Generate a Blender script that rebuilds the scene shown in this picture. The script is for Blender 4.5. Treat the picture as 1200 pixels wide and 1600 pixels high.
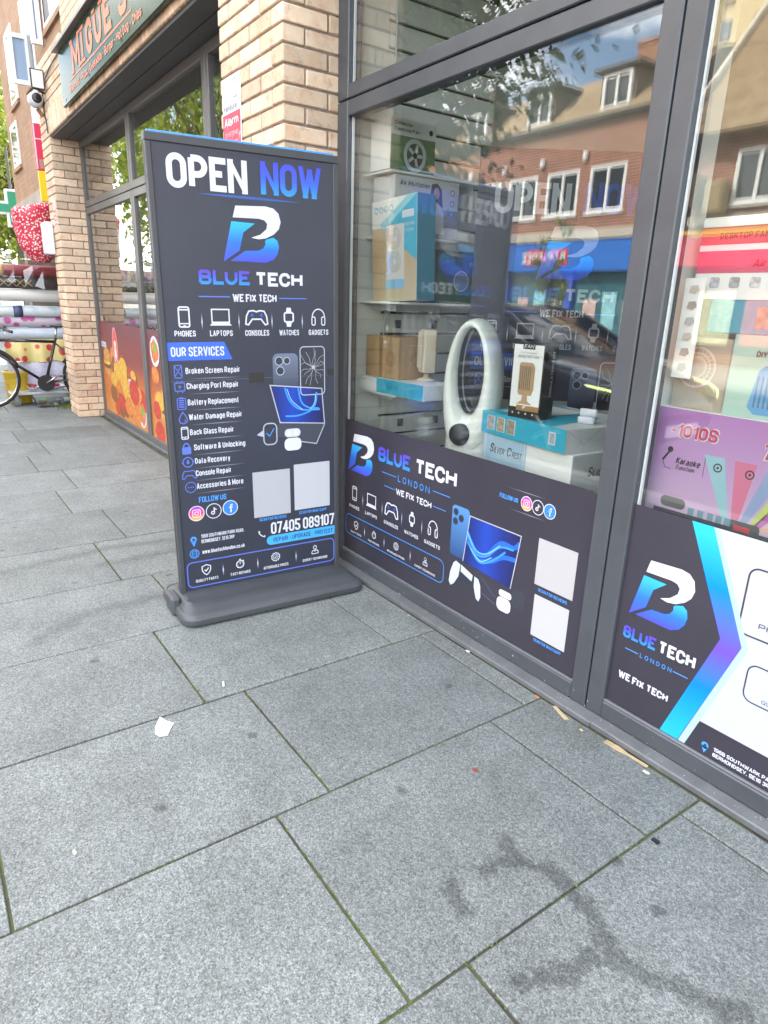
import bpy, math, random
from mathutils import Vector, Matrix
for o in list(bpy.data.objects):
    bpy.data.objects.remove(o, do_unlink=True)
SC = bpy.context.scene
COL = SC.collection
R = math.radians
random.seed(7)

# ------------------------------------------------------------------ camera
cam = bpy.data.cameras.new('camera'); CAM = bpy.data.objects.new('camera', cam); COL.objects.link(CAM)
cam.sensor_fit = 'HORIZONTAL'; cam.sensor_width = 36.0; cam.lens = 30.98
cam.clip_start = 0.05; cam.clip_end = 2000.0
CAM.matrix_world = Matrix(((0.57285, -0.265778, 0.775374, 0.0), (0.819026, 0.148397, -0.554234, 0.0),
                           (0.03224, 0.952544, 0.302689, 1.33), (0, 0, 0, 1)))
SC.camera = CAM

# ------------------------------------------------------------------ sky, sun, exposure
SUN_DIR = Vector((-0.30, 0.72, 0.80)).normalized()          # towards the sun: behind the shop building
sun_el = math.asin(SUN_DIR.z); sun_az = math.atan2(SUN_DIR.x, SUN_DIR.y)
W = bpy.data.worlds.new('World'); SC.world = W; W.use_nodes = True
nt = W.node_tree; nt.nodes.clear()
sky = nt.nodes.new('ShaderNodeTexSky'); sky.sky_type = 'NISHITA'; sky.sun_disc = False
sky.sun_elevation = sun_el; sky.sun_rotation = sun_az; sky.air_density = 1.0; sky.dust_density = 2.2; sky.ozone_density = 1.0
tc = nt.nodes.new('ShaderNodeTexCoord')
mp = nt.nodes.new('ShaderNodeMapping'); mp.inputs['Scale'].default_value = (1.0, 1.0, 2.6); mp.inputs['Location'].default_value = (5.5, 1.1, 0.1)
cn = nt.nodes.new('ShaderNodeTexNoise'); cn.inputs['Scale'].default_value = 2.3; cn.inputs['Detail'].default_value = 7; cn.inputs['Roughness'].default_value = 0.56
cr = nt.nodes.new('ShaderNodeValToRGB'); cr.color_ramp.elements[0].position = 0.43; cr.color_ramp.elements[1].position = 0.58
cm = nt.nodes.new('ShaderNodeMixRGB'); cm.inputs['Color2'].default_value = (14.0, 13.6, 13.2, 1)
bg = nt.nodes.new('ShaderNodeBackground'); bg.inputs['Strength'].default_value = 0.15
wo = nt.nodes.new('ShaderNodeOutputWorld')
L = nt.links.new
L(tc.outputs['Generated'], mp.inputs['Vector']); L(mp.outputs['Vector'], cn.inputs['Vector']); L(cn.outputs['Fac'], cr.inputs['Fac'])
L(cr.outputs['Color'], cm.inputs['Fac']); L(sky.outputs['Color'], cm.inputs['Color1']); L(cm.outputs['Color'], bg.inputs['Color']); L(bg.outputs['Background'], wo.inputs['Surface'])
sl = bpy.data.lights.new('sun', 'SUN'); sl.energy = 3.0; sl.angle = R(0.53); sl.color = (1.0, 0.93, 0.82)
SUN = bpy.data.objects.new('sun', sl); COL.objects.link(SUN)
SUN.rotation_euler = (-SUN_DIR).to_track_quat('-Z', 'Y').to_euler(); SUN.location = (0, 0, 20)
vs = SC.view_settings
SC.display_settings.display_device = 'sRGB'
vs.view_transform = 'Standard'; vs.look = 'None'; vs.gamma = 1.0; vs.use_curve_mapping = False
vs.exposure = 2.14
vs.use_white_balance = True; vs.white_balance_temperature = 6350; vs.white_balance_tint = 10
cy = SC.cycles
cy.use_denoising = True; cy.max_bounces = 8; cy.transparent_max_bounces = 24; cy.glossy_bounces = 4; cy.diffuse_bounces = 4
cy.caustics_reflective = False; cy.caustics_refractive = False; cy.sample_clamp_indirect = 8.0
cy.use_adaptive_sampling = True; cy.adaptive_threshold = 0.015

# ------------------------------------------------------------------ materials
MATS = {}
def _nt(name):
    m = bpy.data.materials.new(name); m.use_nodes = True
    return m, m.node_tree, m.node_tree.nodes['Principled BSDF']
def N(nt, typ, **kw):
    n = nt.nodes.new('ShaderNode' + typ)
    for k, v in kw.items():
        if k in n.inputs: n.inputs[k].default_value = v
        else: setattr(n, k, v)
    return n
def c4(c): return (c[0], c[1], c[2], 1.0)
def mat(name, col, rough=0.6, metal=0.0, spec=0.5, var=0.0, vscale=8.0, bump=0.0, bscale=60.0, rand=0.0, coat=0.0, trans=0.0, dirt=None):
    """plain surface with procedural mottling (var), fine relief (bump) and per-object brightness change (rand)"""
    if name in MATS: return MATS[name]
    m, nt, p = _nt(name); L = nt.links.new
    p.inputs['Base Color'].default_value = c4(col); p.inputs['Roughness'].default_value = rough; p.inputs['Metallic'].default_value = metal
    p.inputs['Specular IOR Level'].default_value = spec; p.inputs['Coat Weight'].default_value = coat; p.inputs['Coat Roughness'].default_value = 0.06
    if trans: p.inputs['Transmission Weight'].default_value = trans
    tc = N(nt, 'TexCoord'); out = None
    if var or rand or dirt:
        no = N(nt, 'TexNoise', Scale=vscale, Detail=5.0, Roughness=0.6); L(tc.outputs['Object'], no.inputs['Vector'])
        mr = N(nt, 'MapRange'); mr.inputs[1].default_value = 0.3; mr.inputs[2].default_value = 0.7; mr.inputs[3].default_value = 1 - var; mr.inputs[4].default_value = 1 + var
        L(no.outputs['Fac'], mr.inputs[0]); fac = mr.outputs[0]
        if rand:
            oi = N(nt, 'ObjectInfo'); m2 = N(nt, 'MapRange'); m2.inputs[3].default_value = 1 - rand; m2.inputs[4].default_value = 1 + rand
            L(oi.outputs['Random'], m2.inputs[0]); mu = N(nt, 'Math', operation='MULTIPLY'); L(fac, mu.inputs[0]); L(m2.outputs[0], mu.inputs[1]); fac = mu.outputs[0]
        vm = N(nt, 'VectorMath', operation='SCALE'); vm.inputs[0].default_value = col[:3]; L(fac, vm.inputs['Scale']); out = vm.outputs[0]
        if dirt:
            n2 = N(nt, 'TexNoise', Scale=dirt[1], Detail=8.0, Roughness=0.7); L(tc.outputs['Object'], n2.inputs['Vector'])
            r2 = N(nt, 'MapRange'); r2.inputs[1].default_value = dirt[2]; r2.inputs[2].default_value = dirt[2] + 0.12; L(n2.outputs['Fac'], r2.inputs[0])
            mx = N(nt, 'MixRGB'); mx.inputs['Color2'].default_value = c4(dirt[0]); L(r2.outputs[0], mx.inputs['Fac']); L(out, mx.inputs['Color1']); out = mx.outputs[0]
        L(out, p.inputs['Base Color'])
    if bump:
        nb = N(nt, 'TexNoise', Scale=bscale, Detail=4.0); L(tc.outputs['Object'], nb.inputs['Vector'])
        b = N(nt, 'Bump', Strength=bump, Distance=0.004); L(nb.outputs['Fac'], b.inputs['Height']); L(b.outputs['Normal'], p.inputs['Normal'])
    MATS[name] = m; return m
def grad(name, stops, axis=1, rough=0.35, spec=0.5):
    """printed gradient along one axis of the piece's own bounding box"""
    if name in MATS: return MATS[name]
    m, nt, p = _nt(name); L = nt.links.new
    tc = N(nt, 'TexCoord'); sx = N(nt, 'SeparateXYZ'); L(tc.outputs['Generated'], sx.inputs[0])
    cr = N(nt, 'ValToRGB'); e = cr.color_ramp.elements
    e[0].position = stops[0][0]; e[0].color = c4(stops[0][1]); e[1].position = stops[-1][0]; e[1].color = c4(stops[-1][1])
    for q, c in stops[1:-1]:
        k = e.new(q); k.color = c4(c)
    L(sx.outputs[axis], cr.inputs[0]); L(cr.outputs[0], p.inputs['Base Color'])
    p.inputs['Roughness'].default_value = rough; p.inputs['Specular IOR Level'].default_value = spec
    MATS[name] = m; return m
def glass(name, tint=(0.982, 0.992, 0.985), r0=0.045, boost=1.0, rough=0.0):
    """thin architectural glass: straight-through transmission, Fresnel mirror reflection on both faces"""
    if name in MATS: return MATS[name]
    m, nt, p = _nt(name); nt.nodes.remove(p); L = nt.links.new; out = nt.nodes['Material Output']
    lw = N(nt, 'LayerWeight'); lw.inputs['Blend'].default_value = 0.5
    pw = N(nt, 'Math', operation='POWER'); pw.inputs[1].default_value = 4.0; L(lw.outputs['Facing'], pw.inputs[0])
    ma = N(nt, 'Math', operation='MULTIPLY_ADD', use_clamp=True); ma.inputs[1].default_value = (1 - r0) * boost; ma.inputs[2].default_value = r0; L(pw.outputs[0], ma.inputs[0])
    tr = N(nt, 'BsdfTransparent'); tr.inputs[0].default_value = c4(tint)
    gl = N(nt, 'BsdfGlossy'); gl.inputs['Roughness'].default_value = rough
    mx = N(nt, 'MixShader'); L(ma.outputs[0], mx.inputs[0]); L(tr.outputs[0], mx.inputs[1]); L(gl.outputs[0], mx.inputs[2]); L(mx.outputs[0], out.inputs['Surface'])
    MATS[name] = m; return m
def brickmat(name, c1, c2, mortar, bw=0.2255, bh=0.0731, axis='xz', off=0.5, rough=0.85):
    if name in MATS: return MATS[name]
    m, nt, p = _nt(name); L = nt.links.new
    ge = N(nt, 'NewGeometry'); sx = N(nt, 'SeparateXYZ'); cx = N(nt, 'CombineXYZ'); L(ge.outputs['Position'], sx.inputs[0])
    ad = N(nt, 'Math', operation='ADD'); L(sx.outputs[0], ad.inputs[0]); L(sx.outputs[1], ad.inputs[1])
    L(ad.outputs[0], cx.inputs[0]); L(sx.outputs[2], cx.inputs[1])
    bt = N(nt, 'TexBrick', Scale=1.0); bt.offset = off
    bt.inputs['Color1'].default_value = c4(c1); bt.inputs['Color2'].default_value = c4(c2); bt.inputs['Mortar'].default_value = c4(mortar)
    bt.inputs["Mortar Size"].default_value = 0.008; bt.inputs['Brick Width'].default_value = bw; bt.inputs['Row Height'].default_value = bh
    L(cx.outputs[0], bt.inputs['Vector'])
    no = N(nt, 'TexNoise', Scale=3.0, Detail=6.0); L(ge.outputs['Position'], no.inputs['Vector'])
    mr = N(nt, 'MapRange'); mr.inputs[3].default_value = 0.7; mr.inputs[4].default_value = 1.25; L(no.outputs['Fac'], mr.inputs[0])
    vm = N(nt, 'VectorMath', operation='SCALE'); L(bt.outputs['Color'], vm.inputs[0]); L(mr.outputs[0], vm.inputs['Scale']); L(vm.outputs[0], p.inputs['Base Color'])
    b = N(nt, 'Bump', Strength=0.5, Distance=0.004, invert=True); L(bt.outputs['Fac'], b.inputs['Height']); L(b.outputs['Normal'], p.inputs['Normal'])
    p.inputs['Roughness'].default_value = rough; MATS[name] = m; return m

# ------------------------------------------------------------------ mesh helpers
class B:
    """collects verts and faces; build() links them as one mesh object"""
    def __init__(s): s.v = []; s.f = []; s.mi = []; s.cur = 0; s.zi = 0.0
    def add(s, V, F):
        n = len(s.v); s.v += [tuple(p) for p in V]; s.f += [tuple(i + n for i in f) for f in F]; s.mi += [s.cur] * len(F); return s
    def box(s, x0, x1, y0, y1, z0, z1):
        return s.add([(x0, y0, z0), (x1, y0, z0), (x1, y1, z0), (x0, y1, z0), (x0, y0, z1), (x1, y0, z1), (x1, y1, z1), (x0, y1, z1)],
                     [(0, 3, 2, 1), (4, 5, 6, 7), (0, 1, 5, 4), (1, 2, 6, 5), (2, 3, 7, 6), (3, 0, 4, 7)])
    def cbox(s, x0, x1, y0, y1, z0, z1, c):
        """box with chamfered edges"""
        P = []; ix = {}
        X = (x0, x1); Y = (y0, y1); Z = (z0, z1); sg = (1, -1)
        for i in (0, 1):
            for j in (0, 1):
                for k in (0, 1):
                    for a in range(3):
                        q = [X[i] + sg[i] * c, Y[j] + sg[j] * c, Z[k] + sg[k] * c]; q[a] = (X[i], Y[j], Z[k])[a]
                        ix[(i, j, k, a)] = len(P); P.append(q)
        F = []
        for i in (0, 1):
            q = [ix[(i, 0, 0, 0)], ix[(i, 1, 0, 0)], ix[(i, 1, 1, 0)], ix[(i, 0, 1, 0)]]; F.append(q if i else q[::-1])
            q = [ix[(0, i, 0, 1)], ix[(0, i, 1, 1)], ix[(1, i, 1, 1)], ix[(1, i, 0, 1)]]; F.append(q if i else q[::-1])
            q = [ix[(0, 0, i, 2)], ix[(1, 0, i, 2)], ix[(1, 1, i, 2)], ix[(0, 1, i, 2)]]; F.append(q if i else q[::-1])
        for i in (0, 1):
            for j in (0, 1):
                F.append([ix[(i, j, 0, 0)], ix[(i, j, 1, 0)], ix[(i, j, 1, 1)], ix[(i, j, 0, 1)]])
                F.append([ix[(i, 0, j, 0)], ix[(i, 1, j, 0)], ix[(i, 1, j, 2)], ix[(i, 0, j, 2)]])
                F.append([ix[(0, i, j, 1)], ix[(1, i, j, 1)], ix[(1, i, j, 2)], ix[(0, i, j, 2)]])
                for k in (0, 1): F.append([ix[(i, j, k, 0)], ix[(i, j, k, 1)], ix[(i, j, k, 2)]])
        return s.add(P, F)
    def loft(s, rings, cap=True, closed=True):
        n = len(rings[0]); V = [p for r in rings for p in r]; F = []
        for a in range(len(rings) - 1):
            for i in range(n if closed else n - 1):
                j = (i + 1) % n; F.append((a * n + i, a * n + j, (a + 1) * n + j, (a + 1) * n + i))
        if cap: F.append(tuple(range(n))[::-1]); F.append(tuple((len(rings) - 1) * n + i for i in range(n)))
        return s.add(V, F)
    def tube(s, pts, r, n=8, cap=True):
        pts = [Vector(p) for p in pts]; rings = []; rr = r if isinstance(r, (list, tuple)) else [r] * len(pts)
        for i, p in enumerate(pts):
            d = (pts[min(i + 1, len(pts) - 1)] - pts[max(i - 1, 0)]).normalized()
            a = d.orthogonal().normalized() if i == 0 else (pa - d * pa.dot(d)).normalized()
            pa = a; b = d.cross(a); rings.append([p + (a * math.cos(t * 2 * math.pi / n) + b * math.sin(t * 2 * math.pi / n)) * rr[i] for t in range(n)])
        return s.loft(rings, cap)
    def lathe(s, prof, c=(0, 0, 0), ax='z', n=24):
        rings = []
        for r, h in prof:
            q = []
            for t in range(n):
                a, b = r * math.cos(2 * math.pi * t / n), r * math.sin(2 * math.pi * t / n)
                q.append({'z': (c[0] + a, c[1] + b, c[2] + h), 'y': (c[0] + b, c[1] + h, c[2] + a), 'x': (c[0] + h, c[1] + a, c[2] + b)}[ax])
            rings.append(q)
        return s.loft(rings)
    def prism(s, poly, z0, z1):
        n = len(poly); V = [(x, y, z0) for x, y in poly] + [(x, y, z1) for x, y in poly]
        return s.add(V, [tuple(range(n))[::-1], tuple(range(n, 2 * n))] + [(i, (i + 1) % n, n + (i + 1) % n, n + i) for i in range(n)])
    # --- flat print, drawn in x (right) and y (up)
    def poly(s, P): s.zi += 1e-5; return s.add([(x, y, s.zi) for x, y in P], [tuple(range(len(P)))])
    def rect(s, x0, y0, x1, y1): return s.poly([(x0, y0), (x1, y0), (x1, y1), (x0, y1)])
    def disc(s, cx, cy, r, ry=None, n=28): return s.poly([(cx + r * math.cos(2 * math.pi * i / n), cy + (ry or r) * math.sin(2 * math.pi * i / n)) for i in range(n)])
    def line(s, P, w, closed=False):
        P = [Vector((p[0], p[1])) for i, p in enumerate(P) if i == 0 or math.dist(p, P[i - 1]) > 1e-7]
        if closed and (P[0] - P[-1]).length < 1e-7: P.pop()
        n = len(P); A = []; Bq = []
        for i, p in enumerate(P):
            a = P[i - 1] if (i or closed) else None; b = P[(i + 1) % n] if (i < n - 1 or closed) else None
            d1 = (p - a).normalized() if a is not None else None; d2 = (b - p).normalized() if b is not None else None
            d = ((d1 or d2) + (d2 or d1)); d = d.normalized() if d.length > 1e-6 else d1
            nn = Vector((-d.y, d.x)); k = 1.0
            if d1 and d2: k = 1 / max(0.45, nn.dot(Vector((-d1.y, d1.x))))
            A.append(p + nn * w * 0.5 * k); Bq.append(p - nn * w * 0.5 * k)
        s.zi += 1e-5; V = [(q.x, q.y, s.zi) for q in A + Bq]; m = n if closed else n - 1
        return s.add(V, [(i, (i + 1) % n, n + (i + 1) % n, n + i) for i in range(m)])
    def ring(s, cx, cy, r, w, ry=None, n=28, a0=0, a1=360):
        full = a1 - a0 >= 360; k = n if full else n + 1
        return s.line([(cx + r * math.cos(R(a0 + (a1 - a0) * i / n)), cy + (ry or r) * math.sin(R(a0 + (a1 - a0) * i / n))) for i in range(k)], w, full)
    def build(s, name, m, parent=None, smooth=False, M=None):
        me = bpy.data.meshes.new(name); me.from_pydata(s.v, [], s.f)
        ms = m if isinstance(m, (list, tuple)) else [m]
        for q in ms: me.materials.append(q)
        if len(ms) > 1: me.polygons.foreach_set('material_index', s.mi)
        if smooth: me.polygons.foreach_set('use_smooth', [True] * len(me.polygons))
        me.update()
        return place(name, me, parent, M)
def rrect(x0, y0, x1, y1, r, n=5):
    P = []
    for cx, cy, a in ((x1 - r, y0 + r, -90), (x1 - r, y1 - r, 0), (x0 + r, y1 - r, 90), (x0 + r, y0 + r, 180)):
        P += [(cx + r * math.cos(R(a + 90 * i / n)), cy + r * math.sin(R(a + 90 * i / n))) for i in range(n + 1)]
    return P
def place(name, me, parent=None, M=None):
    o = bpy.data.objects.new(name, me); COL.objects.link(o)
    if parent is not None: o.parent = parent
    if M is not None: o.matrix_local = M
    return o
def tag(o, label=None, cat=None, group=None, kind=None):
    for k, v in (('label', label), ('category', cat), ('group', group), ('kind', kind)):
        if v: o[k] = v
    return o
def thing(name, label, cat, loc=(0, 0, 0), rz=0.0, group=None, rot=None):
    o = bpy.data.objects.new(name, None); COL.objects.link(o); o.empty_display_size = 0.1
    o.location = loc; o.rotation_euler = rot or (0, 0, rz)
    return tag(o, label, cat, group)
def struct(name, b, m, label=None):
    o = b.build(name, m); o['kind'] = 'structure'
    if label: o['label'] = label
    return o
def bevel(o, w=0.004, seg=2):
    md = o.modifiers.new('bevel', 'BEVEL'); md.width = w; md.segments = seg; md.limit_method = 'ANGLE'; md.angle_limit = R(40); return o
# condensed sign-writer's alphabet drawn as strokes: o/c open/closed with rounded corners, s/z open/closed with sharp corners
GLY = {
 'A': (1.0, 's0,0 .5,1 1,0|s.17,.26 .83,.26'), 'B': (.95, 's0,0 0,1|o0,1 .95,1 .95,.53 0,.53|o0,.53 1,.53 1,0 0,0'), 'C': (.95, 'o1,.66 1,1 0,1 0,0 1,0 1,.34'), 'D': (.97, 's0,0 0,1|o0,1 1,1 1,0 0,0'),
 'E': (.8, 's1,1 0,1 0,0 1,0|s0,.52 .9,.52'), 'F': (.76, 's1,1 0,1 0,0|s0,.5 .88,.5'), 'G': (.98, 'o1,.7 1,1 0,1 0,0 1,0 1,.46|s1,.46 .52,.46'), 'H': (1.0, 's0,0 0,1|s1,0 1,1|s0,.52 1,.52'),
 'I': (0, 's0,0 0,1'), 'J': (.8, 'o1,1 1,0 0,0 0,.32'), 'K': (1.0, 's0,0 0,1|s1,1 .04,.40|s.34,.60 1,0'), 'L': (.75, 's0,1 0,0 1,0'), 'M': (1.3, 's0,0 0,1 .5,.2 1,1 1,0'), 'N': (1.05, 's0,0 0,1 1,0 1,1'),
 'O': (1.0, 'c0,0 1,0 1,1 0,1'), 'P': (.95, 's0,0 0,1|o0,1 1,1 1,.43 0,.43'), 'Q': (1.0, 'c0,0 1,0 1,1 0,1|s.6,.22 1.05,-.1'), 'R': (.98, 's0,0 0,1|o0,1 1,1 1,.45 0,.45|s.5,.45 1,0'),
 'S': (.92, 'o1,.72 1,1 0,1 0,.54 1,.48 1,0 0,0 0,.28'), 'T': (.95, 's0,1 1,1|s.5,0 .5,1'), 'U': (1.0, 'o0,1 0,0 1,0 1,1'), 'V': (1.0, 's0,1 .5,0 1,1'), 'W': (1.55, 's0,1 .25,0 .5,.9 .75,0 1,1'),
 'X': (1.0, 's0,0 1,1|s0,1 1,0'), 'Y': (1.0, 's0,1 .5,.45 1,1|s.5,.45 .5,0'), 'Z': (.9, 's0,1 1,1 0,0 1,0'),
 '0': (.9, 'c0,0 1,0 1,1 0,1'), '1': (.4, 's0,.78 1,1 1,0'), '2': (.9, 'o0,.7 0,1 1,1 1,.58 0,.04|s0,0 1,0'), '3': (.9, 'o0,.75 0,1 1,1 1,.53 .35,.53|o.35,.53 1,.53 1,0 0,0 0,.25'), '4': (.95, 's.72,0 .72,1 0,.28 1,.28'),
 '5': (.9, 's1,1 .05,1 .05,.58|o.05,.58 1,.62 1,0 0,0 0,.25'), '6': (.9, 'o1,.75 1,1 0,1 0,0 1,0 1,.57 0,.57'), '7': (.85, 's0,1 1,1 .35,0'), '8': (.9, 'c.05,.53 .95,.53 .95,1 .05,1|c0,0 1,0 1,.53 0,.53'), '9': (.9, 'o0,.25 0,0 1,0 1,1 0,1 0,.43 1,.43'),
 'a': (.78, 'o.05,.72 1,.72 1,0|c0,0 1,0 1,.42 0,.42'), 'b': (.8, 's0,0 0,1|c0,0 1,0 1,.72 0,.72'), 'c': (.76, 'o1,.5 1,.72 0,.72 0,0 1,0 1,.22'), 'd': (.8, 's1,0 1,1|c0,0 1,0 1,.72 0,.72'), 'e': (.8, 'o1,.17 1,0 0,0 0,.72 1,.72 1,.37|s1,.37 0,.37'),
 'f': (.42, 'o1,1 .4,1 .4,0|s0,.72 1,.72'), 'g': (.8, 'c0,0 1,0 1,.72 0,.72|o1,.72 1,-.26 0,-.26'), 'h': (.8, 's0,0 0,1|o0,.72 1,.72 1,0'), 'i': (0, 's0,0 0,.72|s0,.86 0,1'), 'j': (.3, 'o1,.72 1,-.26 0,-.26|s1,.86 1,1'), 'k': (.8, 's0,0 0,1|s1,.72 .04,.3|s.3,.45 1,0'),
 'l': (0, 's0,0 0,1'), 'm': (1.3, 's0,0 0,.72|o0,.72 .5,.72 .5,0|o.5,.72 1,.72 1,0'), 'n': (.8, 's0,0 0,.72|o0,.72 1,.72 1,0'), 'o': (.82, 'c0,0 1,0 1,.72 0,.72'), 'p': (.8, 's0,-.28 0,.72|c0,0 1,0 1,.72 0,.72'), 'q': (.8, 's1,-.28 1,.72|c0,0 1,0 1,.72 0,.72'),
 'r': (.42, 's0,0 0,.72|o0,.4 0,.72 1,.72'), 's': (.74, 'o1,.55 1,.72 0,.72 0,.39 1,.34 1,0 0,0 0,.18'), 't': (.42, 'o.35,1 .35,0 1,0|s0,.72 1,.72'), 'u': (.8, 'o0,.72 0,0 1,0 1,.72'), 'v': (.8, 's0,.72 .5,0 1,.72'), 'w': (1.25, 's0,.72 .25,0 .5,.65 .75,0 1,.72'),
 'x': (.8, 's0,0 1,.72|s0,.72 1,0'), 'y': (.8, 's0,.72 .5,.02|s1,.72 .35,-.28'), 'z': (.75, 's0,.72 1,.72 0,0 1,0'), '.': (0, 's0,-.02 0,.12'), ',': (.1, 's1,.12 0,-.15'), '-': (.5, 's0,.42 1,.42'), "'": (0, 's0,.75 0,1'), '"': (.35, 's0,.7 0,1|s1,.7 1,1'),
 '&': (1.0, 's1,.5 .6,.05|o.62,.05 .5,0 0,0 0,.42 .75,.72 .75,1 .15,1 .15,.72 1,0'), '*': (.6, 's.5,.4 .5,1|s0,.55 1,.85|s0,.85 1,.55'), '/': (.6, 's0,-.05 1,1.05'), ':': (0, 's0,0 0,.14|s0,.55 0,.69'), '(': (.3, 'o1,1.05 0,1.05 0,-.2 1,-.2'), ')': (.3, 'o0,1.05 1,1.05 1,-.2 0,-.2')}
def round_poly(P, rad, closed, n=4):
    out = []; m = len(P)
    for i, p in enumerate(P):
        if not closed and i in (0, m - 1): out.append(p); continue
        a, b = P[i - 1], P[(i + 1) % m]; da = math.dist(a, p); db = math.dist(b, p)
        ra = rb2 = min(rad, da * (.5 if closed or 0 < i - 1 else .98), db * (.5 if closed or i + 1 < m - 1 else .98))
        q0 = (p[0] + (a[0] - p[0]) * ra / da, p[1] + (a[1] - p[1]) * ra / da); q1 = (p[0] + (b[0] - p[0]) * rb2 / db, p[1] + (b[1] - p[1]) * rb2 / db)
        kk = .5523; c0 = (q0[0] + (p[0] - q0[0]) * kk, q0[1] + (p[1] - q0[1]) * kk); c1 = (q1[0] + (p[0] - q1[0]) * kk, q1[1] + (p[1] - q1[1]) * kk)
        for t in range(n + 1):
            t /= n; u_ = 1 - t; out.append(tuple(u_ ** 3 * q0[d] + 3 * u_ * u_ * t * c0[d] + 3 * u_ * t * t * c1[d] + t ** 3 * q1[d] for d in (0, 1)))
    return out
_TM = {}
def text_mesh(s, w, caph, bold=0.02, shear=0.0, gap=1.0):
    key = (s, round(w, 4), round(caph, 4), bold, shear, gap)
    if key in _TM: return _TM[key]
    wt = (0.115 + bold * 2.6) * caph; sp = (0.24 if bold < .03 else 0.13) + (gap - 1) * 1.6
    units = 0.0; nst = 0
    for c in s:
        if c == ' ': units += 0.55; continue
        units += GLY[c][0]; nst += 1
    gaps = len(s.replace(' ', '')) - 1 + s.count(' ') * 0
    # width = u*(units + sp*gaps) + wt per letter
    wt = min(wt, 0.42 * w / (units + sp * gaps + 0.40 * nst))
    if units + sp * gaps < 1e-6: wt = min(wt, w)
    u = (w - wt * nst) / max(units + sp * gaps, 1e-6); x = 0.0; b = B(); z = 0.0
    for c in s:
        if c == ' ': x += .55 * u; continue
        gw, st = GLY[c]
        for part in st.split('|'):
            P = [tuple(float(q) for q in t.split(',')) for t in part[1:].split()]
            P = [(x + wt / 2 + px * gw * u, wt / 2 + py * (caph - wt)) for px, py in P]
            cl = part[0] in 'cz'
            if part[0] in 'oc': P = round_poly(P, 0.5 * (caph - wt) if gw > .5 else .25 * caph, cl, 6)
            n0 = len(b.v); z += 0.00001
            if part[0] == 's' and len(P) > 2:
                for (ax, ay), (bx, by) in zip(P[:-1], P[1:]):
                    dl = math.hypot(bx - ax, by - ay); ex, ey = (bx - ax) / dl * wt * .5, (by - ay) / dl * wt * .5; b.line([(ax - ex, ay - ey), (bx + ex, by + ey)], wt)
            else: b.line(P, wt, cl)
            lo, hi = (-1, 9) if ('-' in part and c not in '.,') else (0.0, caph)
            for i in range(n0, len(b.v)): b.v[i] = (min(max(b.v[i][0], x), x + gw * u + wt), min(max(b.v[i][1], lo), hi), b.v[i][2])
        x += gw * u + wt + sp * u
    P = [(px - w / 2 + shear * py, py - caph / 2, pz) for px, py, pz in b.v]
    _TM[key] = (P, b.f); return _TM[key]
class Panel:
    """a flat printed face: x right, y up, z out of the face; every print sits a fraction of a millimetre above the last"""
    def __init__(s, root, M, k=1.0): s.root = root; s.M = M; s.k = k; s.n = 0
    def put(s, name, b, m, z=None, parent=None):
        if z is None: s.n += 1; z = 0.0006 + 0.00012 * (s.n % 6)
        V = [(x * s.k, y * s.k, q) for x, y, q in b.v]
        cx = sum(p[0] for p in V) / len(V); cyy = sum(p[1] for p in V) / len(V)
        me = bpy.data.meshes.new(name); me.from_pydata([(x - cx, y - cyy, q) for x, y, q in V], [], b.f); me.materials.append(m); me.update()
        return place(name, me, s.root, s.M @ Matrix.Translation((cx, cyy, z)))
    def text(s, st, cx, cy, w, h, m, bold=0.02, shear=0.0, gap=1.0, name='lettering', z=0.0016, rot=0.0):
        P, F = text_mesh(st, w, h, bold, shear, gap); b = B()
        ca, sa = math.cos(R(rot)), math.sin(R(rot))
        b.add([(x * ca - y * sa + cx, x * sa + y * ca + cy, q) for x, y, q in P], F)
        return s.put(name, b, m, z)
def frame(o, x, y):
    """4x4 from origin, x axis, y axis"""
    x = Vector(x).normalized(); y = Vector(y).normalized(); z = x.cross(y)
    return Matrix(((x.x, y.x, z.x, o[0]), (x.y, y.y, z.y, o[1]), (x.z, y.z, z.z, o[2]), (0, 0, 0, 1)))
def copy_tree(o, parent=None):
    c = o.copy(); COL.objects.link(c); c.parent = parent
    for ch in list(o.children):
        copy_tree(ch, c)
    return c

# ------------------------------------------------------------------ ground, road, pavements
def seg_dist(nt, pos, a, b):
    """shader: distance in the ground plane from pos to the segment a-b"""
    L = nt.links.new; ab = (b[0] - a[0], b[1] - a[1], 0.0); d2 = ab[0] ** 2 + ab[1] ** 2
    s1 = N(nt, 'VectorMath', operation='SUBTRACT'); s1.inputs[1].default_value = (a[0], a[1], 0); L(pos, s1.inputs[0])
    dt = N(nt, 'VectorMath', operation='DOT_PRODUCT'); dt.inputs[1].default_value = tuple(q / d2 for q in ab); L(s1.outputs[0], dt.inputs[0])
    cl = N(nt, 'Clamp'); L(dt.outputs['Value'], cl.inputs[0])
    sc = N(nt, 'VectorMath', operation='SCALE'); sc.inputs[0].default_value = ab; L(cl.outputs[0], sc.inputs['Scale'])
    s2 = N(nt, 'VectorMath', operation='DISTANCE'); L(s1.outputs[0], s2.inputs[0]); L(sc.outputs[0], s2.inputs[1])
    return s2.outputs['Value']
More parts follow.
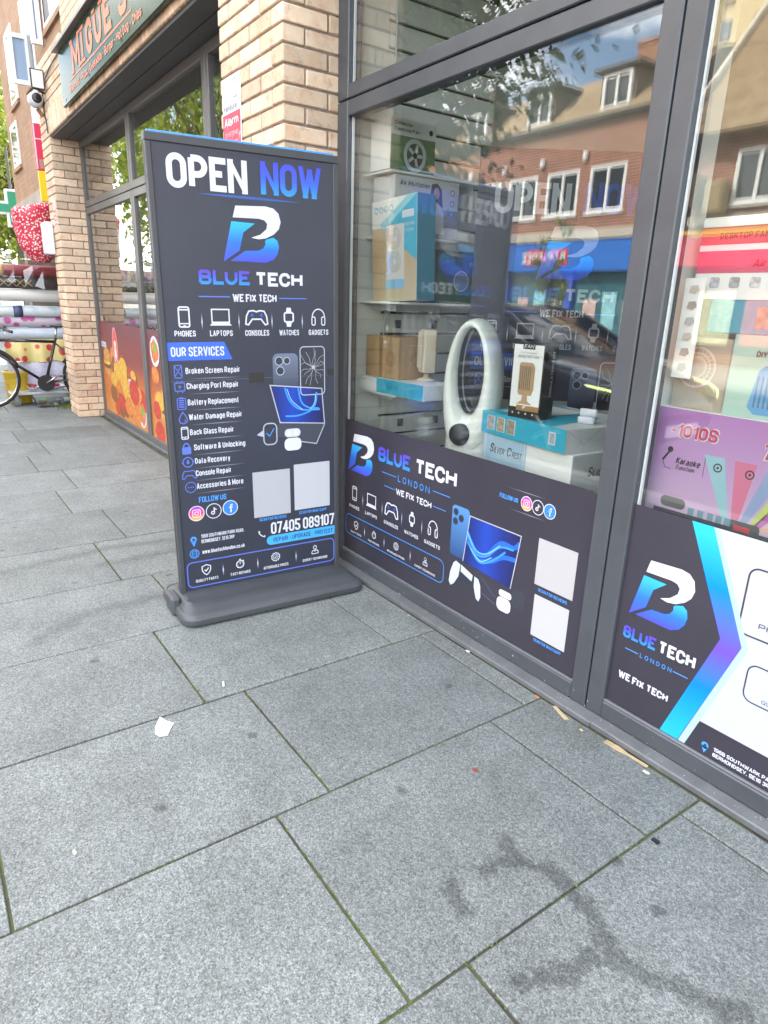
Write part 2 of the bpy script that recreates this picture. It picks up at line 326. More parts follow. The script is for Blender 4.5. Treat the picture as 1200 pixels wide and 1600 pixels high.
def granite():
    m, nt, p = _nt('granite_slab'); L = nt.links.new
    ge = N(nt, 'NewGeometry'); oi = N(nt, 'ObjectInfo')
    # flatten position to the ground plane
    fl = N(nt, 'VectorMath', operation='MULTIPLY'); fl.inputs[1].default_value = (1, 1, 0); L(ge.outputs['Position'], fl.inputs[0])
    ps = fl.outputs[0]
    def cells(scale, stops):
        v = N(nt, 'TexVoronoi', Scale=scale, feature='F1', Randomness=1.0); L(ps, v.inputs['Vector']); sc_ = N(nt, 'SeparateColor'); L(v.outputs['Color'], sc_.inputs[0])
        r = N(nt, 'ValToRGB'); e = r.color_ramp.elements; e[0].position = stops[0][0]; e[0].color = c4(stops[0][1]); e[1].position = stops[-1][0]; e[1].color = c4(stops[-1][1])
        for q, c in stops[1:-1]: k = e.new(q); k.color = c4(c)
        L(sc_.outputs[0], r.inputs[0]); return r.outputs[0], v
    ca, va = cells(330.0, [(0.0, (0.075, 0.080, 0.078)), (.22, (0.140, 0.148, 0.143)), (.55, (0.225, 0.238, 0.230)), (.8, (0.315, 0.328, 0.314)), (1.0, (0.46, 0.47, 0.45))])
    cb, vb = cells(140.0, [(0.0, (0.13, 0.138, 0.134)), (.5, (0.235, 0.247, 0.240)), (1.0, (0.36, 0.375, 0.362))])
    r1 = N(nt, 'MixRGB'); r1.inputs['Fac'].default_value = 0.36; L(ca, r1.inputs['Color1']); L(cb, r1.inputs['Color2'])
    n1 = N(nt, 'TexNoise', Scale=300.0, Detail=3.0, Roughness=0.7); L(ps, n1.inputs['Vector'])
    r2 = N(nt, 'MapRange'); r2.inputs[1].default_value = 0.3; r2.inputs[2].default_value = 0.7; r2.inputs[3].default_value = 0.90; r2.inputs[4].default_value = 1.12; L(n1.outputs['Fac'], r2.inputs[0])
    n2 = N(nt, 'TexNoise', Scale=3.4, Detail=9.0, Roughness=0.72); L(ps, n2.inputs['Vector'])
    r3 = N(nt, 'MapRange'); r3.inputs[1].default_value = 0.25; r3.inputs[2].default_value = 0.75; r3.inputs[3].default_value = 0.66; r3.inputs[4].default_value = 1.22; L(n2.outputs['Fac'], r3.inputs[0])
    r4 = N(nt, 'MapRange'); r4.inputs[3].default_value = 0.86; r4.inputs[4].default_value = 1.14; L(oi.outputs['Random'], r4.inputs[0])
    def mul(a, b):
        q = N(nt, 'Math', operation='MULTIPLY'); L(a, q.inputs[0]); L(b, q.inputs[1]); return q.outputs[0]
    fac = mul(mul(r2.outputs[0], r3.outputs[0]), r4.outputs[0])
    # gum spots and scuffs
    v2 = N(nt, 'TexVoronoi', Scale=6.0, feature='F1'); wn = N(nt, 'TexNoise', Scale=40.0); L(ps, wn.inputs['Vector'])
    wa = N(nt, 'VectorMath', operation='MULTIPLY_ADD'); wa.inputs[1].default_value = (0.03, 0.03, 0); L(wn.outputs['Color'], wa.inputs[0]); L(ps, wa.inputs[2]); L(wa.outputs[0], v2.inputs['Vector'])
    g1 = N(nt, 'MapRange'); g1.inputs[1].default_value = 0.05; g1.inputs[2].default_value = 0.13; g1.inputs[3].default_value = 0.50; g1.inputs[4].default_value = 1.0; L(v2.outputs['Distance'], g1.inputs[0])
    sc = N(nt, 'SeparateColor'); L(v2.outputs['Color'], sc.inputs[0]); gt = N(nt, 'Math', operation='GREATER_THAN'); gt.inputs[1].default_value = 0.50; L(sc.outputs[0], gt.inputs[0])
    gm = N(nt, 'MixRGB'); gm.inputs['Color1'].default_value = (1, 1, 1, 1); L(gt.outputs[0], gm.inputs['Fac']); L(g1.outputs[0], gm.inputs['Color2'])
    gs = N(nt, 'SeparateColor'); L(gm.outputs[0], gs.inputs[0]); fac = mul(fac, gs.outputs[0])
    # wet looking spill trail and old drag marks (each has its own course over the slabs)
    wn2 = N(nt, 'TexNoise', Scale=11.0, Detail=8.0, Roughness=0.75); L(ps, wn2.inputs['Vector'])
    wo2 = N(nt, 'VectorMath', operation='SUBTRACT'); wo2.inputs[1].default_value = (0.5, 0.5, 0.5); L(wn2.outputs['Color'], wo2.inputs[0])
    wp = N(nt, 'VectorMath', operation='MULTIPLY_ADD'); wp.inputs[1].default_value = (0.16, 0.16, 0); L(wo2.outputs[0], wp.inputs[0]); L(ps, wp.inputs[2])
    spill = [((-0.934, 1.095), (-0.862, 1.072)), ((-0.862, 1.072), (-0.895, 0.985)), ((-0.862, 1.072), (-0.799, 1.115)), ((-0.799, 1.115), (-0.70, 1.12)),
             ((-0.70, 1.12), (-0.575, 1.056)), ((-0.575, 1.056), (-0.49, 1.07)), ((-0.49, 1.07), (-0.336, 1.172)), ((-0.575, 1.056), (-0.60, 0.93)), ((-0.60, 0.93), (-0.65, 0.834)), ((-0.896, 0.881), (-0.837, 0.858))]
    d = None
    for a, b in spill:
        q = seg_dist(nt, wp.outputs[0], a, b)
        if d is None: d = q
        else:
            mn = N(nt, 'Math', operation='MINIMUM'); L(d, mn.inputs[0]); L(q, mn.inputs[1]); d = mn.outputs[0]
    fe = N(nt, 'TexNoise', Scale=75.0, Detail=6.0, Roughness=0.75); L(ps, fe.inputs['Vector']); fm = N(nt, 'Math', operation='MULTIPLY_ADD'); fm.inputs[1].default_value = 0.075; fm.inputs[2].default_value = -0.0375; L(fe.outputs['Fac'], fm.inputs[0])
    fa = N(nt, 'Math', operation='ADD'); L(d, fa.inputs[0]); L(fm.outputs[0], fa.inputs[1])
    sm = N(nt, 'MapRange'); sm.inputs[1].default_value = 0.012; sm.inputs[2].default_value = 0.030; sm.inputs[3].default_value = 0.56; sm.inputs[4].default_value = 1.0; L(fa.outputs[0], sm.inputs[0]); fac = mul(fac, sm.outputs[0])
    d = None
    for a, b in [((-3.52, 0.21), (-3.62, 0.75)), ((-3.62, 0.75), (-3.57, 1.1)), ((-2.70, 0.26), (-2.84, 0.45)), ((-2.84, 0.45), (-2.87, 0.82)), ((-3.388, 0.66), (-3.40, 1.06))]:
        q = seg_dist(nt, wp.outputs[0], a, b)
        if d is None: d = q
        else:
            mn = N(nt, 'Math', operation='MINIMUM'); L(d, mn.inputs[0]); L(q, mn.inputs[1]); d = mn.outputs[0]
    sm = N(nt, 'MapRange'); sm.inputs[1].default_value = 0.005; sm.inputs[2].default_value = 0.06; sm.inputs[3].default_value = 0.70; sm.inputs[4].default_value = 1.0; L(d, sm.inputs[0]); fac = mul(fac, sm.outputs[0])
    tn = N(nt, 'VectorMath', operation='MULTIPLY'); tn.inputs[1].default_value = (0.685, 0.728, 0.745); L(r1.outputs[0], tn.inputs[0])
    vm = N(nt, 'VectorMath', operation='SCALE'); L(tn.outputs[0], vm.inputs[0]); L(fac, vm.inputs['Scale']); L(vm.outputs[0], p.inputs['Base Color'])
    p.inputs['Roughness'].default_value = 0.62; p.inputs['Specular IOR Level'].default_value = 0.35
    bp = N(nt, 'Bump', Strength=0.15, Distance=0.001); L(n1.outputs['Fac'], bp.inputs['Height']); L(bp.outputs['Normal'], p.inputs['Normal'])
    return m
GRAN = granite()
def mossmat():
    m, nt, p = _nt('mossy_joint'); L = nt.links.new
    ge = N(nt, 'NewGeometry'); n = N(nt, 'TexNoise', Scale=3.0, Detail=6.0, Roughness=0.7); L(ge.outputs['Position'], n.inputs['Vector'])
    r = N(nt, 'ValToRGB'); e = r.color_ramp.elements; e[0].position = 0.42; e[0].color = (0.055, 0.05, 0.042, 1); e[1].position = 0.56; e[1].color = (0.085, 0.105, 0.035, 1)
    L(n.outputs['Fac'], r.inputs[0]); L(r.outputs[0], p.inputs['Base Color']); p.inputs['Roughness'].default_value = 0.95; return m
asph = mat('asphalt', (0.055, 0.054, 0.052), 0.9, var=0.25, vscale=5, bump=0.4, bscale=200)
b = B(); b.add([(-900, -900, -0.16), (900, -900, -0.16), (900, 900, -0.16), (-900, 900, -0.16)], [(0, 1, 2, 3)])
struct('ground', b, mat('ground_soil', (0.16, 0.15, 0.13), 0.95, var=0.3, vscale=0.3))
b = B(); b.add([(-220, -8.6, -0.13), (140, -8.6, -0.13), (140, -1.10, -0.13), (-220, -1.10, -0.13)], [(0, 1, 2, 3)]); struct('road', b, asph)
b = B()
for y in (-1.32, -1.44): b.add([(-200, y - 0.03, -0.126), (120, y - 0.03, -0.126), (120, y + 0.03, -0.126), (-200, y + 0.03, -0.126)], [(0, 1, 2, 3)])
for y in (-8.35, -8.23): b.add([(-200, y - 0.03, -0.126), (120, y - 0.03, -0.126), (120, y + 0.03, -0.126), (-200, y + 0.03, -0.126)], [(0, 1, 2, 3)])
struct('road_markings', b, mat('yellow_line', (0.62, 0.42, 0.06), 0.7, var=0.2))
kerbm = mat('kerb_granite', (0.30, 0.29, 0.27), 0.8, var=0.2, vscale=30, rand=0.08)
b = B(); b.box(-200, 140, -8.75, -8.60, -0.155, 0.0); struct('kerb_opposite', b, kerbm)
b = B(); b.box(-200, 140, -14.6, -8.75, -0.155, 0.004); struct('pavement_opposite', b, mat('opposite_paving', (0.40, 0.36, 0.30), 0.85, var=0.15, vscale=2))
b = B(); b.box(-200, 140, -1.10, -0.95, -0.155, 0.0); struct('kerb', b, kerbm)
b = B(); b.box(-200, 140, -0.95, 1.80, -0.155, -0.006); pave = struct('pavement', b, mossmat())
SM = {}
def slab_mesh(lx, ly):
    key = (round(lx, 2), round(ly, 2))
    if key not in SM:
        q = B(); q.cbox(-lx / 2, lx / 2, -ly / 2, ly / 2, -0.05, 0.0, 0.0025); me = bpy.data.meshes.new('paving_slab'); me.from_pydata(q.v, [], q.f); me.materials.append(GRAN); SM[key] = me
    return SM[key]
rs = random.Random(3)
k0 = {0: 0.78, 1: 0.63, 2: 0.80, 3: 0.66, 4: 0.83, 5: 0.69, 6: 0.87, 7: 0.70}
for k in range(-4, 22):
    xa = -0.733 - 0.601 * k + 0.601; xb = xa - 0.601     # row k spans xb..xa
    yj = k0.get(k, 0.70 + 0.16 * (k % 2 == 0) + rs.uniform(-0.03, 0.03))
    ys = [-0.95] + [q for q in (yj - 1.6, yj - 0.8, yj, yj + 0.79) if -0.80 < q < 1.60] + [1.674]
    for y0, y1 in zip(ys[:-1], ys[1:]):
        g = rs.uniform(0.0032, 0.0055)
        o = place('paving_slab', slab_mesh(0.601 - 2 * g * (0.8 if k % 3 else 1.0), y1 - y0 - 2 * g), pave)
        o.location = ((xa + xb) / 2, (y0 + y1) / 2, rs.uniform(-0.0012, 0.0012)); o.rotation_euler = (rs.uniform(-0.001, 0.001), rs.uniform(-0.001, 0.001), rs.uniform(-0.0012, 0.0012))
b = B(); b.box(-200, -13.35, -0.95, 2.6, -0.05, -0.001)
o = b.build('far_paving', GRAN, pave); 

# ------------------------------------------------------------------ shop building on this side
FRAME = mat('anthracite_frame', (0.060, 0.067, 0.076), 0.38, spec=0.5, var=0.14, vscale=5, bump=0.03, bscale=300, dirt=((0.15, 0.148, 0.14), 70, 0.66))
BLACKGAP = mat('rubber_gasket', (0.012, 0.012, 0.013), 0.7)
def brickm():
    m, nt, p = _nt('buff_brick'); L = nt.links.new
    tc = N(nt, 'TexCoord'); oi = N(nt, 'ObjectInfo'); ad = N(nt, 'VectorMath', operation='ADD')
    sc = N(nt, 'VectorMath', operation='SCALE'); sc.inputs[0].default_value = (7, 3, 5); L(oi.outputs['Random'], sc.inputs['Scale']); L(tc.outputs['Object'], ad.inputs[0]); L(sc.outputs[0], ad.inputs[1])
    n1 = N(nt, 'TexNoise', Scale=11.0, Detail=4.0, Roughness=0.6, Distortion=0.8); L(ad.outputs[0], n1.inputs['Vector'])
    r1 = N(nt, 'ValToRGB'); e = r1.color_ramp.elements; e[0].position = 0.34; e[0].color = (0.74, 0.59, 0.435, 1); e[1].position = 0.80; e[1].color = (0.62, 0.35, 0.21, 1)
    k = e.new(0.50); k.color = (0.71, 0.545, 0.39, 1); k = e.new(0.64); k.color = (0.68, 0.465, 0.32, 1); L(n1.outputs['Fac'], r1.inputs[0])
    n2 = N(nt, 'TexNoise', Scale=16.0, Detail=6.0, Roughness=0.75); L(ad.outputs[0], n2.inputs['Vector'])
    r2 = N(nt, 'MapRange'); r2.inputs[1].default_value = 0.54; r2.inputs[2].default_value = 0.78; r2.inputs[3].default_value = 0.0; r2.inputs[4].default_value = 0.7; L(n2.outputs['Fac'], r2.inputs[0])
    mx = N(nt, 'MixRGB'); mx.inputs['Color2'].default_value = (0.17, 0.12, 0.085, 1); L(r2.outputs[0], mx.inputs['Fac']); L(r1.outputs[0], mx.inputs['Color1'])
    r3 = N(nt, 'MapRange'); r3.inputs[3].default_value = 0.70; r3.inputs[4].default_value = 1.1; L(oi.outputs['Random'], r3.inputs[0])
    vm = N(nt, 'VectorMath', operation='SCALE'); L(mx.outputs[0], vm.inputs[0]); L(r3.outputs[0], vm.inputs['Scale']); L(vm.outputs[0], p.inputs['Base Color'])
    p.inputs['Roughness'].default_value = 0.9; p.inputs['Specular IOR Level'].default_value = 0.2
    n3 = N(nt, 'TexNoise', Scale=90.0, Detail=5.0); L(ad.outputs[0], n3.inputs['Vector']); bp = N(nt, 'Bump', Strength=0.5, Distance=0.003); L(n3.outputs['Fac'], bp.inputs['Height']); L(bp.outputs['Normal'], p.inputs['Normal'])
    return m
BRICK = brickm()
MORTAR = mat('mortar', (0.26, 0.21, 0.175), 0.95, var=0.18, vscale=25, bump=0.5, bscale=150)
BUFFWALL = brickmat('buff_brick_wall', (0.68, 0.52, 0.37), (0.60, 0.43, 0.29), (0.30, 0.245, 0.20))
CH = 0.0731
BM = {}
def brick_mesh(lx, ly, lz):
    key = (round(lx, 3), round(ly, 3), round(lz, 3))
    if key not in BM:
        rr = random.Random(hash(key) & 0xffff); q = B(); q.cbox(-lx / 2, lx / 2, -ly / 2, ly / 2, -lz / 2, lz / 2, 0.004)
        q.v = [(x + rr.uniform(-.0012, .0012), y + rr.uniform(-.0012, .0012), z + rr.uniform(-.0012, .0012)) for x, y, z in q.v]
        me = bpy.data.meshes.new('brick'); me.from_pydata(q.v, [], q.f); me.materials.append(BRICK); BM[key] = me
    return BM[key]
rb = random.Random(11)
def brick(parent, x0, x1, y0, y1, z0, name='brick'):
    o = place(name, brick_mesh(x1 - x0, y1 - y0, 0.0635), parent)
    o.location = ((x0 + x1) / 2 + rb.uniform(-.0012, .0012), (y0 + y1) / 2 + rb.uniform(-.0012, .0012), z0 + 0.0055 + 0.0635 / 2 + rb.uniform(-.0008, .0008))
    o.rotation_euler = (rb.uniform(-.003, .003), rb.uniform(-.003, .003), rb.uniform(-.004, .004)); return o
def pier(root, name, xl, xr, yf, yb, z0, z1, first=0):
    """brick pier whose street face is y=yf and whose right-hand reveal is x=xr"""
    c = B(); c.box(xl + 0.012, xr - 0.009, yf + 0.009, yb, z0, z1); core = c.build(name, MORTAR, root)
    n = int(round((z1 - z0) / CH)); g = 0.010
    for i in range(n):
        z = z0 + i * CH
        if (i + first) % 2 == 0:            # corner stretcher lies along the street
            x = xr
            while x > xl + 0.05:
                x0 = max(x - 0.2155, xl); brick(core, x0, x, yf, yf + 0.1025, z); x = x0 - g
            y = yf + 0.1025 + g; brick(core, xr - 0.1025, xr, y, min(y + 0.2155, yb), z)
        else:                               # corner stretcher lies along the reveal
            brick(core, xr - 0.1025, xr, yf, yf + 0.2155, z)
            if yb - yf > 0.25: brick(core, xr - 0.1025, xr, yf + 0.2255, yb, z)
            x = xr - 0.1025 - g
            while x > xl + 0.03:
                x0 = max(x - 0.2155, xl)
                brick(core, x0, x, yf, yf + 0.1025, z); x = x0 - g
    return core
shop = thing('repair_shop_building', 'buff brick building with the grey framed repair shop window and tall brick pier', 'building', (-1.0, 1.7, 0))
IS = shop.matrix_world
def off(root): return Matrix.Translation(-root.location)
shop_l = Vector(shop.location)
class Sub:
    """helper: children given in world coordinates under an unrotated root"""
    def __init__(s, root): s.root = root; s.M = Matrix.Translation(-Vector(root.location))
    def __call__(s, name, b, m, parent=None, smooth=False):
        return b.build(name, m, parent or s.root, smooth, s.M if parent is None else None)
SH = Sub(shop)
p1 = pier(shop, 'brick_pier', -3.541, -2.866, 1.454, 1.75, 0.0, 38 * CH); p1.matrix_local = SH.M
# building mass above and behind (keeps the pavement in its shade)
b = B(); b.box(-3.541, 9.0, 1.47, 9.5, 2.98, 9.4); SH('upper_wall', b, BUFFWALL)
b = B(); b.box(-2.866, 9.0, 1.454, 1.60, 2.79, 2.98); SH('lintel', b, BUFFWALL)
b = B(); b.box(-2.866, 9.0, 1.60, 1.80, 2.79, 2.98); SH('soffit_panel', b, FRAME)
dark = mat('interior_paint', (0.34, 0.35, 0.34), 0.8, var=0.08)
b = B(); b.box(-3.0, 9.0, 4.6, 4.8, 0, 2.98); SH('rear_wall', b, dark)
b = B(); b.box(-3.4, -2.90, 1.752, 4.6, 0, 2.98); SH('party_wall', b, mat('white_emulsion', (0.72, 0.74, 0.70), 0.7, var=0.05, vscale=4))
b = B(); b.box(8.9, 9.0, 1.8, 4.6, 0, 2.98); SH('side_wall', b, dark)
b = B(); b.box(-2.9, 8.9, 1.70, 4.6, -0.10, 0.012); SH('shop_floor', b, mat('vinyl_floor', (0.20, 0.19, 0.18), 0.5, var=0.1))
b = B(); b.box(-2.9, 8.9, 1.80, 4.6, 2.92, 2.979); SH('shop_ceiling', b, mat('ceiling_white', (0.7, 0.7, 0.68), 0.8))
# aluminium shopfront: recessed frame face at y=1.72, panes at y=1.737
ff = B(); FY, FB = 1.72, 1.79
def bar(x0, x1, z0, z1, y0=FY, y1=FB, c=0.004): ff.cbox(x0, x1, y0, y1, z0, z1, c)
bar(-2.866, -2.780, 0.028, 2.158); bar(-1.2525, -1.190, 0.028, 2.158); bar(-2.780, -1.2525, 0.028, 0.089); bar(-2.780, -1.2525, 2.096, 2.158)
bar(-1.184, -1.1225, 0.028, 2.158); bar(-1.1225, 0.30, 0.028, 0.089); bar(-1.1225, 0.30, 2.096, 2.158); bar(0.30, 0.365, 0.028, 2.158)
bar(-2.866, -2.780, 2.164, 2.788); bar(-2.780, -1.2525, 2.164, 2.219); bar(-2.780, -1.2525, 2.725, 2.788); bar(-1.2525, -1.190, 2.164, 2.788)
bar(-1.184, -1.1225, 2.164, 2.788); bar(-1.1225, 0.30, 2.164, 2.219); bar(-1.1225, 0.30, 2.725, 2.788); bar(0.30, 0.365, 2.164, 2.788)
bar(0.371, 0.436, 0.028, 2.788); bar(0.436, 3.0, 0.028, 0.089); bar(0.436, 3.0, 2.725, 2.788); bar(3.0, 3.065, 0.028, 2.788)
bar(3.071, 9.0, 0.028, 2.788, 1.73, 1.80)
sf = SH('shopfront_frame', ff, FRAME)
b = B(); b.box(-2.84, 3.05, FY + 0.018, FB - 0.01, 2.150, 2.172); b.box(-1.196, -1.178, FY + 0.018, FB - 0.012, 0.03, 2.78); b.build('gasket', BLACKGAP, sf)
# sill: two lengths with a lap joint
for i, (x0, x1, dy) in enumerate(((-2.866, -1.128, 0.0), (-1.128, 3.06, 0.004))):
    b = B(); yf = 1.676 + dy
    prof = [(yf, 0.0), (yf, 0.016), (yf + 0.004, 0.020), (1.7195, 0.0275), (1.78, 0.0275), (1.78, 0.0)]
    b.loft([[(x0, y, z) for y, z in prof], [(x1, y, z) for y, z in prof]]); b.build('sill', mat('sill_metal', (0.11, 0.118, 0.124), 0.45, var=0.18, vscale=14, dirt=((0.20, 0.19, 0.165), 70, 0.60)), sf)
GL = glass('double_glazing', r0=0.062, boost=1.25)
def pane(parent, x0, x1, z0, z1, name='pane', y=1.737, tilt=0.0):
    for i, yy in enumerate((y, y + 0.020)):
        b = B(); b.box(x0, x1, yy, yy + 0.004, z0, z1); 
        if i: b.v = [(x, q + (z - z0) * 0.0022 + (x - x0) * 0.0012, z) for x, q, z in b.v]
        b.build(name, GL, parent)
pane(sf, -2.786, -1.246, 0.083, 2.102); pane(sf, -1.129, 0.306, 0.083, 2.102); pane(sf, -2.786, -1.246, 2.213, 2.731); pane(sf, -1.129, 0.306, 2.213, 2.731); pane(sf, 0.43, 3.006, 0.083, 2.731)
spm = mat('spacer_white', (0.80, 0.83, 0.85), 0.35)
for x0, x1, z0, z1 in ((-2.779, -2.7725, 0.089, 2.096), (-2.779, -2.7725, 2.219, 2.725), (-1.1215, -1.115, 0.089, 2.096), (-1.1215, -1.115, 2.219, 2.725)):
    b = B(); b.box(x0, x1, 1.7445, 1.7545, z0, z1); b.build('spacer_bar', spm, sf)
for z0, x0, x1 in ((0.089, -2.78, -1.2525), (0.089, -1.1225, 0.30)):
    b = B(); b.cbox(x0, x1, 1.7245, 1.7365, z0, z0 + 0.007, 0.002); b.build('glazing_bead', mat('bead_grey', (0.13, 0.14, 0.15), 0.4), sf)

# ------------------------------------------------------------------ restaurant building beyond the near pier
rest = thing('restaurant_building', 'buff brick building with recessed restaurant windows and dark soffit beyond the near pier', 'building', (-5.7, 1.7, 0))
RS = Sub(rest)
p2 = pier(rest, 'brick_pier', -8.33, -7.90, 1.454, 1.75, 0.0, 38 * CH, 1); p2.matrix_local = RS.M
p3 = pier(rest, 'jamb_wall', -8.33, -7.05, 1.454, 1.75, 38 * CH, 47 * CH, 1); p3.matrix_local = RS.M
b = B(); b.box(-7.05, -3.541, 1.463, 1.75, 2.785, 3.30); sp = RS('spandrel', b, BUFFWALL)
for i in range(58):
    x = -7.87 + i * 0.0745
    if x > -3.56: break
    o = place('soldier_brick', brick_mesh(0.0650, 0.105, 0.2155), sp); o.location = (x + 0.0325, 1.454 + 0.0525 - 0.004, 2.786 + 0.108)
b = B(); b.box(-7.90, -3.541, 1.472, 1.76, 2.764, 2.7845); RS('soffit_panel', b, mat('soffit_grey', (0.085, 0.088, 0.092), 0.6, var=0.12, vscale=3))
b = B(); b.box(-7.90, -3.541, 1.60, 1.606, 2.7615, 2.7645); RS('soffit_joint', b, BLACKGAP)
b = B(); b.box(-8.33, -3.541, 1.75, 9.5, 2.985, 9.4); RS('upper_wall', b, BUFFWALL)
b = B(); b.box(-8.328, -8.25, 1.752, 9.5, 0, 2.98); RS('party_wall', b, BUFFWALL)
b = B(); b.box(-8.25, -3.6, 4.6, 4.8, 0, 2.98); RS('rear_wall', b, mat('restaurant_plaster', (0.50, 0.44, 0.36), 0.8))
b = B(); b.box(-8.25, -3.45, 1.76, 4.6, -0.1, 0.012); RS('restaurant_floor', b, mat('restaurant_floor', (0.16, 0.12, 0.09), 0.4))
b = B(); b.box(-8.25, -3.45, 1.80, 4.6, 2.93, 2.98); RS('restaurant_ceiling', b, mat('restaurant_ceiling', (0.5, 0.48, 0.45), 0.8))
ff = B(); FY = 1.722
RF = mat('restaurant_frame', (0.115, 0.112, 0.108), 0.4, var=0.1, vscale=3)
xs = [-7.90, -6.165, -4.43, -3.541]
for i in range(3):
    xa, xb = xs[i], xs[i + 1]
    for z0, z1 in ((0.030, 2.150), (2.156, 2.763)):
        bar(xa + 0.003, xa + 0.055, z0, z1); bar(xb - 0.055, xb - 0.003, z0, z1); bar(xa + 0.055, xb - 0.055, z0, z0 + 0.06); bar(xa + 0.055, xb - 0.055, z1 - 0.06, z1)
rf = RS('restaurant_shopfront', ff, RF)
b = B(); b.box(-7.88, -3.56, 1.745, 1.78, 2.145, 2.16); b.box(-6.172, -6.158, 1.745, 1.78, 0.03, 2.76); b.box(-4.437, -4.423, 1.745, 1.78, 0.03, 2.76); b.build('gasket', BLACKGAP, rf)
b = B(); prof = [(1.705, 0.0), (1.705, 0.022), (1.7215, 0.0295), (1.78, 0.0295), (1.78, 0.0)]
b.loft([[(-7.90, y, z) for y, z in prof], [(-3.541, y, z) for y, z in prof]]); b.build('sill', MATS['sill_metal'], rf)
for i in range(3):
    pane(rf, xs[i] + 0.050, xs[i + 1] - 0.050, 0.085, 2.095, y=1.739); pane(rf, xs[i] + 0.050, xs[i + 1] - 0.050, 2.211, 2.708, y=1.739)
b = B(); b.box(-7.05 + 0.0, -3.541, 1.70, 1.76, 3.30, 3.44); b.box(-7.05, -6.98, 1.70, 1.76, 3.44, 5.0); b.box(-3.61, -3.541, 1.70, 1.76, 3.44, 5.0); uf = RS('upper_window_frame', b, RF)
b = B(); b.box(-6.98, -3.61, 1.73, 1.736, 3.44, 5.0); b.build('pane', GL, uf)

# ------------------------------------------------------------------ printed graphics shared by sign and window vinyl
WHITE = mat('print_white', (0.62, 0.65, 0.72), 0.4)
BLUE = mat('print_blue', (0.045, 0.13, 0.62), 0.4)
SKYB = mat('print_sky_blue', (0.07, 0.30, 0.80), 0.4)
LINEB = mat('print_line_blue', (0.10, 0.17, 0.62), 0.4)
INK = mat('print_black', (0.030, 0.034, 0.052), 0.42, var=0.15, vscale=2)
INK2 = mat('vinyl_black', (0.036, 0.034, 0.048), 0.40, var=0.15, vscale=2)
PANELGREY = mat('print_dark_grey', (0.045, 0.05, 0.065), 0.4)
SILVER = mat('print_silver', (0.42, 0.45, 0.52), 0.4)
GNOW = grad('print_now_gradient', [(0.0, (0.04, 0.30, 0.85)), (0.45, (0.05, 0.12, 0.75)), (1.0, (0.06, 0.07, 0.62))])
GBLUE = grad('print_blue_gradient', [(0.0, (0.03, 0.28, 0.85)), (0.55, (0.06, 0.10, 0.62)), (1.0, (0.12, 0.05, 0.45))])
GLOGO = grad('print_logo_gradient', [(0.0, (0.07, 0.07, 0.55)), (0.5, (0.03, 0.16, 0.75)), (1.0, (0.04, 0.45, 0.92))])
GGLOW = grad('print_glow', [(0.0, (0.030, 0.034, 0.052)), (0.5, (0.03, 0.11, 0.42)), (1.0, (0.030, 0.034, 0.052))])
GFADE = grad('print_fade_line', [(0.0, (0.030, 0.034, 0.052)), (0.5, (0.5, 0.54, 0.66)), (1.0, (0.030, 0.034, 0.052))])
GFADEX = grad('print_fade_rule', [(0.0, (0.030, 0.034, 0.052)), (0.6, (0.30, 0.32, 0.40)), (1.0, (0.030, 0.034, 0.052))], axis=0)
GINSTA = grad('print_insta', [(0.0, (0.90, 0.50, 0.06)), (0.45, (0.75, 0.06, 0.20)), (1.0, (0.30, 0.05, 0.55))])
GSCREEN = grad('print_screen_blue', [(0.0, (0.014, 0.02, 0.10)), (0.4, (0.018, 0.06, 0.42)), (0.7, (0.016, 0.03, 0.20)), (1.0, (0.014, 0.016, 0.06))], axis=0)
GPHONE = grad('print_phone_blue', [(0.0, (0.03, 0.07, 0.20)), (1.0, (0.09, 0.25, 0.55))])
GPHONE2 = grad('print_phone_steel', [(0.0, (0.03, 0.035, 0.06)), (1.0, (0.15, 0.18, 0.26))])
WAVE = mat('print_wave', (0.05, 0.28, 0.85), 0.4)
LOGO_W = [(-0.078, 0.098), (0.041, 0.104), (0.072, 0.099), (0.093, 0.082), (0.101, 0.052), (0.093, 0.027), (0.072, 0.007), (0.04, -0.009), (0.009, -0.014), (-0.02, -0.010), (0.017, 0.003), (0.042, 0.024), (0.046, 0.043), (0.034, 0.055), (0.012, 0.059), (-0.09, 0.057)]
LOGO_1 = [(-0.096, 0.043), (-0.004, 0.041), (-0.051, 0.007), (-0.069, -0.058), (-0.134, -0.101)]
LOGO_2 = [(0.04, -0.014), (0.069, -0.005), (0.086, -0.016), (0.092, -0.038), (0.086, -0.063), (0.069, -0.084), (0.037, -0.098), (-0.107, -0.096), (-0.046, -0.058), (0.004, -0.055), (0.025, -0.047), (0.036, -0.032), (0.035, -0.019)]
def logo(P, cx, cy, sx, sy):
    for nm, L_, m in (('logo', LOGO_W, WHITE), ('logo', LOGO_1, GLOGO), ('logo', LOGO_2, GLOGO)):
        P.put(nm, B().poly([(cx + x * sx, cy + y * sy) for x, y in L_]), m, 0.0014)
def tform(b, cx, cy, s, sy=None):
    b.v = [(cx + x * s, cy + y * (sy or s), 0) for x, y, _ in b.v]; return b
def ic_phone():
    b = B(); b.line(rrect(-.27, -.5, .27, .5, .1), .075, True); b.rect(-.25, .33, .25, .40); b.rect(-.25, -.36, .25, -.30); b.rect(-.06, -.46, .06, -.41); return b
def ic_laptop():
    b = B(); b.line([(-.5, -.28), (-.5, .42), (.5, .42), (.5, -.28)], .07, True); b.poly([(-.5, -.32), (.5, -.32), (.64, -.46), (-.64, -.46)]); return b
PADP = [(-.60, -.34), (-.55, .05), (-.42, .30), (-.18, .33), (0, .27), (.18, .33), (.42, .30), (.55, .05), (.60, -.34), (.46, -.38), (.24, -.10), (-.24, -.10), (-.46, -.38)]
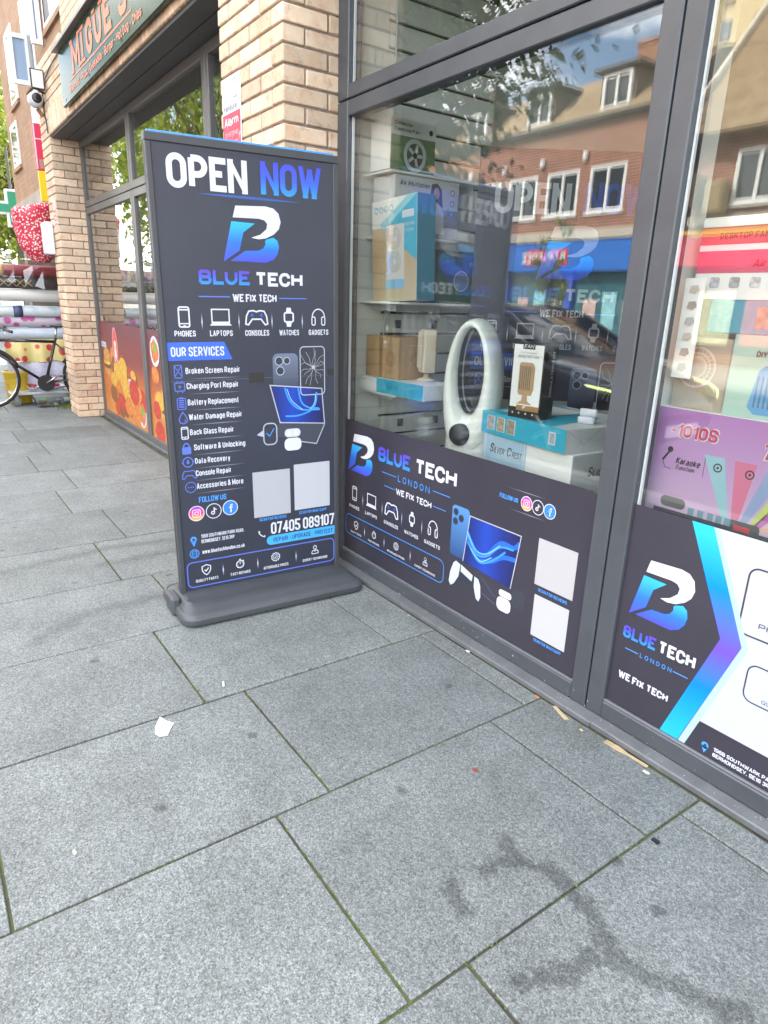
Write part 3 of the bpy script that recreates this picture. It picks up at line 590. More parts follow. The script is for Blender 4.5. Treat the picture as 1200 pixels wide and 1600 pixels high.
def ic_pad(): b = B(); b.line(PADP, .075, True); return b
def ic_padkeys():
    b = B(); b.rect(-.34, .07, -.16, .13); b.rect(-.28, .01, -.22, .19)
    for x, y in ((.20, .10), (.32, .10), (.26, .16), (.26, .04)): b.disc(x, y, .04, n=8)
    return b
def ic_watch():
    b = B(); b.line(rrect(-.26, -.24, .26, .24, .1), .085, True); b.poly([(-.16, .27), (.16, .27), (.12, .5), (-.12, .5)]); b.poly([(-.16, -.27), (.16, -.27), (.12, -.5), (-.12, -.5)]); return b
def ic_head():
    b = B(); b.ring(0, 0.0, .38, .06, ry=.44, a0=0, a1=180, n=16); b.line(rrect(-.40, -.42, -.20, .02, .08), .06, True); b.line(rrect(.20, -.42, .40, .02, .08), .06, True)
    b.line([(-.38, .0), (-.42, -.1)], .05); b.line([(.38, .0), (.42, -.1)], .05); return b
def ic_shield():
    b = B(); b.line([(0, .5), (.4, .34), (.38, -.05), (.2, -.36), (0, -.5), (-.2, -.36), (-.38, -.05), (-.4, .34)], .09, True); b.line([(-.17, .02), (-.04, -.13), (.2, .17)], .1); return b
def ic_stop():
    b = B(); b.ring(0, -.07, .36, .09, n=20); b.rect(-.1, .36, .1, .46); b.rect(-.035, .26, .035, .40); b.line([(.26, .30), (.36, .22)], .09); b.line([(0, -.07), (0, .14)], .07)
    for i in range(8): b.disc(.24 * math.cos(i * .785), -.07 + .24 * math.sin(i * .785), .035, n=6)
    return b
def ic_badge():
    b = B(); b.line([((.44 if i % 2 else .37) * math.cos(i * math.pi / 10), (.44 if i % 2 else .37) * math.sin(i * math.pi / 10)) for i in range(20)], .075, True); b.ring(0, 0, .23, .05, n=16); b.line([(-.1, 0), (-.02, -.08), (.11, .1)], .06); return b
def ic_tech():
    b = B(); b.ring(0, .24, .17, .07, n=14); b.line([(-.34, -.42), (-.34, -.20), (-.18, -.04), (.18, -.04), (.34, -.20), (.34, -.42)], .07, True); b.line([(-.1, -.06), (0, -.2), (.1, -.06)], .06); b.line([(-.2, .3), (0, .46), (.2, .3)], .08); return b
def ic_broken(): b = B(); b.line(rrect(-.3, -.5, .3, .5, .08), .07, True); b.line([(-.26, .42), (.26, -.36)], .06); b.line([(.26, .42), (-.26, -.36)], .06); return b
def ic_chip():
    b = B(); b.line(rrect(-.4, -.33, .4, .33, .08), .08, True); b.poly([(.06, .22), (-.14, -.04), (0, -.04), (-.06, -.22), (.14, .04), (0, .04)])
    for x in (-.2, .2): b.rect(x - .03, .34, x + .03, .5); b.rect(x - .03, -.5, x + .03, -.34)
    return b
def ic_batt():
    b = B(); b.line(rrect(-.34, -.5, .34, .40, .07), .07, True); b.rect(-.14, .43, .14, .5)
    for y in (.24, .06, -.12, -.30): b.rect(-.22, y - .05, .22, y + .05)
    return b
def ic_drop(): b = B(); b.line([(0, .5), (.2, .2), (.34, -.1), (.28, -.36), (0, -.48), (-.28, -.36), (-.34, -.1), (-.2, .2)], .08, True); b.ring(0, -.12, .18, .05, a0=-70, a1=0, n=6); return b
def ic_lock(): b = B(); b.poly(rrect(-.38, -.5, .38, .12, .08)); b.ring(0, .12, .24, .1, a0=0, a1=180, n=12, ry=.32); return b
def ic_data(): b = B(); b.ring(0, 0, .42, .09, n=20); b.poly([(-.08, .2), (.08, .2), (.08, 0), (.17, 0), (0, -.2), (-.17, 0), (-.08, 0)]); b.poly([(.34, .0), (.56, .0), (.45, .16)]); b.poly([(-.34, 0), (-.56, 0), (-.45, -.16)]); return b
def ic_dots():
    b = B(); b.ring(0, 0, .46, .07, n=22)
    for x in (-.2, 0, .2): b.disc(x, 0, .06, n=8)
    return b
def ic_pin(): b = B(); b.add([(x, y, 0) for x, y in [(.3 * math.cos(t * .449), .2 + .3 * math.sin(t * .449)) for t in range(14)]] + [(.13 * math.cos(t * .449), .2 + .13 * math.sin(t * .449), 0) for t in range(14)], [(t, (t + 1) % 14, 14 + (t + 1) % 14, 14 + t) for t in range(14)]); b.poly([(-.27, .08), (-.1, .1), (.1, .1), (.27, .08), (0, -.5)]); return b
def ic_globe(): b = B(); b.ring(0, 0, .45, .07, n=20); b.ring(0, 0, .2, .06, ry=.45, n=16); b.rect(-.45, -.03, .45, .03); b.rect(-.38, .2, .38, .25); b.rect(-.38, -.25, .38, -.2); return b
def ic_call(): b = B(); b.line([(-.4, .4), (-.36, .12), (-.14, -.16), (.12, -.36), (.4, -.4)], .12); b.line([(-.44, .42), (-.28, .24)], .22); b.line([(.42, -.44), (.24, -.28)], .22); return b
def socials(P, cs, r):
    (x1, y1), (x2, y2), (x3, y3) = cs
    for x, y, m in ((x1, y1, GINSTA), (x2, y2, INK), (x3, y3, mat('print_fb_blue', (0.04, 0.20, 0.72), 0.4))):
        P.put('social_badge', B().disc(x, y, r), WHITE, 0.0010); P.put('social_badge', B().disc(x, y, r * .9), m, 0.0013)
    q = r * .95
    b = B(); b.line(rrect(-.5, -.5, .5, .5, .2), .1, True); b.ring(0, 0, .24, .1, n=16); b.disc(.28, .28, .06, n=8); P.put('social_icon', tform(b, x1, y1, q), WHITE, 0.0016)
    b = B(); b.line([(.06, .5), (.06, -.2)], .15); b.ring(-.13, -.22, .2, .13, n=14); b.line([(.06, .45), (.2, .25), (.4, .18)], .13)
    P.put('social_icon', tform(B().add(b.v, b.f), x2 + .04 * r, y2 - .03 * r, q), mat('print_red', (0.75, 0.03, 0.12), 0.4), 0.0015); P.put('social_icon', tform(b, x2, y2, q), WHITE, 0.0018)
    b = B(); b.rect(-.02, -.72, .18, .2); b.rect(-.2, -.02, .36, .15); b.line([(.08, .15), (.1, .38), (.22, .45), (.38, .44)], .19); P.put('social_icon', tform(b, x3, y3, q * .92), WHITE, 0.0016)
ICONS5 = ((ic_phone, 'PHONES'), (ic_laptop, 'LAPTOPS'), (ic_pad, 'CONSOLES'), (ic_watch, 'WATCHES'), (ic_head, 'GADGETS'))
ICONS4 = ((ic_shield, 'QUALITY PARTS'), (ic_stop, 'FAST REPAIRS'), (ic_badge, 'AFFORDABLE PRICES'), (ic_tech, 'EXPERT TECHNICIANS'))
def spline(P, n=8):
    out = []
    for i in range(len(P) - 1):
        a, b, c, d = P[max(i - 1, 0)], P[i], P[i + 1], P[min(i + 2, len(P) - 1)]
        for k in range(n): t = k / n; out.append(tuple(.5 * (2 * b[q] + (c[q] - a[q]) * t + (2 * a[q] - 5 * b[q] + 4 * c[q] - d[q]) * t * t + (3 * b[q] - a[q] - 3 * c[q] + d[q]) * t ** 3) for q in (0, 1)))
    return out + [P[-1]]
def waves(P, pts, m, w):
    b = B()
    for L_ in pts: b.line(spline(L_), w)
    P.wz = getattr(P, 'wz', 0) + 1; P.put('screen_wave', b, m, 0.0014 + .00025 * P.wz)

# ------------------------------------------------------------------ pavement sign
sign = thing('pavement_sign', 'tall black poster sign reading OPEN NOW on a black plastic base beside the window', 'sign')
SY, SRL = -0.079, 0.015
su = Vector((-math.sin(SY), math.cos(SY), 0)); sv = Vector((0, 0, 1)); sn = Vector((math.cos(SY), math.sin(SY), 0))
suu = su * math.cos(SRL) + sv * math.sin(SRL); svv = sv * math.cos(SRL) - su * math.sin(SRL)
SIGN_C = Vector((-2.65, 1.218, 0.0815))
sign.location = (SIGN_C.x, SIGN_C.y, 0.0)
MS = frame((0, 0, SIGN_C.z), suu, svv)          # local to the sign root
K = 1.0474
hw, hh = 0.739 / 2 * K, 1.729 * K
CAS = mat('sign_casing', (0.048, 0.052, 0.060), 0.45, var=0.1, vscale=4)
b = B(); b.cbox(-hw, hw, 0.0, hh, -0.034, -0.004, 0.003); b.build('poster_backing', CAS, sign, M=MS)
b = B()
for x0, x1, y0, y1 in ((-hw, -hw + 0.022, -0.03, hh - 0.03), (hw - 0.022, hw, -0.03, hh - 0.03), (-hw - 0.001, hw + 0.001, hh - 0.03, hh)): b.cbox(x0, x1, y0, y1, -0.040, 0.006, 0.003)
b.build('frame_rail', CAS, sign, M=MS)
b = B(); b.cbox(-hw + 0.012, hw - 0.012, hh, hh + 0.009, -0.030, -0.010, 0.002); b.build('blue_film_strip', mat('blue_film', (0.06, 0.30, 0.75), 0.25), sign, M=MS)
PS = Panel(sign, MS, K)
PS.put('poster', B().rect(-.352, -.01, .352, 1.70), INK, 0.0002)
def sign_art(PS):
    T = PS.text
    T('OPEN', -.155, 1.616, .296, .113, WHITE, .036); T('NOW', .170, 1.622, .250, .113, GNOW, .036)
    PS.put('printed_glow', B().poly([(-.20, 1.548), (0, 1.541), (.21, 1.548), (0, 1.556)]), GGLOW)
    logo(PS, .02, 1.42, 1.0, 1.0)
    T('BLUE', -.113, 1.263, .198, .052, GBLUE, .044); T('TECH', .109, 1.261, .200, .052, WHITE, .044)
    b = B(); b.rect(-.217, 1.191, -.096, 1.195); b.rect(.106, 1.189, .226, 1.193); PS.put('printed_rule', b, LINEB)
    T('WE FIX TECH', .005, 1.190, .180, .029, WHITE, .03)
    for i, ((f, s), x) in enumerate(zip(ICONS5, (-.277, -.137, .009, .146, .278))):
        PS.put('icon', tform(f(), x, 1.118, (.072, .068, .076, .074, .074)[i]), WHITE); T(s, x, 1.058, (.080, .090, .100, .086, .090)[i], .022, WHITE, .02)
        if i == 2: PS.put('icon', tform(ic_padkeys(), x, 1.118, .076), BLUE, .0016)
        if i: PS.put('divider', B().poly([(x - .073, 1.065), (x - .0705, 1.10), (x - .073, 1.14), (x - .0755, 1.10)]), GFADE)
    PS.put('printed_banner', B().poly([(-.350, .958), (-.098, .958), (-.128, 1.026), (-.350, 1.026)]), BLUE, .0010); T('OUR SERVICES', -.233, .991, .206, .036, WHITE, .025)
    rows = [('Broken Screen Repair', ic_broken, .917, .216), ('Charging Port Repair', ic_chip, .859, .207), ('Battery Replacement', ic_batt, .796, .205), ('Water Damage Repair', ic_drop, .738, .216), ('Back Glass Repair', ic_phone, .678, .178),
            ('Software & Unlocking', ic_lock, .616, .212), ('Data Recovery', ic_data, .560, .145), ('Console Repair', ic_pad, .509, .147), ('Accessories & More', ic_dots, .455, .196)]
    for i, (s, f, y, w) in enumerate(rows):
        x0 = -.286 + (.012 if i >= 5 else 0)
        T(s, x0 + w / 2, y + .002, w, .024, WHITE, .02); PS.put('icon', tform(f(), -.314 + .002 * i, y, .047), WHITE if i == 4 else LINEB)
        PS.put('printed_rule', B().rect(-.285, y - .030, -.065, y - .0275), GFADEX)
    T('FOLLOW US', -.212, .398, .115, .024, SKYB, .03)
    socials(PS, ((-.283, .341), (-.211, .342), (-.140, .346)), .033)
    T('196B SOUTHWARK PARK ROAD,', -.178, .239, .185, .016, WHITE, .02); T('BERMONDSEY, SE16 3RP', -.200, .216, .142, .016, WHITE, .02)
    T('www.bluetechlondon.co.uk', -.178, .169, .185, .018, WHITE, .02)
    PS.put('icon', tform(ic_pin(), -.303, .220, .045), SKYB); PS.put('icon', tform(ic_globe(), -.303, .166, .042), SKYB)
    PS.put('printed_square', B().rect(-.037, .283, .133, .486), mat('print_qr_grey', (0.40, 0.41, 0.44), .4), .0010); PS.put('printed_square', B().rect(.152, .291, .325, .500), mat('print_square_pale', (0.46, 0.47, 0.50), .4), .0010)
    T('SCAN FOR REVIEWS', .049, .271, .125, .014, SKYB, .02); T('SCAN FOR WHATSAPP', .240, .276, .135, .014, SKYB, .02)
    PS.put('icon', tform(ic_call(), -.005, .205, .034), WHITE); T('07405 089107', .192, .224, .310, .054, WHITE, .05)
    PS.put('printed_pill', B().poly(rrect(.016, .147, .40, .190, .021)[6:] + []) if False else B().poly([(.352, .147), (.352, .190)] + [(.037 + .0215 * math.cos(R(a)), .1685 + .0215 * math.sin(R(a))) for a in range(90, 271, 20)]), mat('print_cyan', (0.06, 0.38, 0.85), .4), .0010)
    T('REPAIR - UPGRADE - PROTECT', .193, .1685, .292, .021, INK, .006)
    PS.put('printed_border', B().line(rrect(-.338, -.004 + .02, .345, .128, .022), .005, True), LINEB)
    for (f, s), x, w in zip(ICONS4, (-.258, -.110, .055, .248), (.096, .088, .118, .124)):
        PS.put('icon', tform(f(), x, .086, .046), WHITE); T(s, x, .042, w, .0135, WHITE, .015)
    for x in (-.186, -.030, .153): PS.put('divider', B().poly([(x, .04), (x + .003, .07), (x, .105), (x - .003, .07)]), GFADE)
    # devices
    PS.put('printed_phone', B().poly(rrect(.070, .80, .182, .975, .022)), GPHONE2, .0009)
    b = B(); b.disc(.098, .945, .016, n=14); b.disc(.132, .945, .013, n=14); b.disc(.102, .905, .016, n=14); PS.put('printed_lens', b, INK, .0013)
    b = B()
    for x, y, r in ((.098, .945, .017), (.132, .945, .014), (.102, .905, .017)): b.ring(x, y, r, .003, n=14)
    PS.put('printed_lens', b, SILVER, .0015)
    PS.put('printed_phone', B().poly(rrect(.192, .80, .304, 1.0, .016)), mat('print_screen_dark', (0.03, 0.033, 0.045), .4), .0010); PS.put('printed_phone', B().line(rrect(.192, .80, .304, 1.0, .016), .004, True), SILVER, .0014)
    b = B(); rr = random.Random(5)
    for i in range(15):
        a = i * .419; p = [(.252, .915)]
        for q in range(1, 4): p.append((.252 + q * .022 * math.cos(a + rr.uniform(-.25, .25)), .915 + q * .026 * math.sin(a + rr.uniform(-.25, .25))))
        p = [(min(.300, max(.196, x)), min(.994, max(.84, y))) for x, y in p]; b.line(p, .0014)
    b.disc(.252, .915, .008, n=8); PS.put('printed_crack', b, SILVER, .0016)
    PS.put('printed_laptop', B().poly([(.055, .848), (.290, .824), (.302, .672), (.095, .690)]), GSCREEN, .0012); PS.put('printed_laptop', B().line([(.055, .848), (.290, .824), (.302, .672), (.095, .690)], .0045, True), SILVER, .0016)
    waves(PS, [[(.12, .835), (.14, .78), (.19, .74), (.28, .735)], [(.18, .83), (.195, .77), (.23, .745), (.275, .74)], [(.265, .81), (.262, .77), (.24, .735), (.18, .715), (.12, .715)]], WAVE, .007)
    waves(PS, [[(.13, .83), (.15, .78), (.20, .738)], [(.26, .80), (.255, .765), (.235, .738)]], mat('print_wave_pale', (0.30, 0.62, 0.95), .4), .003)
    PS.put('printed_keyboard', B().poly([(.095, .688), (.302, .668), (.262, .585), (.02, .648)]), mat('print_key_dark', (0.05, 0.055, 0.075), .4), .0008); PS.put('printed_keyboard', B().line([(.302, .668), (.262, .585), (.19, .60)], .004), SILVER, .0014)
    PS.put('printed_laptop_edge', B().poly([(-.01, .645), (.06, .69), (.06, .62)]), SILVER, .0008)
    PS.put('printed_watch', B().poly(rrect(.020, .600, .078, .690, .02)), INK, .0016); PS.put('printed_watch', B().line(rrect(.020, .600, .078, .690, .02), .005, True), SILVER, .0018)
    PS.put('printed_watch_hand', B().line([(.032, .65), (.046, .636), (.066, .668)], .0035), SKYB, .0020)
    PS.put('printed_earbuds', B().poly(rrect(.112, .565, .190, .620, .022)), WHITE, .0018); PS.put('printed_earbuds', B().poly(rrect(.114, .624, .187, .660, .017)), mat('print_pale_grey', (0.55, .58, .63), .4), .0017)
    b = B(); b.disc(.135, .642, .010, .013, n=12); b.disc(.166, .642, .010, .013, n=12); PS.put('printed_earbuds', b, WHITE, .0020)
sign_art(PS)
for q in ((-.034, .862, .030, .902), (.318, .878, .350, .906)): PS.put('tape_patch', B().rect(*q), mat('black_tape', (0.022, 0.022, 0.022), 0.6), .0024)
PS.put('seam_line', B().rect(-.35, .879, .35, .8805), mat('seam_grey', (0.12, 0.13, 0.15), .4), .0022)
# moulded base
def base_ring(x0, x1, y0, y1, r, z, n=6): return [(x, y, z) for x, y in rrect(x0, y0, x1, y1, r, n)]
PL = mat('base_plastic', (0.052, 0.058, 0.064), 0.5, var=0.15, vscale=6, bump=0.15, bscale=400, dirt=((0.10, 0.10, 0.095), 25, 0.66))
MB = Matrix.Rotation(SY * 0.75, 4, 'Z')
b = B()
b.loft([base_ring(-.185, .185, -.412, .412, .050, 0.001), base_ring(-.186, .186, -.413, .413, .050, .007), base_ring(-.205, .205, -.432, .432, .060, .009), base_ring(-.207, .207, -.434, .434, .062, .014), base_ring(-.207, .207, -.434, .434, .062, .034), base_ring(-.196, .196, -.427, .427, .058, .047), base_ring(-.182, .182, -.420, .420, .052, .052),
        base_ring(-.178, .178, -.417, .417, .050, .0505), base_ring(-.145, .145, -.400, .400, .046, .064), base_ring(-.110, .110, -.388, .388, .040, .074), base_ring(-.106, .106, -.386, .386, .038, .0728), base_ring(-.06, .06, -.36, .36, .03, .080)])
o = b.build('base', PL, sign, True, MB)
md = o.modifiers.new('edge', 'EDGE_SPLIT'); md.split_angle = R(35)
for sx in (-1, 1):
    b = B(); b.line([(x, y) for x, y in rrect(-.33, -.028, .33, .028, .027)], .004, True)
    V = [(sx * (.085 + y * .9), x, .0772 - abs(y + .0) * 0 - (sx * (sx * (.085 + y * .9)) - .06) * .155) for x, y, _ in b.v]
    b.v = V; b.build('base_groove', mat('groove_dark', (0.022, 0.024, 0.026), 0.6), sign, M=MB)
b = B(); b.cbox(-.055, .055, -.445, -.405, .0, .085, .010); b.build('base_end_block', PL, sign, M=MB)
b = B(); b.disc(0, 0, .006, n=8); 

# ------------------------------------------------------------------ vinyl on the shop window (street side of the glass)
def vinyl_root(name, label, x): return thing(name, label, 'window graphic', (x, 1.736, 0.085))
v1 = vinyl_root('window_graphic', 'black vinyl panel with blue laptop picture low on the wide shop window', -2.0)
V1 = Panel(v1, frame((2.0, 0, -0.085), (1, 0, 0), (0, 0, 1)))
P = rrect(-2.785, 0.080, -1.2505, 0.773, 0.002, 1)
V1.put('vinyl_sheet', B().poly([(-2.785, .097), (-1.2505, .097), (-1.2505, .742), (-1.258, .764), (-1.278, .773), (-2.785, .773)]), INK2, 0.0002)
def vinyl_wordmark(P, bx0, bx1, tx0, tx1, y, h):
    P.text('BLUE', (bx0 + bx1) / 2, y, bx1 - bx0, h, GBLUE, .046); P.text('TECH', (tx0 + tx1) / 2, y, tx1 - tx0, h, WHITE, .046)
logo(V1, -2.622, .615, .97, .97)
vinyl_wordmark(V1, -2.487, -2.242, -2.203, -1.930, .655, .068)
b = B(); b.rect(-2.455, .5715, -2.340, .5745); b.rect(-2.078, .5725, -1.964, .5755); b.rect(-2.434, .5095, -2.346, .5125); b.rect(-2.070, .507, -1.985, .510); V1.put('printed_rule', b, SKYB)
V1.text('LONDON', -2.212, .571, .228, .030, SKYB, .005, gap=1.3); V1.text('WE FIX TECH', -2.209, .508, .258, .029, WHITE, .035)
for i, ((f, s), x, w) in enumerate(zip(ICONS5, (-2.687, -2.535, -2.368, -2.211, -2.062), (.092, .102, .113, .102, .108))):
    V1.put('icon', tform(f(), x, .408, (.070, .072, .086, .068, .078)[i]), WHITE); V1.text(s, x, .337, w, .017, WHITE, .025)
    if i == 2: V1.put('icon', tform(ic_padkeys(), x, .408, .086), BLUE, .0016)
    if i: V1.put('divider', B().poly([(x - .076, .35), (x - .0735, .39), (x - .076, .435), (x - .0785, .39)]), GFADE)
V1.put('printed_border', B().line(rrect(-2.764, .182, -1.976, .287, .03), .0045, True), mat('print_border_blue', (0.05, 0.22, 0.60), .4))
for (f, s), x, w in zip(ICONS4, (-2.667, -2.506, -2.322, -2.102), (.100, .096, .140, .145)):
    V1.put('icon', tform(f(), x, .243, .042), WHITE); V1.text(s, x, .202, w, .011, WHITE, .015)
for x in (-2.588, -2.418, -2.212): V1.put('divider', B().poly([(x, .20), (x + .003, .23), (x, .265), (x - .003, .23)]), GFADE)
V1.put('printed_phone', B().poly(rrect(-1.945, .335, -1.840, .553, .018)), GPHONE, .0008)
b = B()
for x, y in ((-1.922, .525), (-1.922, .485), (-1.888, .505)): b.ring(x, y, .013, .005, n=12); b.disc(x, y, .010, n=10)
V1.put('printed_lens', b, INK, .0012)
V1.put('printed_laptop', B().poly([(-1.836, .531), (-1.559, .531), (-1.589, .311), (-1.860, .330)]), GSCREEN, .0011)
V1.put('printed_laptop', B().line([(-1.860, .330), (-1.836, .531), (-1.559, .531), (-1.589, .311)], .004), SILVER, .0018)
waves(V1, [[(-1.845, .46), (-1.79, .40), (-1.73, .40), (-1.66, .47), (-1.59, .475), (-1.565, .50)], [(-1.845, .44), (-1.78, .37), (-1.71, .38), (-1.64, .42), (-1.575, .43)]], mat('print_deep_wave', (0.025, 0.13, 0.75), .4), .018)
waves(V1, [[(-1.845, .455), (-1.79, .39), (-1.73, .395), (-1.66, .455), (-1.59, .465)], [(-1.84, .42), (-1.77, .36), (-1.70, .385), (-1.63, .445)]], WAVE, .008)
waves(V1, [[(-1.845, .462), (-1.79, .402), (-1.73, .405), (-1.66, .462)], [(-1.82, .40), (-1.76, .365), (-1.70, .40)]], MATS['print_wave_pale'], .003)
b = B(); b.poly([(-1.915, .305), (-1.90, .318), (-1.872, .310), (-1.880, .255), (-1.905, .215), (-1.925, .200), (-1.938, .215), (-1.932, .26)]); b.poly([(-1.868, .312), (-1.795, .290), (-1.80, .262), (-1.868, .282)]); b.poly([(-1.785, .290), (-1.762, .285), (-1.748, .262), (-1.742, .215), (-1.752, .192), (-1.768, .200), (-1.785, .245)])
V1.put('printed_gamepad', b, mat('print_pad_grey', (0.50, 0.57, 0.68), .4), .0022); V1.put('printed_gamepad', B().poly([(-1.88, .29), (-1.79, .268), (-1.775, .215), (-1.80, .23), (-1.86, .245), (-1.885, .235)]), INK, .0019)
b = B(); b.line([(-1.74, .235), (-1.66, .215)], .003); b.line([(-1.75, .30), (-1.665, .245)], .002); V1.put('printed_cable', b, mat('print_cable', (0.10, 0.14, 0.22), .4))
V1.put('printed_watch', B().poly(rrect(-1.572, .250, -1.518, .318, .014)), mat('print_watch_dark', (0.04, 0.045, 0.06), .4), .0012); V1.put('printed_watch', B().line(rrect(-1.572, .250, -1.518, .318, .014), .004, True), PANELGREY, .0014)
V1.put('printed_earbuds', B().poly(rrect(-1.652, .205, -1.578, .262, .022)), WHITE, .0022); V1.put('printed_earbuds', B().poly(rrect(-1.645, .264, -1.578, .292, .013)), MATS['print_pale_grey'], .0020)
V1.text('FOLLOW US', -1.639, .658, .094, .017, SKYB, .03); socials(V1, ((-1.551, .658), (-1.497, .658), (-1.443, .658)), .0275)
b = B(); b.rect(-1.65, .696, -1.465, .698); V1.put('printed_rule', b, GFADEX); b = B(); b.rect(-1.638, .618, -1.454, .620); V1.put('printed_rule', b, GFADEX)
V1.put('printed_square', B().rect(-1.476, .376, -1.303, .552), mat('print_qr_grey2', (0.42, 0.42, 0.43), .4), .0010); V1.put('printed_square', B().rect(-1.469, .175, -1.310, .338), MATS['print_square_pale'], .0010)
V1.text('SCAN FOR REVIEWS', -1.389, .360, .132, .0125, SKYB, .02); V1.text('SCAN FOR WHATSAPP', -1.387, .162, .128, .0125, SKYB, .02)

v2 = vinyl_root('window_graphic', 'black and white vinyl panel with blue arrow band at the right of the picture', -0.5)
V2 = Panel(v2, frame((0.5, 0, -0.085), (1, 0, 0), (0, 0, 1)))
V2.put('vinyl_sheet', B().rect(-1.121, .097, .298, .773), INK2, 0.0002)
V2.put('vinyl_white', B().poly([(-.859, .773), (.298, .773), (.298, .194), (-.809, .194), (-.719, .466)]), mat('vinyl_white', (0.46, 0.49, 0.58), .4), .0007)
GBAND = grad('print_band', [(0.0, (0.02, 0.42, 0.92)), (0.3, (0.0, 0.20, 0.88)), (0.5, (0.14, 0.07, 0.52)), (0.75, (0.0, 0.22, 0.88)), (1.0, (0.03, 0.50, 0.93))])
V2.put('vinyl_band', B().poly([(-.858, .773), (-.719, .466), (-.838, .097), (-.859, .097), (-.737, .466), (-.873, .773)]), mat('print_pale_teal', (0.36, 0.50, 0.60), .4), .0010)
V2.put('vinyl_band', B().poly([(-.937, .773), (-.873, .773), (-.737, .466), (-.861, .097), (-.920, .097), (-.797, .466)]), GBAND, .0013)
logo(V2, -.975, .522, .83, .97)
vinyl_wordmark(V2, -1.094, -.980, -.970, -.851, .361, .041)
b = B(); b.rect(-1.079, .3025, -1.033, .3055); b.rect(-.912, .3025, -.865, .3055); V2.put('printed_rule', b, SKYB); V2.text('LONDON', -.971, .304, .108, .015, SKYB, .01, gap=1.35)
V2.text('WE FIX TECH', -1.0, .209, .176, .025, WHITE, .06)
V2.put('icon', tform(ic_pin(), -.778, .121, .036), SKYB); V2.text('196B SOUTHWARK PARK ROAD,', -.640, .132, .224, .0125, WHITE, .03); V2.text('BERMONDSEY, SE16 3RP', -.667, .114, .170, .0125, WHITE, .03)
DK = mat('print_slate', (0.045, 0.045, 0.06), .4)
for i in range(4):
    x = -.757 + i * .25; V2.put('printed_border', B().line(rrect(x, .508, x + .22, .697, .025), .005, True), DK); V2.text(('PHONES', 'LAPTOPS', 'CONSOLES', 'WATCHES')[i], x + .11, .545, .12, .016, DK, .015)
    V2.put('icon', tform((ic_phone, ic_laptop, ic_pad, ic_watch)[i](), x + .11, .62, .08), DK)
    x = -.709 + i * .25; V2.put('printed_border', B().line(rrect(x, .325, x + .22, .434, .025), .004, True), DK); V2.text(ICONS4[i][1], x + .12, .342, .14, .011, DK, .01)
    V2.put('icon', tform(ICONS4[i][0](), x + .11, .39, .05), DK)

# ------------------------------------------------------------------ window display inside the shop
WOODW = mat('white_laminate', (0.84, 0.86, 0.81), 0.55, var=0.05, vscale=5)
sw = thing('slatwall', 'white slotted display wall behind the fan boxes at the left of the window', 'display wall', (-2.86, 2.2, 0))
SW = Sub(sw)
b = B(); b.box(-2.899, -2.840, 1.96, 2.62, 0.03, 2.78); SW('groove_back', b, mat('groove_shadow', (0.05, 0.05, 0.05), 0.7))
zz = 0.05
while zz < 2.7:
    b = B(); b.cbox(-2.840, -2.822, 1.958, 2.622, zz, zz + 0.091, 0.002); SW('slat', b, WOODW); zz += 0.103
b = B(); b.cbox(-2.899, -2.818, 1.762, 1.955, 0.013, 2.80, 0.002); SW('end_panel', b, WOODW)
b = B(); b.tube([(-2.80, 1.985, 2.75), (-2.802, 1.982, 2.0), (-2.799, 1.975, 1.4), (-2.81, 1.955, 1.0), (-2.81, 1.95, 0.8)], 0.004, 6); SW('white_cable', b, WHITE)
for y, z in ((2.06, 1.235), (2.30, 1.235), (2.10, 0.73), (2.34, 0.73), (2.28, 1.70)):
    b = B(); b.cbox(-2.822, -2.812, y - .017, y + .017, z - .03, z + .01, .002); SW('bracket_plate', b, mat('bracket_dark', (0.06, 0.06, 0.065), 0.5))
pt = thing('partition_board', 'pale upright board inside the glass behind the dark mullion', 'partition', (-1.15, 1.9, 0))
b = B(); b.cbox(-1.165, -1.142, 1.775, 1.895, 0.013, 2.90, 0.002); Sub(pt)('board', b, WOODW)
plat = thing('display_plinth', 'low white plinth inside the window carrying the fans and boxes', 'plinth', (-1.6, 2.0, 0.012))
PL_ = Sub(plat)
b = B(); b.cbox(-2.60, -1.25, 1.80, 2.30, 0.45, 0.47, 0.002); PL_('top', b, WOODW)
b = B(); b.box(-2.58, -1.27, 1.82, 2.28, 0.013, 0.449); PL_('body', b, WOODW)
def carton(name, label, cat, c, size, rz, mats, group=None, tilt=0.0):
    """a closed box: c = centre of its base; mats = (front, side, top); front is the -Y face before turning. returns root and Panels for front and right side"""
    w, d, h = size; t = thing(name, label, cat, c, 0, group, (0, R(tilt), R(rz)))
    b = B(); b.cbox(-w / 2, w / 2, -d / 2, d / 2, 0, h, 0.0015); b.cur = 0
    for i, f in enumerate(b.f):
        V = [Vector(b.v[q]) for q in f]; n = (V[1] - V[0]).cross(V[2] - V[0])
        b.mi[i] = 1 if abs(n.x) > max(abs(n.y), abs(n.z)) else (2 if abs(n.z) > abs(n.y) else 0)
    b.build('box_body', list(mats), t)
    return t, Panel(t, frame((0, -d / 2, 0), (1, 0, 0), (0, 0, 1))), Panel(t, frame((w / 2, 0, 0), (0, 1, 0), (0, 0, 1))), Panel(t, frame((0, 0, h), (1, 0, 0), (0, 1, 0)))
TEAL = mat('carton_teal', (0.045, 0.40, 0.56), 0.4); TEALD = mat('carton_teal_dark', (0.03, 0.22, 0.33), 0.4)
CW = mat('carton_white', (0.80, 0.82, 0.80), 0.45, var=0.04, vscale=5); CG = mat('carton_grey', (0.58, 0.60, 0.61), 0.5, var=0.06, vscale=4)
KRAFT = mat('kraft_card', (0.42, 0.27, 0.14), 0.75, var=0.08, vscale=9); BK = mat('carton_black', (0.015, 0.015, 0.017), 0.35)
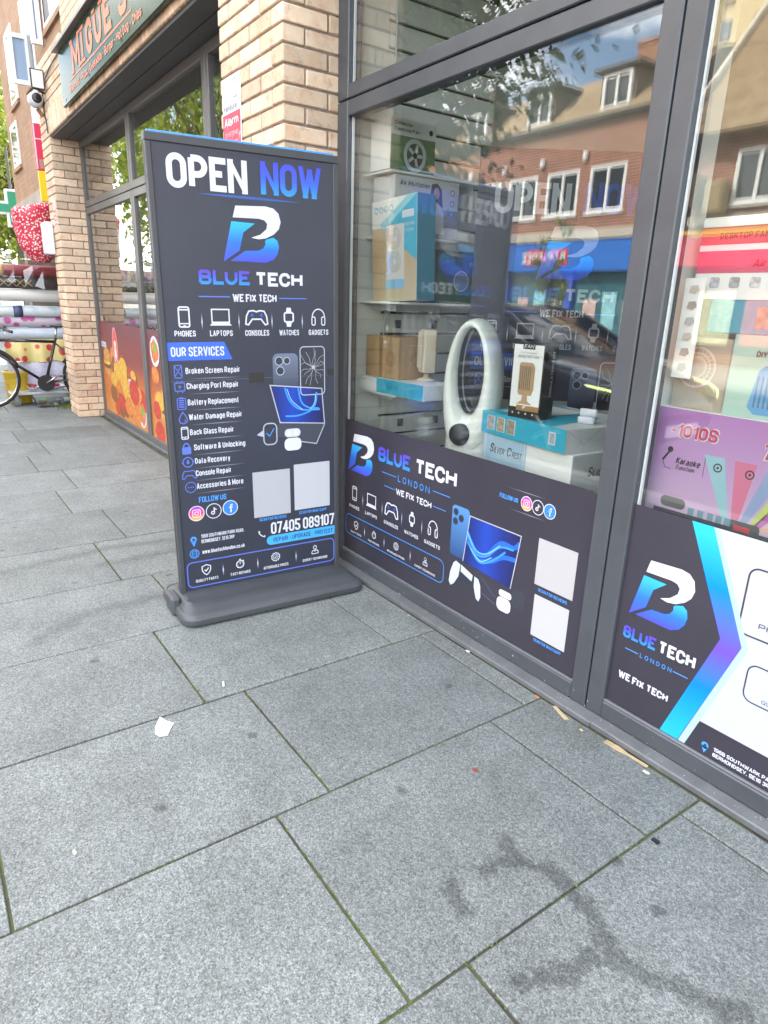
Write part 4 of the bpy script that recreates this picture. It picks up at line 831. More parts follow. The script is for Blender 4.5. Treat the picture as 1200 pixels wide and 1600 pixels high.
TXT = mat('carton_text', (0.03, 0.03, 0.035), 0.5); BEIGE = mat('beige_plastic', (0.58, 0.50, 0.37), 0.45); BEIGED = mat('beige_shadow', (0.16, 0.13, 0.10), 0.6)
SANDG = grad('carton_sand', [(0, (0.56, 0.47, 0.33)), (.6, (0.50, 0.36, 0.20)), (1, (0.55, 0.45, 0.30))])
# shelves on the slatwall
for z, l in ((1.322, 'white shelf on the slatwall under the teal fan box'), (0.905, 'white shelf on the slatwall under the brown cartons'), (1.872, 'white shelf on the slatwall under the round desk fan box'),):
    t = thing('wall_shelf', l, 'shelf', (-2.7, 2.2, z), group='slatwall shelves'); b = B(); b.cbox(-2.818, -2.50 if z < 1.8 else -2.60, 1.83, 2.42, z, z + .010, .002); Sub(t)('board', b, WOODW)
    b = B(); b.box(-2.818, -2.62, 1.90, 1.904, z - .03, z - .0005); b.box(-2.818, -2.62, 2.33, 2.334, z - .03, z - .0005); Sub(t)('bracket', b, WHITE)
# tall teal box with twin fan picture
t, F, S_, T_ = carton('fan_box', 'tall teal and white carton printed with a twin round fan on the shelf', 'box', (-2.575, 1.905, 1.334), (.32, .105, .435), 3, (CW, TEALD, CW), tilt=-3.2)
F.put('printed_panel', B().poly([(-.158, .0), (.158, .0), (.158, .22), (-.08, .32), (-.158, .32)]), SANDG, .0006)
F.put('printed_panel', B().poly([(-.07, .31), (.158, .433), (.158, .165)]), TEAL, .0009); F.put('printed_panel', B().poly([(-.07, .31), (-.10, .335), (.095, .433), (.158, .433), (.158, .43)]), mat('carton_pale_teal', (0.30, 0.62, 0.70), .4), .0008)
b = B(); b.poly(rrect(-.055, .075, .075, .325, .012)); F.put('printed_fan', b, mat('fan_silver', (0.62, 0.61, 0.57), .4), .0012)
b = B()
for y in (.265, .170):
    for r in (.042, .032, .022, .012): b.ring(.010, y, r, .004, n=20)
F.put('printed_fan', b, mat('fan_ring_grey', (0.40, 0.38, 0.35), .4), .0016)
b = B(); b.disc(.01, .265, .012); b.disc(.01, .17, .012); F.put('printed_fan', b, WHITE, .0018)
F.put('printed_fan', B().poly(rrect(-.058, .055, .078, .095, .012)), mat('fan_pale_blue', (0.25, 0.50, 0.70), .4), .0014)
b = B()
for i in range(4): b.ring(-.125 + .036 * i, .395, .012, .004, n=12)
F.put('printed_mark', b, TEAL, .0012); F.put('printed_mark', B().rect(.06, .345, .14, .375), WHITE, .0014)
F.text('CIRCULATION FAN', .075, .318, .13, .014, WHITE, .01); F.text('MULTIFUNCTION DESK', .045, .293, .19, .012, WHITE, .0)
# round desk fan box on the top shelf
t, F, S_, T_ = carton('fan_box', 'carton with green picture of a round desk fan high on the slatwall', 'box', (-2.675, 1.95, 1.883), (.15, .25, .20), 0, (CW, CW, CW))
S_.put('printed_panel', B().rect(-.122, .0, .122, .135), grad('carton_green', [(0, (0.10, 0.20, 0.10)), (1, (0.22, 0.33, 0.18))]), .0006)
S_.text('Collector', -.055, .180, .10, .014, TXT, .02); S_.text('Desktop Fan', -.035, .158, .135, .014, TXT, .02)
b = B(); b.disc(.01, .065, .062, .066); S_.put('printed_fan', b, CG, .0009); b = B(); b.disc(.01, .065, .045, .048); S_.put('printed_fan', b, mat('fan_dark', (0.10, 0.10, 0.10), .5), .0012); b = B(); b.disc(.01, .065, .012); S_.put('printed_fan', b, TXT, .0016); S_.put('printed_mark', B().disc(.095, .165, .011), TXT)
b = B()
for i in range(5): b.line([(.01, .065), (.01 + .042 * math.cos(i * 1.257), .065 + .045 * math.sin(i * 1.257))], .014)
S_.put('printed_fan', b, CG, .0014)
# air multiplier box
t, F, S_, T_ = carton('fan_box', 'grey Air Multiplier carton with a printed figure, behind the teal box', 'box', (-2.68, 2.04, 1.62), (.17, .37, .245), 0, (CG, CG, CW))
S_.text('Air Multiplier', -.075, .215, .17, .020, TXT, .02, shear=.15)
S_.put('printed_panel', B().rect(-.18, .0, .18, .125), mat('carton_lilac', (0.30, 0.30, 0.46), .4), .0006)
b = B(); b.disc(-.085, .13, .022, .06, n=20); S_.put('printed_fan', b, WHITE, .0010); b = B(); b.disc(-.085, .14, .012, .04, n=20); S_.put('printed_fan', b, CG, .0013)
S_.put('printed_hair', B().poly([(.02, .225), (.05, .232), (.078, .21), (.092, .12), (.07, .14), (.03, .14), (.008, .12)]), TXT, .0010); S_.put('printed_face', B().disc(.050, .190, .017, .025, n=16), mat('print_skin', (0.52, 0.36, 0.28), .5), .0013)
S_.put('printed_shirt', B().poly([(.0, .02), (.012, .13), (.05, .155), (.09, .13), (.105, .02)]), mat('print_shirt', (0.62, 0.60, 0.68), .5), .0012)
b = B()
for i in range(3): b.ring(.145, .20 - .045 * i, .012, .003, n=12)
S_.put('printed_mark', b, TXT)
sh2 = thing('wall_shelf', 'white shelf on the slatwall under the Air Multiplier carton', 'shelf', (-2.7, 2.1, 1.609), group='slatwall shelves'); b = B(); b.cbox(-2.818, -2.60, 1.85, 2.26, 1.609, 1.619, .002); Sub(sh2)('board', b, WOODW)
# dark green and blue box F5
t, F, S_, T_ = carton('fan_box', 'dark green and blue F5 carton with a round fan at the shelf end', 'box', (-2.665, 2.245, 1.333), (.13, .25, .235), 0, (BK, BK, BK))
S_.put('printed_panel', B().rect(-.122, .002, .122, .232), grad('carton_f5', [(0, (0.02, 0.10, 0.04)), (.5, (0.025, 0.13, 0.09)), (1, (0.02, 0.06, 0.05))]), .0006)
S_.put('printed_panel', B().poly([(-.122, .18), (-.05, .10), (.03, .09), (.09, .16), (.122, .232), (-.04, .20)]), mat('carton_blue', (0.03, 0.14, 0.45), .4), .0009)
b = B(); b.disc(.03, .105, .046); S_.put('printed_fan', b, mat('fan_light', (0.20, 0.30, 0.50), .4), .0012); b = B(); b.ring(.03, .105, .046, .006); S_.put('printed_fan', b, WHITE, .0015); S_.text('F5', .095, .185, .025, .016, WHITE, .02)
b = B()
for y, z in ((-.03, .18), (-.03, .13), (.0, .10)): b.ring(y, z, .012, .004, n=10)
F.put('printed_mark', b, CG)
# brown cartons, beige tower fan and flat carton
for i, (x, w, l) in enumerate(((-2.712, .115, 'brown card carton at the left end of the lower shelf'), (-2.585, .13, 'brown card carton with printed fan outline next to the beige tower fan'))):
    t, F, S_, T_ = carton('brown_carton', l, 'box', (x, 1.94 + .012 * i, 0.985), (w, .20, .19), -3 + 5 * i, (KRAFT, KRAFT, KRAFT), 'brown cartons on the lower shelf')
    q = mat('carton_print_brown', (0.20, 0.12, 0.06), .7)
    if i:
        b = B()
        for r in (.034, .026, .016): b.ring(0, .09, r, .003, n=18)
        F.put('printed_fan', b, q); F.text('ITEM NO', 0, .155, .06, .010, q, 0); F.text('24 PCS', 0, .03, .06, .012, q, 0); F.put('paper_label', B().rect(-.055, .160, -.035, .172), WHITE)
        b = B()
        for r in (.03, .02): b.ring(0, .09, r, .003, n=18)
        S_.put('printed_fan', b, q)
    else: F.text('MADE', .0, .12, .05, .010, q, 0, rot=90); F.text('G W', .02, .06, .03, .010, q, 0, rot=90)
    b = B(); b.rect(-.002, 0, .0, .19); F.put('flap_seam', b, q)
tf = thing('tower_fan', 'small beige slatted tower fan on the lower shelf beside the brown cartons', 'fan', (-2.445, 1.965, 0.985), R(-22))
b = B(); b.loft([[(x, y, z) for x, y in rrect(-.042 + i_, -.034 + i_, .042 - i_, .034 - i_, .014)] for z, i_ in ((.040, .004), (.046, 0), (.225, 0), (.232, .005))]); b.build('housing', BEIGE, tf, True); tf.children[-1].modifiers.new('e', 'EDGE_SPLIT').split_angle = R(40)
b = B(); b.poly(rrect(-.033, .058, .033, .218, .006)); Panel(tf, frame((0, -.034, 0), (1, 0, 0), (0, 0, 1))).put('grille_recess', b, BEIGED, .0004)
for i in range(7):
    b = B(); x = -.030 + i * .010; b.cbox(x - .0028, x + .0028, -.040, -.0345, .058, .218, .001); b.build('grille_slat', BEIGE, tf)
b = B(); b.lathe([(.045, .0), (.045, .008), (.016, .016), (.013, .041)], n=20); b.build('stand', BEIGE, tf, True)
t, F, S_, T_ = carton('flat_carton', 'long flat blue and white carton on the lower shelf under the tower fan', 'box', (-2.545, 1.925, 0.9155), (.50, .20, .068), 1, (TEAL, CW, CW))
F.put('printed_panel', B().rect(-.249, .001, -.105, .067), CW, .0005); b = B(); b.line([(-.249, .066), (-.18, .03), (-.11, .066)], .0012); b.line([(-.249, .002), (-.18, .03)], .0012); F.put('fold_line', b, CG)
F.text('ADAPTER', .02, .035, .09, .018, mat('carton_deep_teal', (0.02, 0.25, 0.36), .4), .0); F.text('KIT', .17, .035, .05, .018, MATS['carton_deep_teal'], 0)
# bladeless fan
bf = thing('bladeless_fan', 'white bladeless fan with tall oval ring and black round filter on its base', 'fan', (-2.055, 1.905, 0.471), R(24))
PW = mat('fan_white_plastic', (0.80, 0.83, 0.77), 0.22, coat=0.4)
b = B(); n = 40; m = 12
rings = []
for i in range(n):
    a = 2 * math.pi * i / n; cx = math.sin(a); cz = math.cos(a)
    ix_, iz_ = .052 * cx, .600 + .168 * cz; ox_, oz_ = .122 * cx, .505 + .305 * cz
    mx_, mz_ = (ix_ + ox_) / 2, (iz_ + oz_) / 2; hx_, hz_ = (ox_ - ix_) / 2, (oz_ - iz_) / 2; d = .078 + .012 * max(0, -cz)
    rings.append([(mx_ + hx_ * math.cos(t_ * 2 * math.pi / m), d * math.sin(t_ * 2 * math.pi / m), mz_ + hz_ * math.cos(t_ * 2 * math.pi / m)) for t_ in range(m)])
V = [p for r in rings for p in r]; F_ = [(i * m + j, i * m + (j + 1) % m, ((i + 1) % n) * m + (j + 1) % m, ((i + 1) % n) * m + j) for i in range(n) for j in range(m)]
b.add(V, F_); b.build('ring', PW, bf, True)
b = B()
for i in range(n):
    a = 2 * math.pi * i / n
V2_ = []; F2 = []
for i in range(n):
    a = 2 * math.pi * i / n
    for k, y in ((0, -.05), (1, .05)): V2_.append((.0528 * math.sin(a), y, .600 + .170 * math.cos(a)))
F2 = [(2 * i, 2 * i + 1, 2 * ((i + 1) % n) + 1, 2 * ((i + 1) % n)) for i in range(n)]
b.add(V2_, F2); b.build('inner_band', mat('fan_inner_grey', (0.05, 0.055, 0.06), 0.4), bf, True)
b = B(); secs = [(.0, .090, .082), (.02, .098, .088), (.12, .108, .090), (.24, .112, .088), (.34, .105, .082), (.40, .085, .07), (.42, .05, .05)]
b.loft([[(rx * math.cos(t_ * .2618), ry * math.sin(t_ * .2618), z) for t_ in range(24)] for z, rx, ry in secs]); b.build('base', PW, bf, True)
b = B(); b.lathe([(.0, -.096), (.043, -.096), (.046, -.091), (.046, -.055)], (-.012, 0, .345), 'y', 28); b.build('filter_cap', mat('fan_black', (0.012, 0.012, 0.014), 0.3), bf, True)
# stacked boxes at the right of the wide window
t, F, S_, T_ = carton('appliance_box', 'white and pale blue SILVER CREST box at the bottom of the stack', 'box', (-1.675, 2.075, 0.471), (.475, .46, .372), -3, (CW, CG, CW))
PB = mat('carton_pale_blue', (0.40, 0.58, 0.72), .45)
F.put('printed_panel', B().rect(-.236, .001, .012, .371), PB, .0005); F.put('printed_panel', B().rect(-.002, .001, .004, .371), WHITE, .0008); F.put('printed_panel', B().rect(-.226, .001, -.218, .371), WHITE, .0008)
for P_, cx in ((F, -.105), (S_, -.06)):
    y_ = .315 if P_ is F else .30
    for a_, w_, h_, dx in (('S', .020, .036, -.078), ('ILVER', .060, .024, -.034), ('C', .022, .036, .022), ('REST', .052, .024, .066)): P_.text(a_, cx + dx, y_ + (h_ - .024) / 2, w_, h_, TXT, .01, shear=.2)
t, F, S_, T_ = carton('appliance_box', 'flat teal carton with small product pictures and barcode, on the SILVER CREST box', 'box', (-1.690, 2.045, 0.844), (.465, .42, .086), -5, (TEAL, CG, CG))
for i, x in enumerate((-.175, -.115, -.055)):
    F.put('printed_picture', B().rect(x - .022, .018, x + .026, .074), WHITE, .0006); F.put('printed_picture', B().rect(x - .020, .020, x + .020, .072), mat('carton_photo%d' % i, ((0.40, 0.38, 0.36), (0.42, 0.34, 0.22), (0.34, 0.28, 0.20))[i], .5, var=.5, vscale=45), .0009)
F.put('barcode_label', B().rect(.150, .022, .185, .068), WHITE, .0006)
b = B()
for i in range(9): b.rect(.156, .028 + i * .004, .179, .0295 + i * .004)
F.put('barcode_label', b, TXT, .0009)
b = B(); b.line([(-.20, .08), (-.12, .03), (-.04, .08)], .0015); b.line([(-.12, .03), (-.12, .004)], .0012); S_.put('fold_line', b, mat('carton_fold', (0.30, 0.31, 0.32), .5))
T_.put('printed_panel', B().poly([(-.23, -.208), (.16, -.208), (.10, .10), (-.23, .20)]), TEAL, .0005); T_.put('clear_window', B().rect(-.20, -.15, -.02, .15), CW, .0008)
t, F, S_, T_ = carton('fan_carton', 'black carton with white front showing a beige desktop fan, standing on the teal box', 'box', (-1.725, 1.895, 0.931), (.140, .085, .275), 9, (BK, BK, BK))
F.put('printed_panel', B().rect(-.064, .040, .064, .268), CW, .0005); F.put('printed_panel', B().poly([(-.026, .252), (.026, .252), (.026, .2755), (-.026, .2755)]), BK, .0008); F.text('FAN', 0, .263, .040, .013, WHITE, .03, shear=.15)
F.text('DESKTOP FAN', 0, .226, .088, .010, TXT, .0, shear=.15); F.text('multi purpose', 0, .240, .07, .006, TXT, 0)
F.put('printed_fan', B().poly(rrect(-.034, .085, .030, .205, .012)), mat('fan_tan', (0.46, 0.30, 0.16), .5), .0009); F.put('printed_fan', B().poly([(.022, .20), (.034, .190), (.034, .105), (.022, .09)]), KRAFT, .0011)
b = B()
for i in range(6): b.rect(-.029 + i * .0085, .105, -.0245 + i * .0085, .192)
F.put('printed_grille', b, BEIGED, .0014); F.put('printed_fan', B().poly([(-.012, .085), (.010, .085), (.012, .065), (.034, .052), (-.036, .052), (-.014, .065)]), MATS['fan_tan'], .0010)
F.put('printed_panel', B().rect(-.034, .028, .064, .048), mat('fan_wood', (0.36, 0.20, 0.07), .5), .0012); F.put('printed_tag', B().poly([(-.004, .034), (.008, .043), (.004, .050), (-.008, .041)]), WHITE, .0016)
b = B()
for x in (-.048, -.02, .01, .04): b.disc(x, .018, .004, n=8)
F.put('printed_mark', b, WHITE, .0012); S_.text('CIRCULATING FAN', .012, .165, .16, .014, WHITE, .0, rot=90)
ca = thing('wireless_earbuds', 'open white earbud case lying on the teal box by the mullion', 'earbuds', (-1.535, 1.99, 0.931), R(20))
b = B(); b.loft([[(x, y, z) for x, y in rrect(-.032 + i_, -.012 + i_, .032 - i_, .012 - i_, .011 - i_ * .5)] for z, i_ in ((0, .003), (.004, 0), (.022, 0), (.025, .003))]); b.build('case', WHITE, ca, True)
b = B(); b.loft([[(x, y, z) for x, y in rrect(-.032 + i_, .008 + i_, .032 - i_, .024 - i_, .007)] for z, i_ in ((.024, .002), (.028, 0), (.048, 0), (.052, .003))]); b.build('lid', WHITE, ca, True)
# poster board standing inside behind the boxes (same artwork as the pavement sign)
poster = thing('poster_board', 'dark poster board with the same OPEN NOW artwork standing inside behind the boxes', 'poster', (-1.99, 2.315, 0.932))
dirp = Vector((0.585, 0.811, 0)); MPi = frame((0, 0, -0.872), dirp, (0, 0, 1))
b = B(); b.cbox(-.387, .387, .874, 1.875, -.016, -.002, .002); b.build('board', INK, poster, M=MPi)
PP_ = Panel(poster, MPi, K); inv = MS.inverted()
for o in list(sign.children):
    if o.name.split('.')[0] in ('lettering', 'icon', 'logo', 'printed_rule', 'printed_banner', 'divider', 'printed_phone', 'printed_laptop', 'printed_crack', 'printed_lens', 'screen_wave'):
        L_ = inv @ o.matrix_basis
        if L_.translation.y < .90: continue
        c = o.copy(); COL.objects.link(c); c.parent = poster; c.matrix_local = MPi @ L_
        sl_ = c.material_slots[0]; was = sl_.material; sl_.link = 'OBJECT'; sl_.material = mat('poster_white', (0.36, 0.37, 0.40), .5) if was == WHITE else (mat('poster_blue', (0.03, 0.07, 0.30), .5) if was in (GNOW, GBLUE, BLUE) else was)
# right hand window
t, F, S_, T_ = carton('speaker_box', 'purple speaker carton marked 10 inch with rainbow light beams behind the right pane', 'box', (-0.76, 1.985, 0.471), (.76, .34, .592), 0, (CW, CW, CW))
GP = grad('carton_purple', [(0, (0.62, 0.52, 0.64)), (.35, (0.62, 0.46, 0.62)), (.7, (0.50, 0.32, 0.56)), (1, (0.42, 0.18, 0.46))])
F.put('printed_panel', B().rect(-.379, .001, .379, .591), GP, .0005)
for x0, x1, xc, c in ((-.22, -.16, -.13, (0.30, 0.52, 0.60)), (-.13, -.07, -.105, (0.62, 0.16, 0.28)), (-.04, .01, -.085, (0.26, 0.34, 0.55)), (.02, .05, -.06, (0.50, 0.60, 0.14)), (.06, .11, -.05, (0.42, 0.10, 0.36)), (.14, .20, -.03, (0.70, 0.42, 0.28))):
    F.put('printed_beam', B().poly([(xc - .006, .30), (xc + .012, .30), (x1, .475), (x0, .475)]), mat('beam_%d' % int(c[0] * 100 + c[2] * 10), c, .45), .0008)
RD = mat('carton_red', (0.55, 0.03, 0.06), .4)
for st_, x, y, w, h, sh in (('-1010S', -.262, .530, .150, .042, .05), ('10"', -.02, .520, .105, .058, .25)):
    F.text(st_, x, y, w, h, WHITE, .09, shear=sh, z=.0011); F.text(st_, x, y, w - .006, h - .006, RD, .03, shear=sh, z=.0016)
F.text('*', .055, .495, .022, .026, RD, .04); F.text('Karaoke', -.265, .442, .075, .020, TXT, .015, shear=.2); F.text('Function', -.270, .422, .058, .014, TXT, .01, shear=.2)
b = B(); b.disc(-.325, .470, .009, n=12); b.line([(-.328, .462), (-.345, .435)], .006); b.line([(-.345, .435), (-.335, .415), (-.315, .412)], .0015); F.put('printed_microphone', b, TXT); F.put('printed_rule', B().rect(-.215, .41, -.2135, .465), TXT)
b = B()
for x in (-.175, -.085): b.ring(x, .445, .011, .004, n=14); b.disc(x, .445, .004, n=8)
F.put('printed_speaker', b, TXT); 
for i, s_ in enumerate(('PAIR THE SPEAKER', 'WIRELESSLY WITH', 'ANY CAPABLE', 'BATTERY LIFE')): F.text(s_, .09, .460 - .022 * i, .11, .010, WHITE, .02)
b = B(); b.poly(rrect(-.33, .298, -.25, .330, .014)); b.poly(rrect(-.12, .270, -.03, .312, .012)); b.rect(-.35, .255, .02, .290); F.put('printed_mixer', b, mat('mixer_dark', (0.05, 0.055, 0.06), .5), .0013)
b = B()
for x in (-.23, -.20, -.17, -.145, -.12): b.rect(x - .009, .29, x + .009, .312)
F.put('printed_mixer', b, mat('mixer_blue', (0.14, 0.30, 0.38), .4), .0016); F.put('printed_mixer', B().rect(-.10, .285, -.055, .300), RD, .0018)
t, F, S_, T_ = carton('fan_box', 'grey brown WALL fan carton on the purple speaker box', 'box', (-1.045, 1.955, 1.0635), (.155, .24, .20), 0, (mat('carton_taupe', (0.36, 0.31, 0.24), .5), CG, CG))
b = B()
for r in (.056, .053, .04, .028): b.ring(-.015, .118, r, .0025, n=30)
for i in range(24): b.line([(-.015 + .02 * math.cos(i * .2618), .118 + .02 * math.sin(i * .2618)), (-.015 + .055 * math.cos(i * .2618), .118 + .055 * math.sin(i * .2618))], .0015)
F.put('printed_fan', b, mat('fan_wire', (0.62, 0.52, 0.46), .4)); F.text('WALL', .03, .052, .055, .014, mat('carton_gold', (0.62, 0.46, 0.16), .4), .0)
t, F, S_, T_ = carton('fan_box', 'pale green carton printed with a small blue desk fan and DIY DESK lettering', 'box', (-0.835, 1.945, 1.0635), (.25, .24, .215), 0, (mat('carton_mint', (0.40, 0.58, 0.50), .45), CW, CW))
F.text('DIY DESKTOP FAN', .02, .168, .16, .016, mat('carton_maroon', (0.25, 0.06, 0.06), .4), .03, shear=.1)
F.put('printed_fan', B().poly([(-.06, .03), (-.045, .125), (-.03, .140), (.04, .140), (.055, .125), (.065, .03), (.04, .012), (-.04, .012)]), mat('fan_blue', (0.10, 0.34, 0.62), .4), .0009)
b = B()
for i in range(8): b.rect(-.045 + i * .0125, .03, -.040 + i * .0125, .112)
F.put('printed_grille', b, mat('fan_blue_dark', (0.04, 0.14, 0.30), .4), .0013); b = B(); b.disc(.0, .125, .005, n=10); b.disc(.03, .127, .007, n=10); F.put('printed_eye', b, TXT, .0014); F.put('printed_panel', B().rect(-.03, .190, .12, .212), RD, .0008)
t, F, S_, T_ = carton('fan_box', 'teal carton with photo strip behind the right pane below the Air Multiplier box', 'box', (-0.90, 1.955, 1.2795), (.30, .24, .085), 0, (mat('carton_teal2', (0.07, 0.33, 0.44), .4), CG, CW))
for i in range(3): F.put('printed_picture', B().rect(-.02 + .07 * i, .015, .035 + .07 * i, .07), mat('photo_strip%d' % i, ((0.35, 0.30, 0.24), (0.42, 0.22, 0.20), (0.3, 0.3, 0.3))[i], .4, var=.4, vscale=40), .0008)
t, F, S_, T_ = carton('fan_box', 'red and white Air Multiplier carton at the top of the right window stack', 'box', (-0.93, 1.955, 1.3655), (.36, .24, .21), 0, (CW, CG, CW))
F.put('printed_panel', B().rect(-.179, .068, .179, .125), mat('carton_rose', (0.66, 0.10, 0.18), .4), .0006); F.text('Air Multiplier', .055, .092, .16, .020, mat('carton_crimson', (0.40, 0.01, 0.03), .4), .03, shear=.2); F.put('printed_panel', B().rect(-.179, .14, .179, .185), mat('carton_brown_red', (0.40, 0.10, 0.12), .4), .0006)
F.text('DESKTOP FAN', -.06, .162, .13, .016, TXT, .02)
for i in range(5): b = B(); b.poly(rrect(-.12 + .055 * i - .014, .030, -.12 + .055 * i + .014, .058, .006)); F.put('printed_picture', b, mat('photo_grey%d' % (i % 3), ((0.42, 0.44, 0.50), (0.34, 0.34, 0.36), (0.55, 0.55, 0.55))[i % 3], .5, var=.5, vscale=60), .0009)
lp = thing('tool_poster', 'narrow white card with rows of grey product pictures just inside the right pane', 'poster', (-1.085, 1.80, 1.15))
PT = Panel(lp, frame((0, 0, 0), (1, 0, 0), (0, 0, 1))); b = B(); b.cbox(-.030, .030, .0, .27, -.003, -.001, .0005); b.build('card', CW, lp, M=PT.M)
for i in range(6): PT.put('printed_picture', B().poly([(-.014, .022 + .042 * i), (.004, .018 + .042 * i), (.016, .028 + .042 * i), (.010, .042 + .042 * i), (-.010, .040 + .042 * i)]), mat('photo_pale%d' % (i % 3), ((0.42, 0.43, 0.45), (0.34, 0.34, 0.33), (0.5, 0.47, 0.42))[i % 3], .5), .0006)
ts = thing('display_table', 'white table inside carrying the purple speaker carton', 'table', (-0.6, 2.0, 0.012))
b = B(); b.cbox(-1.15, .25, 1.79, 2.30, .45, .4695, .002); Sub(ts)('top', b, WOODW)
for x in (-1.12, .22):
    for y in (1.82, 2.27): b = B(); b.cbox(x - .02, x + .02, y - .02, y + .02, .013, .449, .002); Sub(ts)('leg', b, WOODW)

# ------------------------------------------------------------------ parked car (seen in the glass)
car = thing('parked_car', 'dark blue hatchback parked at the kerb, reflected behind the fan boxes', 'car', (-5.65, -2.42, -0.13))
PAINT = mat('car_paint', (0.022, 0.026, 0.045), 0.28, metal=.2, coat=.5)
def sec(x, hw, zb, zs, zt, tw):
    # closed section in y,z: sill, side, shoulder, top
    return [(x, -hw * .86, zb), (x, -hw, zb + .16), (x, -hw, zs - .12), (x, -hw * .95, zs), (x, -tw, zt), (x, -tw * .5, zt + .015), (x, tw * .5, zt + .015), (x, tw, zt), (x, hw * .95, zs), (x, hw, zs - .12), (x, hw, zb + .16), (x, hw * .86, zb)]
b = B()
b.loft([sec(-2.12, .62, .36, .78, .82, .5), sec(-2.02, .80, .24, .92, .98, .68), sec(-1.5, .88, .20, .96, 1.0, .78), sec(-.4, .90, .19, .97, 1.0, .80), sec(.6, .90, .19, .96, 1.0, .80), sec(1.0, .89, .20, .94, 1.0, .78), sec(1.5, .87, .20, .86, .93, .72), sec(1.95, .80, .22, .74, .83, .62), sec(2.10, .70, .26, .64, .72, .50), sec(2.16, .58, .32, .56, .60, .40)])
o = b.build('body', PAINT, car, True); o.modifiers.new('sub', 'SUBSURF').render_levels = 2
b = B(); b.loft([[(x, -w, z0), (x, -w * .93, (z0 + z1) / 2), (x, -w2, z1), (x, 0, z1 + .02), (x, w2, z1), (x, w * .93, (z0 + z1) / 2), (x, w, z0)] for x, w, w2, z0, z1 in ((-2.0, .74, .60, .95, .97), (-1.65, .79, .62, .97, 1.36), (-.9, .82, .62, .98, 1.45), (-.1, .82, .62, .98, 1.46), (.45, .80, .60, .98, 1.36), (1.12, .74, .55, .97, 1.01))])
b.build('glasshouse', mat('car_glass', (0.010, 0.012, 0.014), .04, spec=.9), car, True)
b = B()
for s in (-1, 1): b.tube([(1.12, s * .73, 1.0), (.45, s * .62, 1.37), (-.1, s * .635, 1.465), (-.9, s * .635, 1.455), (-1.65, s * .63, 1.37), (-2.0, s * .68, 1.0)], .035, 8); b.tube([(-.35, s * .815, .98), (-.42, s * .64, 1.45)], .035, 6)
b.build('pillar', PAINT, car, True)
b = B(); b.loft([[(x, -w, z), (x, 0, z + .025), (x, w, z), (x, 0, z - .03)] for x, w, z in ((.35, .58, 1.40), (-.1, .62, 1.47), (-.9, .62, 1.46), (-1.6, .60, 1.38))]); b.build('roof', PAINT, car, True)
TY = mat('tyre_rubber', (0.018, 0.018, 0.018), .8); RIM = mat('alloy', (0.35, 0.36, 0.37), .3, metal=.9)
for x in (1.32, -1.30):
    for s in (-1, 1):
        b = B(); b.lathe([(.20, -.10), (.30, -.105), (.325, -.08), (.325, .08), (.30, .105), (.20, .10)], (x, s * .80, .325), 'y', 28); w = b.build('wheel', TY, car, True)
        b = B(); b.lathe([(.0, -.07), (.19, -.085), (.205, -.09), (.205, .09), (.19, .085), (.0, .07)], (x, s * .805, .325), 'y', 20); b.build('rim', RIM, w)
        b = B()
        for i in range(5): a = i * 1.2566; b.tube([(x, s * .905, .325), (x + .19 * math.cos(a), s * .895, .325 + .19 * math.sin(a))], .022, 5)
        b.build('spoke', RIM, w)
HL = mat('headlamp_lens', (0.05, 0.055, 0.06), .05, spec=.9)
def drl():
    m, nt, p = _nt('running_light'); p.inputs['Emission Color'].default_value = (.85, 1.0, .35, 1); p.inputs['Emission Strength'].default_value = 1.6; p.inputs['Base Color'].default_value = (.7, .8, .4, 1); return m
DRL = drl()
for s in (-1, 1):
    b = B(); b.loft([[(1.78, s * .845, .68), (1.78, s * .845, .78), (1.78, s * .70, .80), (1.78, s * .70, .66)], [(2.00, s * .78, .66), (2.00, s * .78, .75), (2.02, s * .60, .76), (2.02, s * .60, .64)], [(2.12, s * .66, .62), (2.12, s * .66, .70), (2.13, s * .50, .71), (2.13, s * .50, .61)]]); h = b.build('headlight', HL, car, True)
    b = B(); b.tube([(1.72, s * .885, .80), (1.93, s * .835, .775), (2.09, s * .72, .73), (2.10, s * .70, .65)], .011, 6); b.tube([(1.98, s * .815, .765), (1.995, s * .80, .68)], .010, 6); b.build('light_strip', DRL, h)
    b = B(); b.cbox(.70, .95, s * .92 - .09, s * .92 + .09, .98, 1.10, .03); b.build('door_mirror', PAINT, car)
b = B(); b.loft([[(2.15, -.42, .42), (2.15, .42, .42), (2.17, .38, .56), (2.17, -.38, .56)], [(2.19, -.36, .42), (2.19, .36, .42), (2.20, .33, .55), (2.20, -.33, .55)]]); b.build('grille', mat('grille_black', (0.012, 0.012, 0.012), .4), car)
b = B(); b.cbox(2.19, 2.205, -.26, .26, .34, .45, .003); b.build('number_plate', mat('plate_white', (0.75, 0.75, 0.72), .4), car)
for s in (-1, 1):
    b = B(); b.cbox(-.75, -.55, s * .905 - .012, s * .905 + .012, .80, .83, .006); b.build('door_handle', PAINT, car)

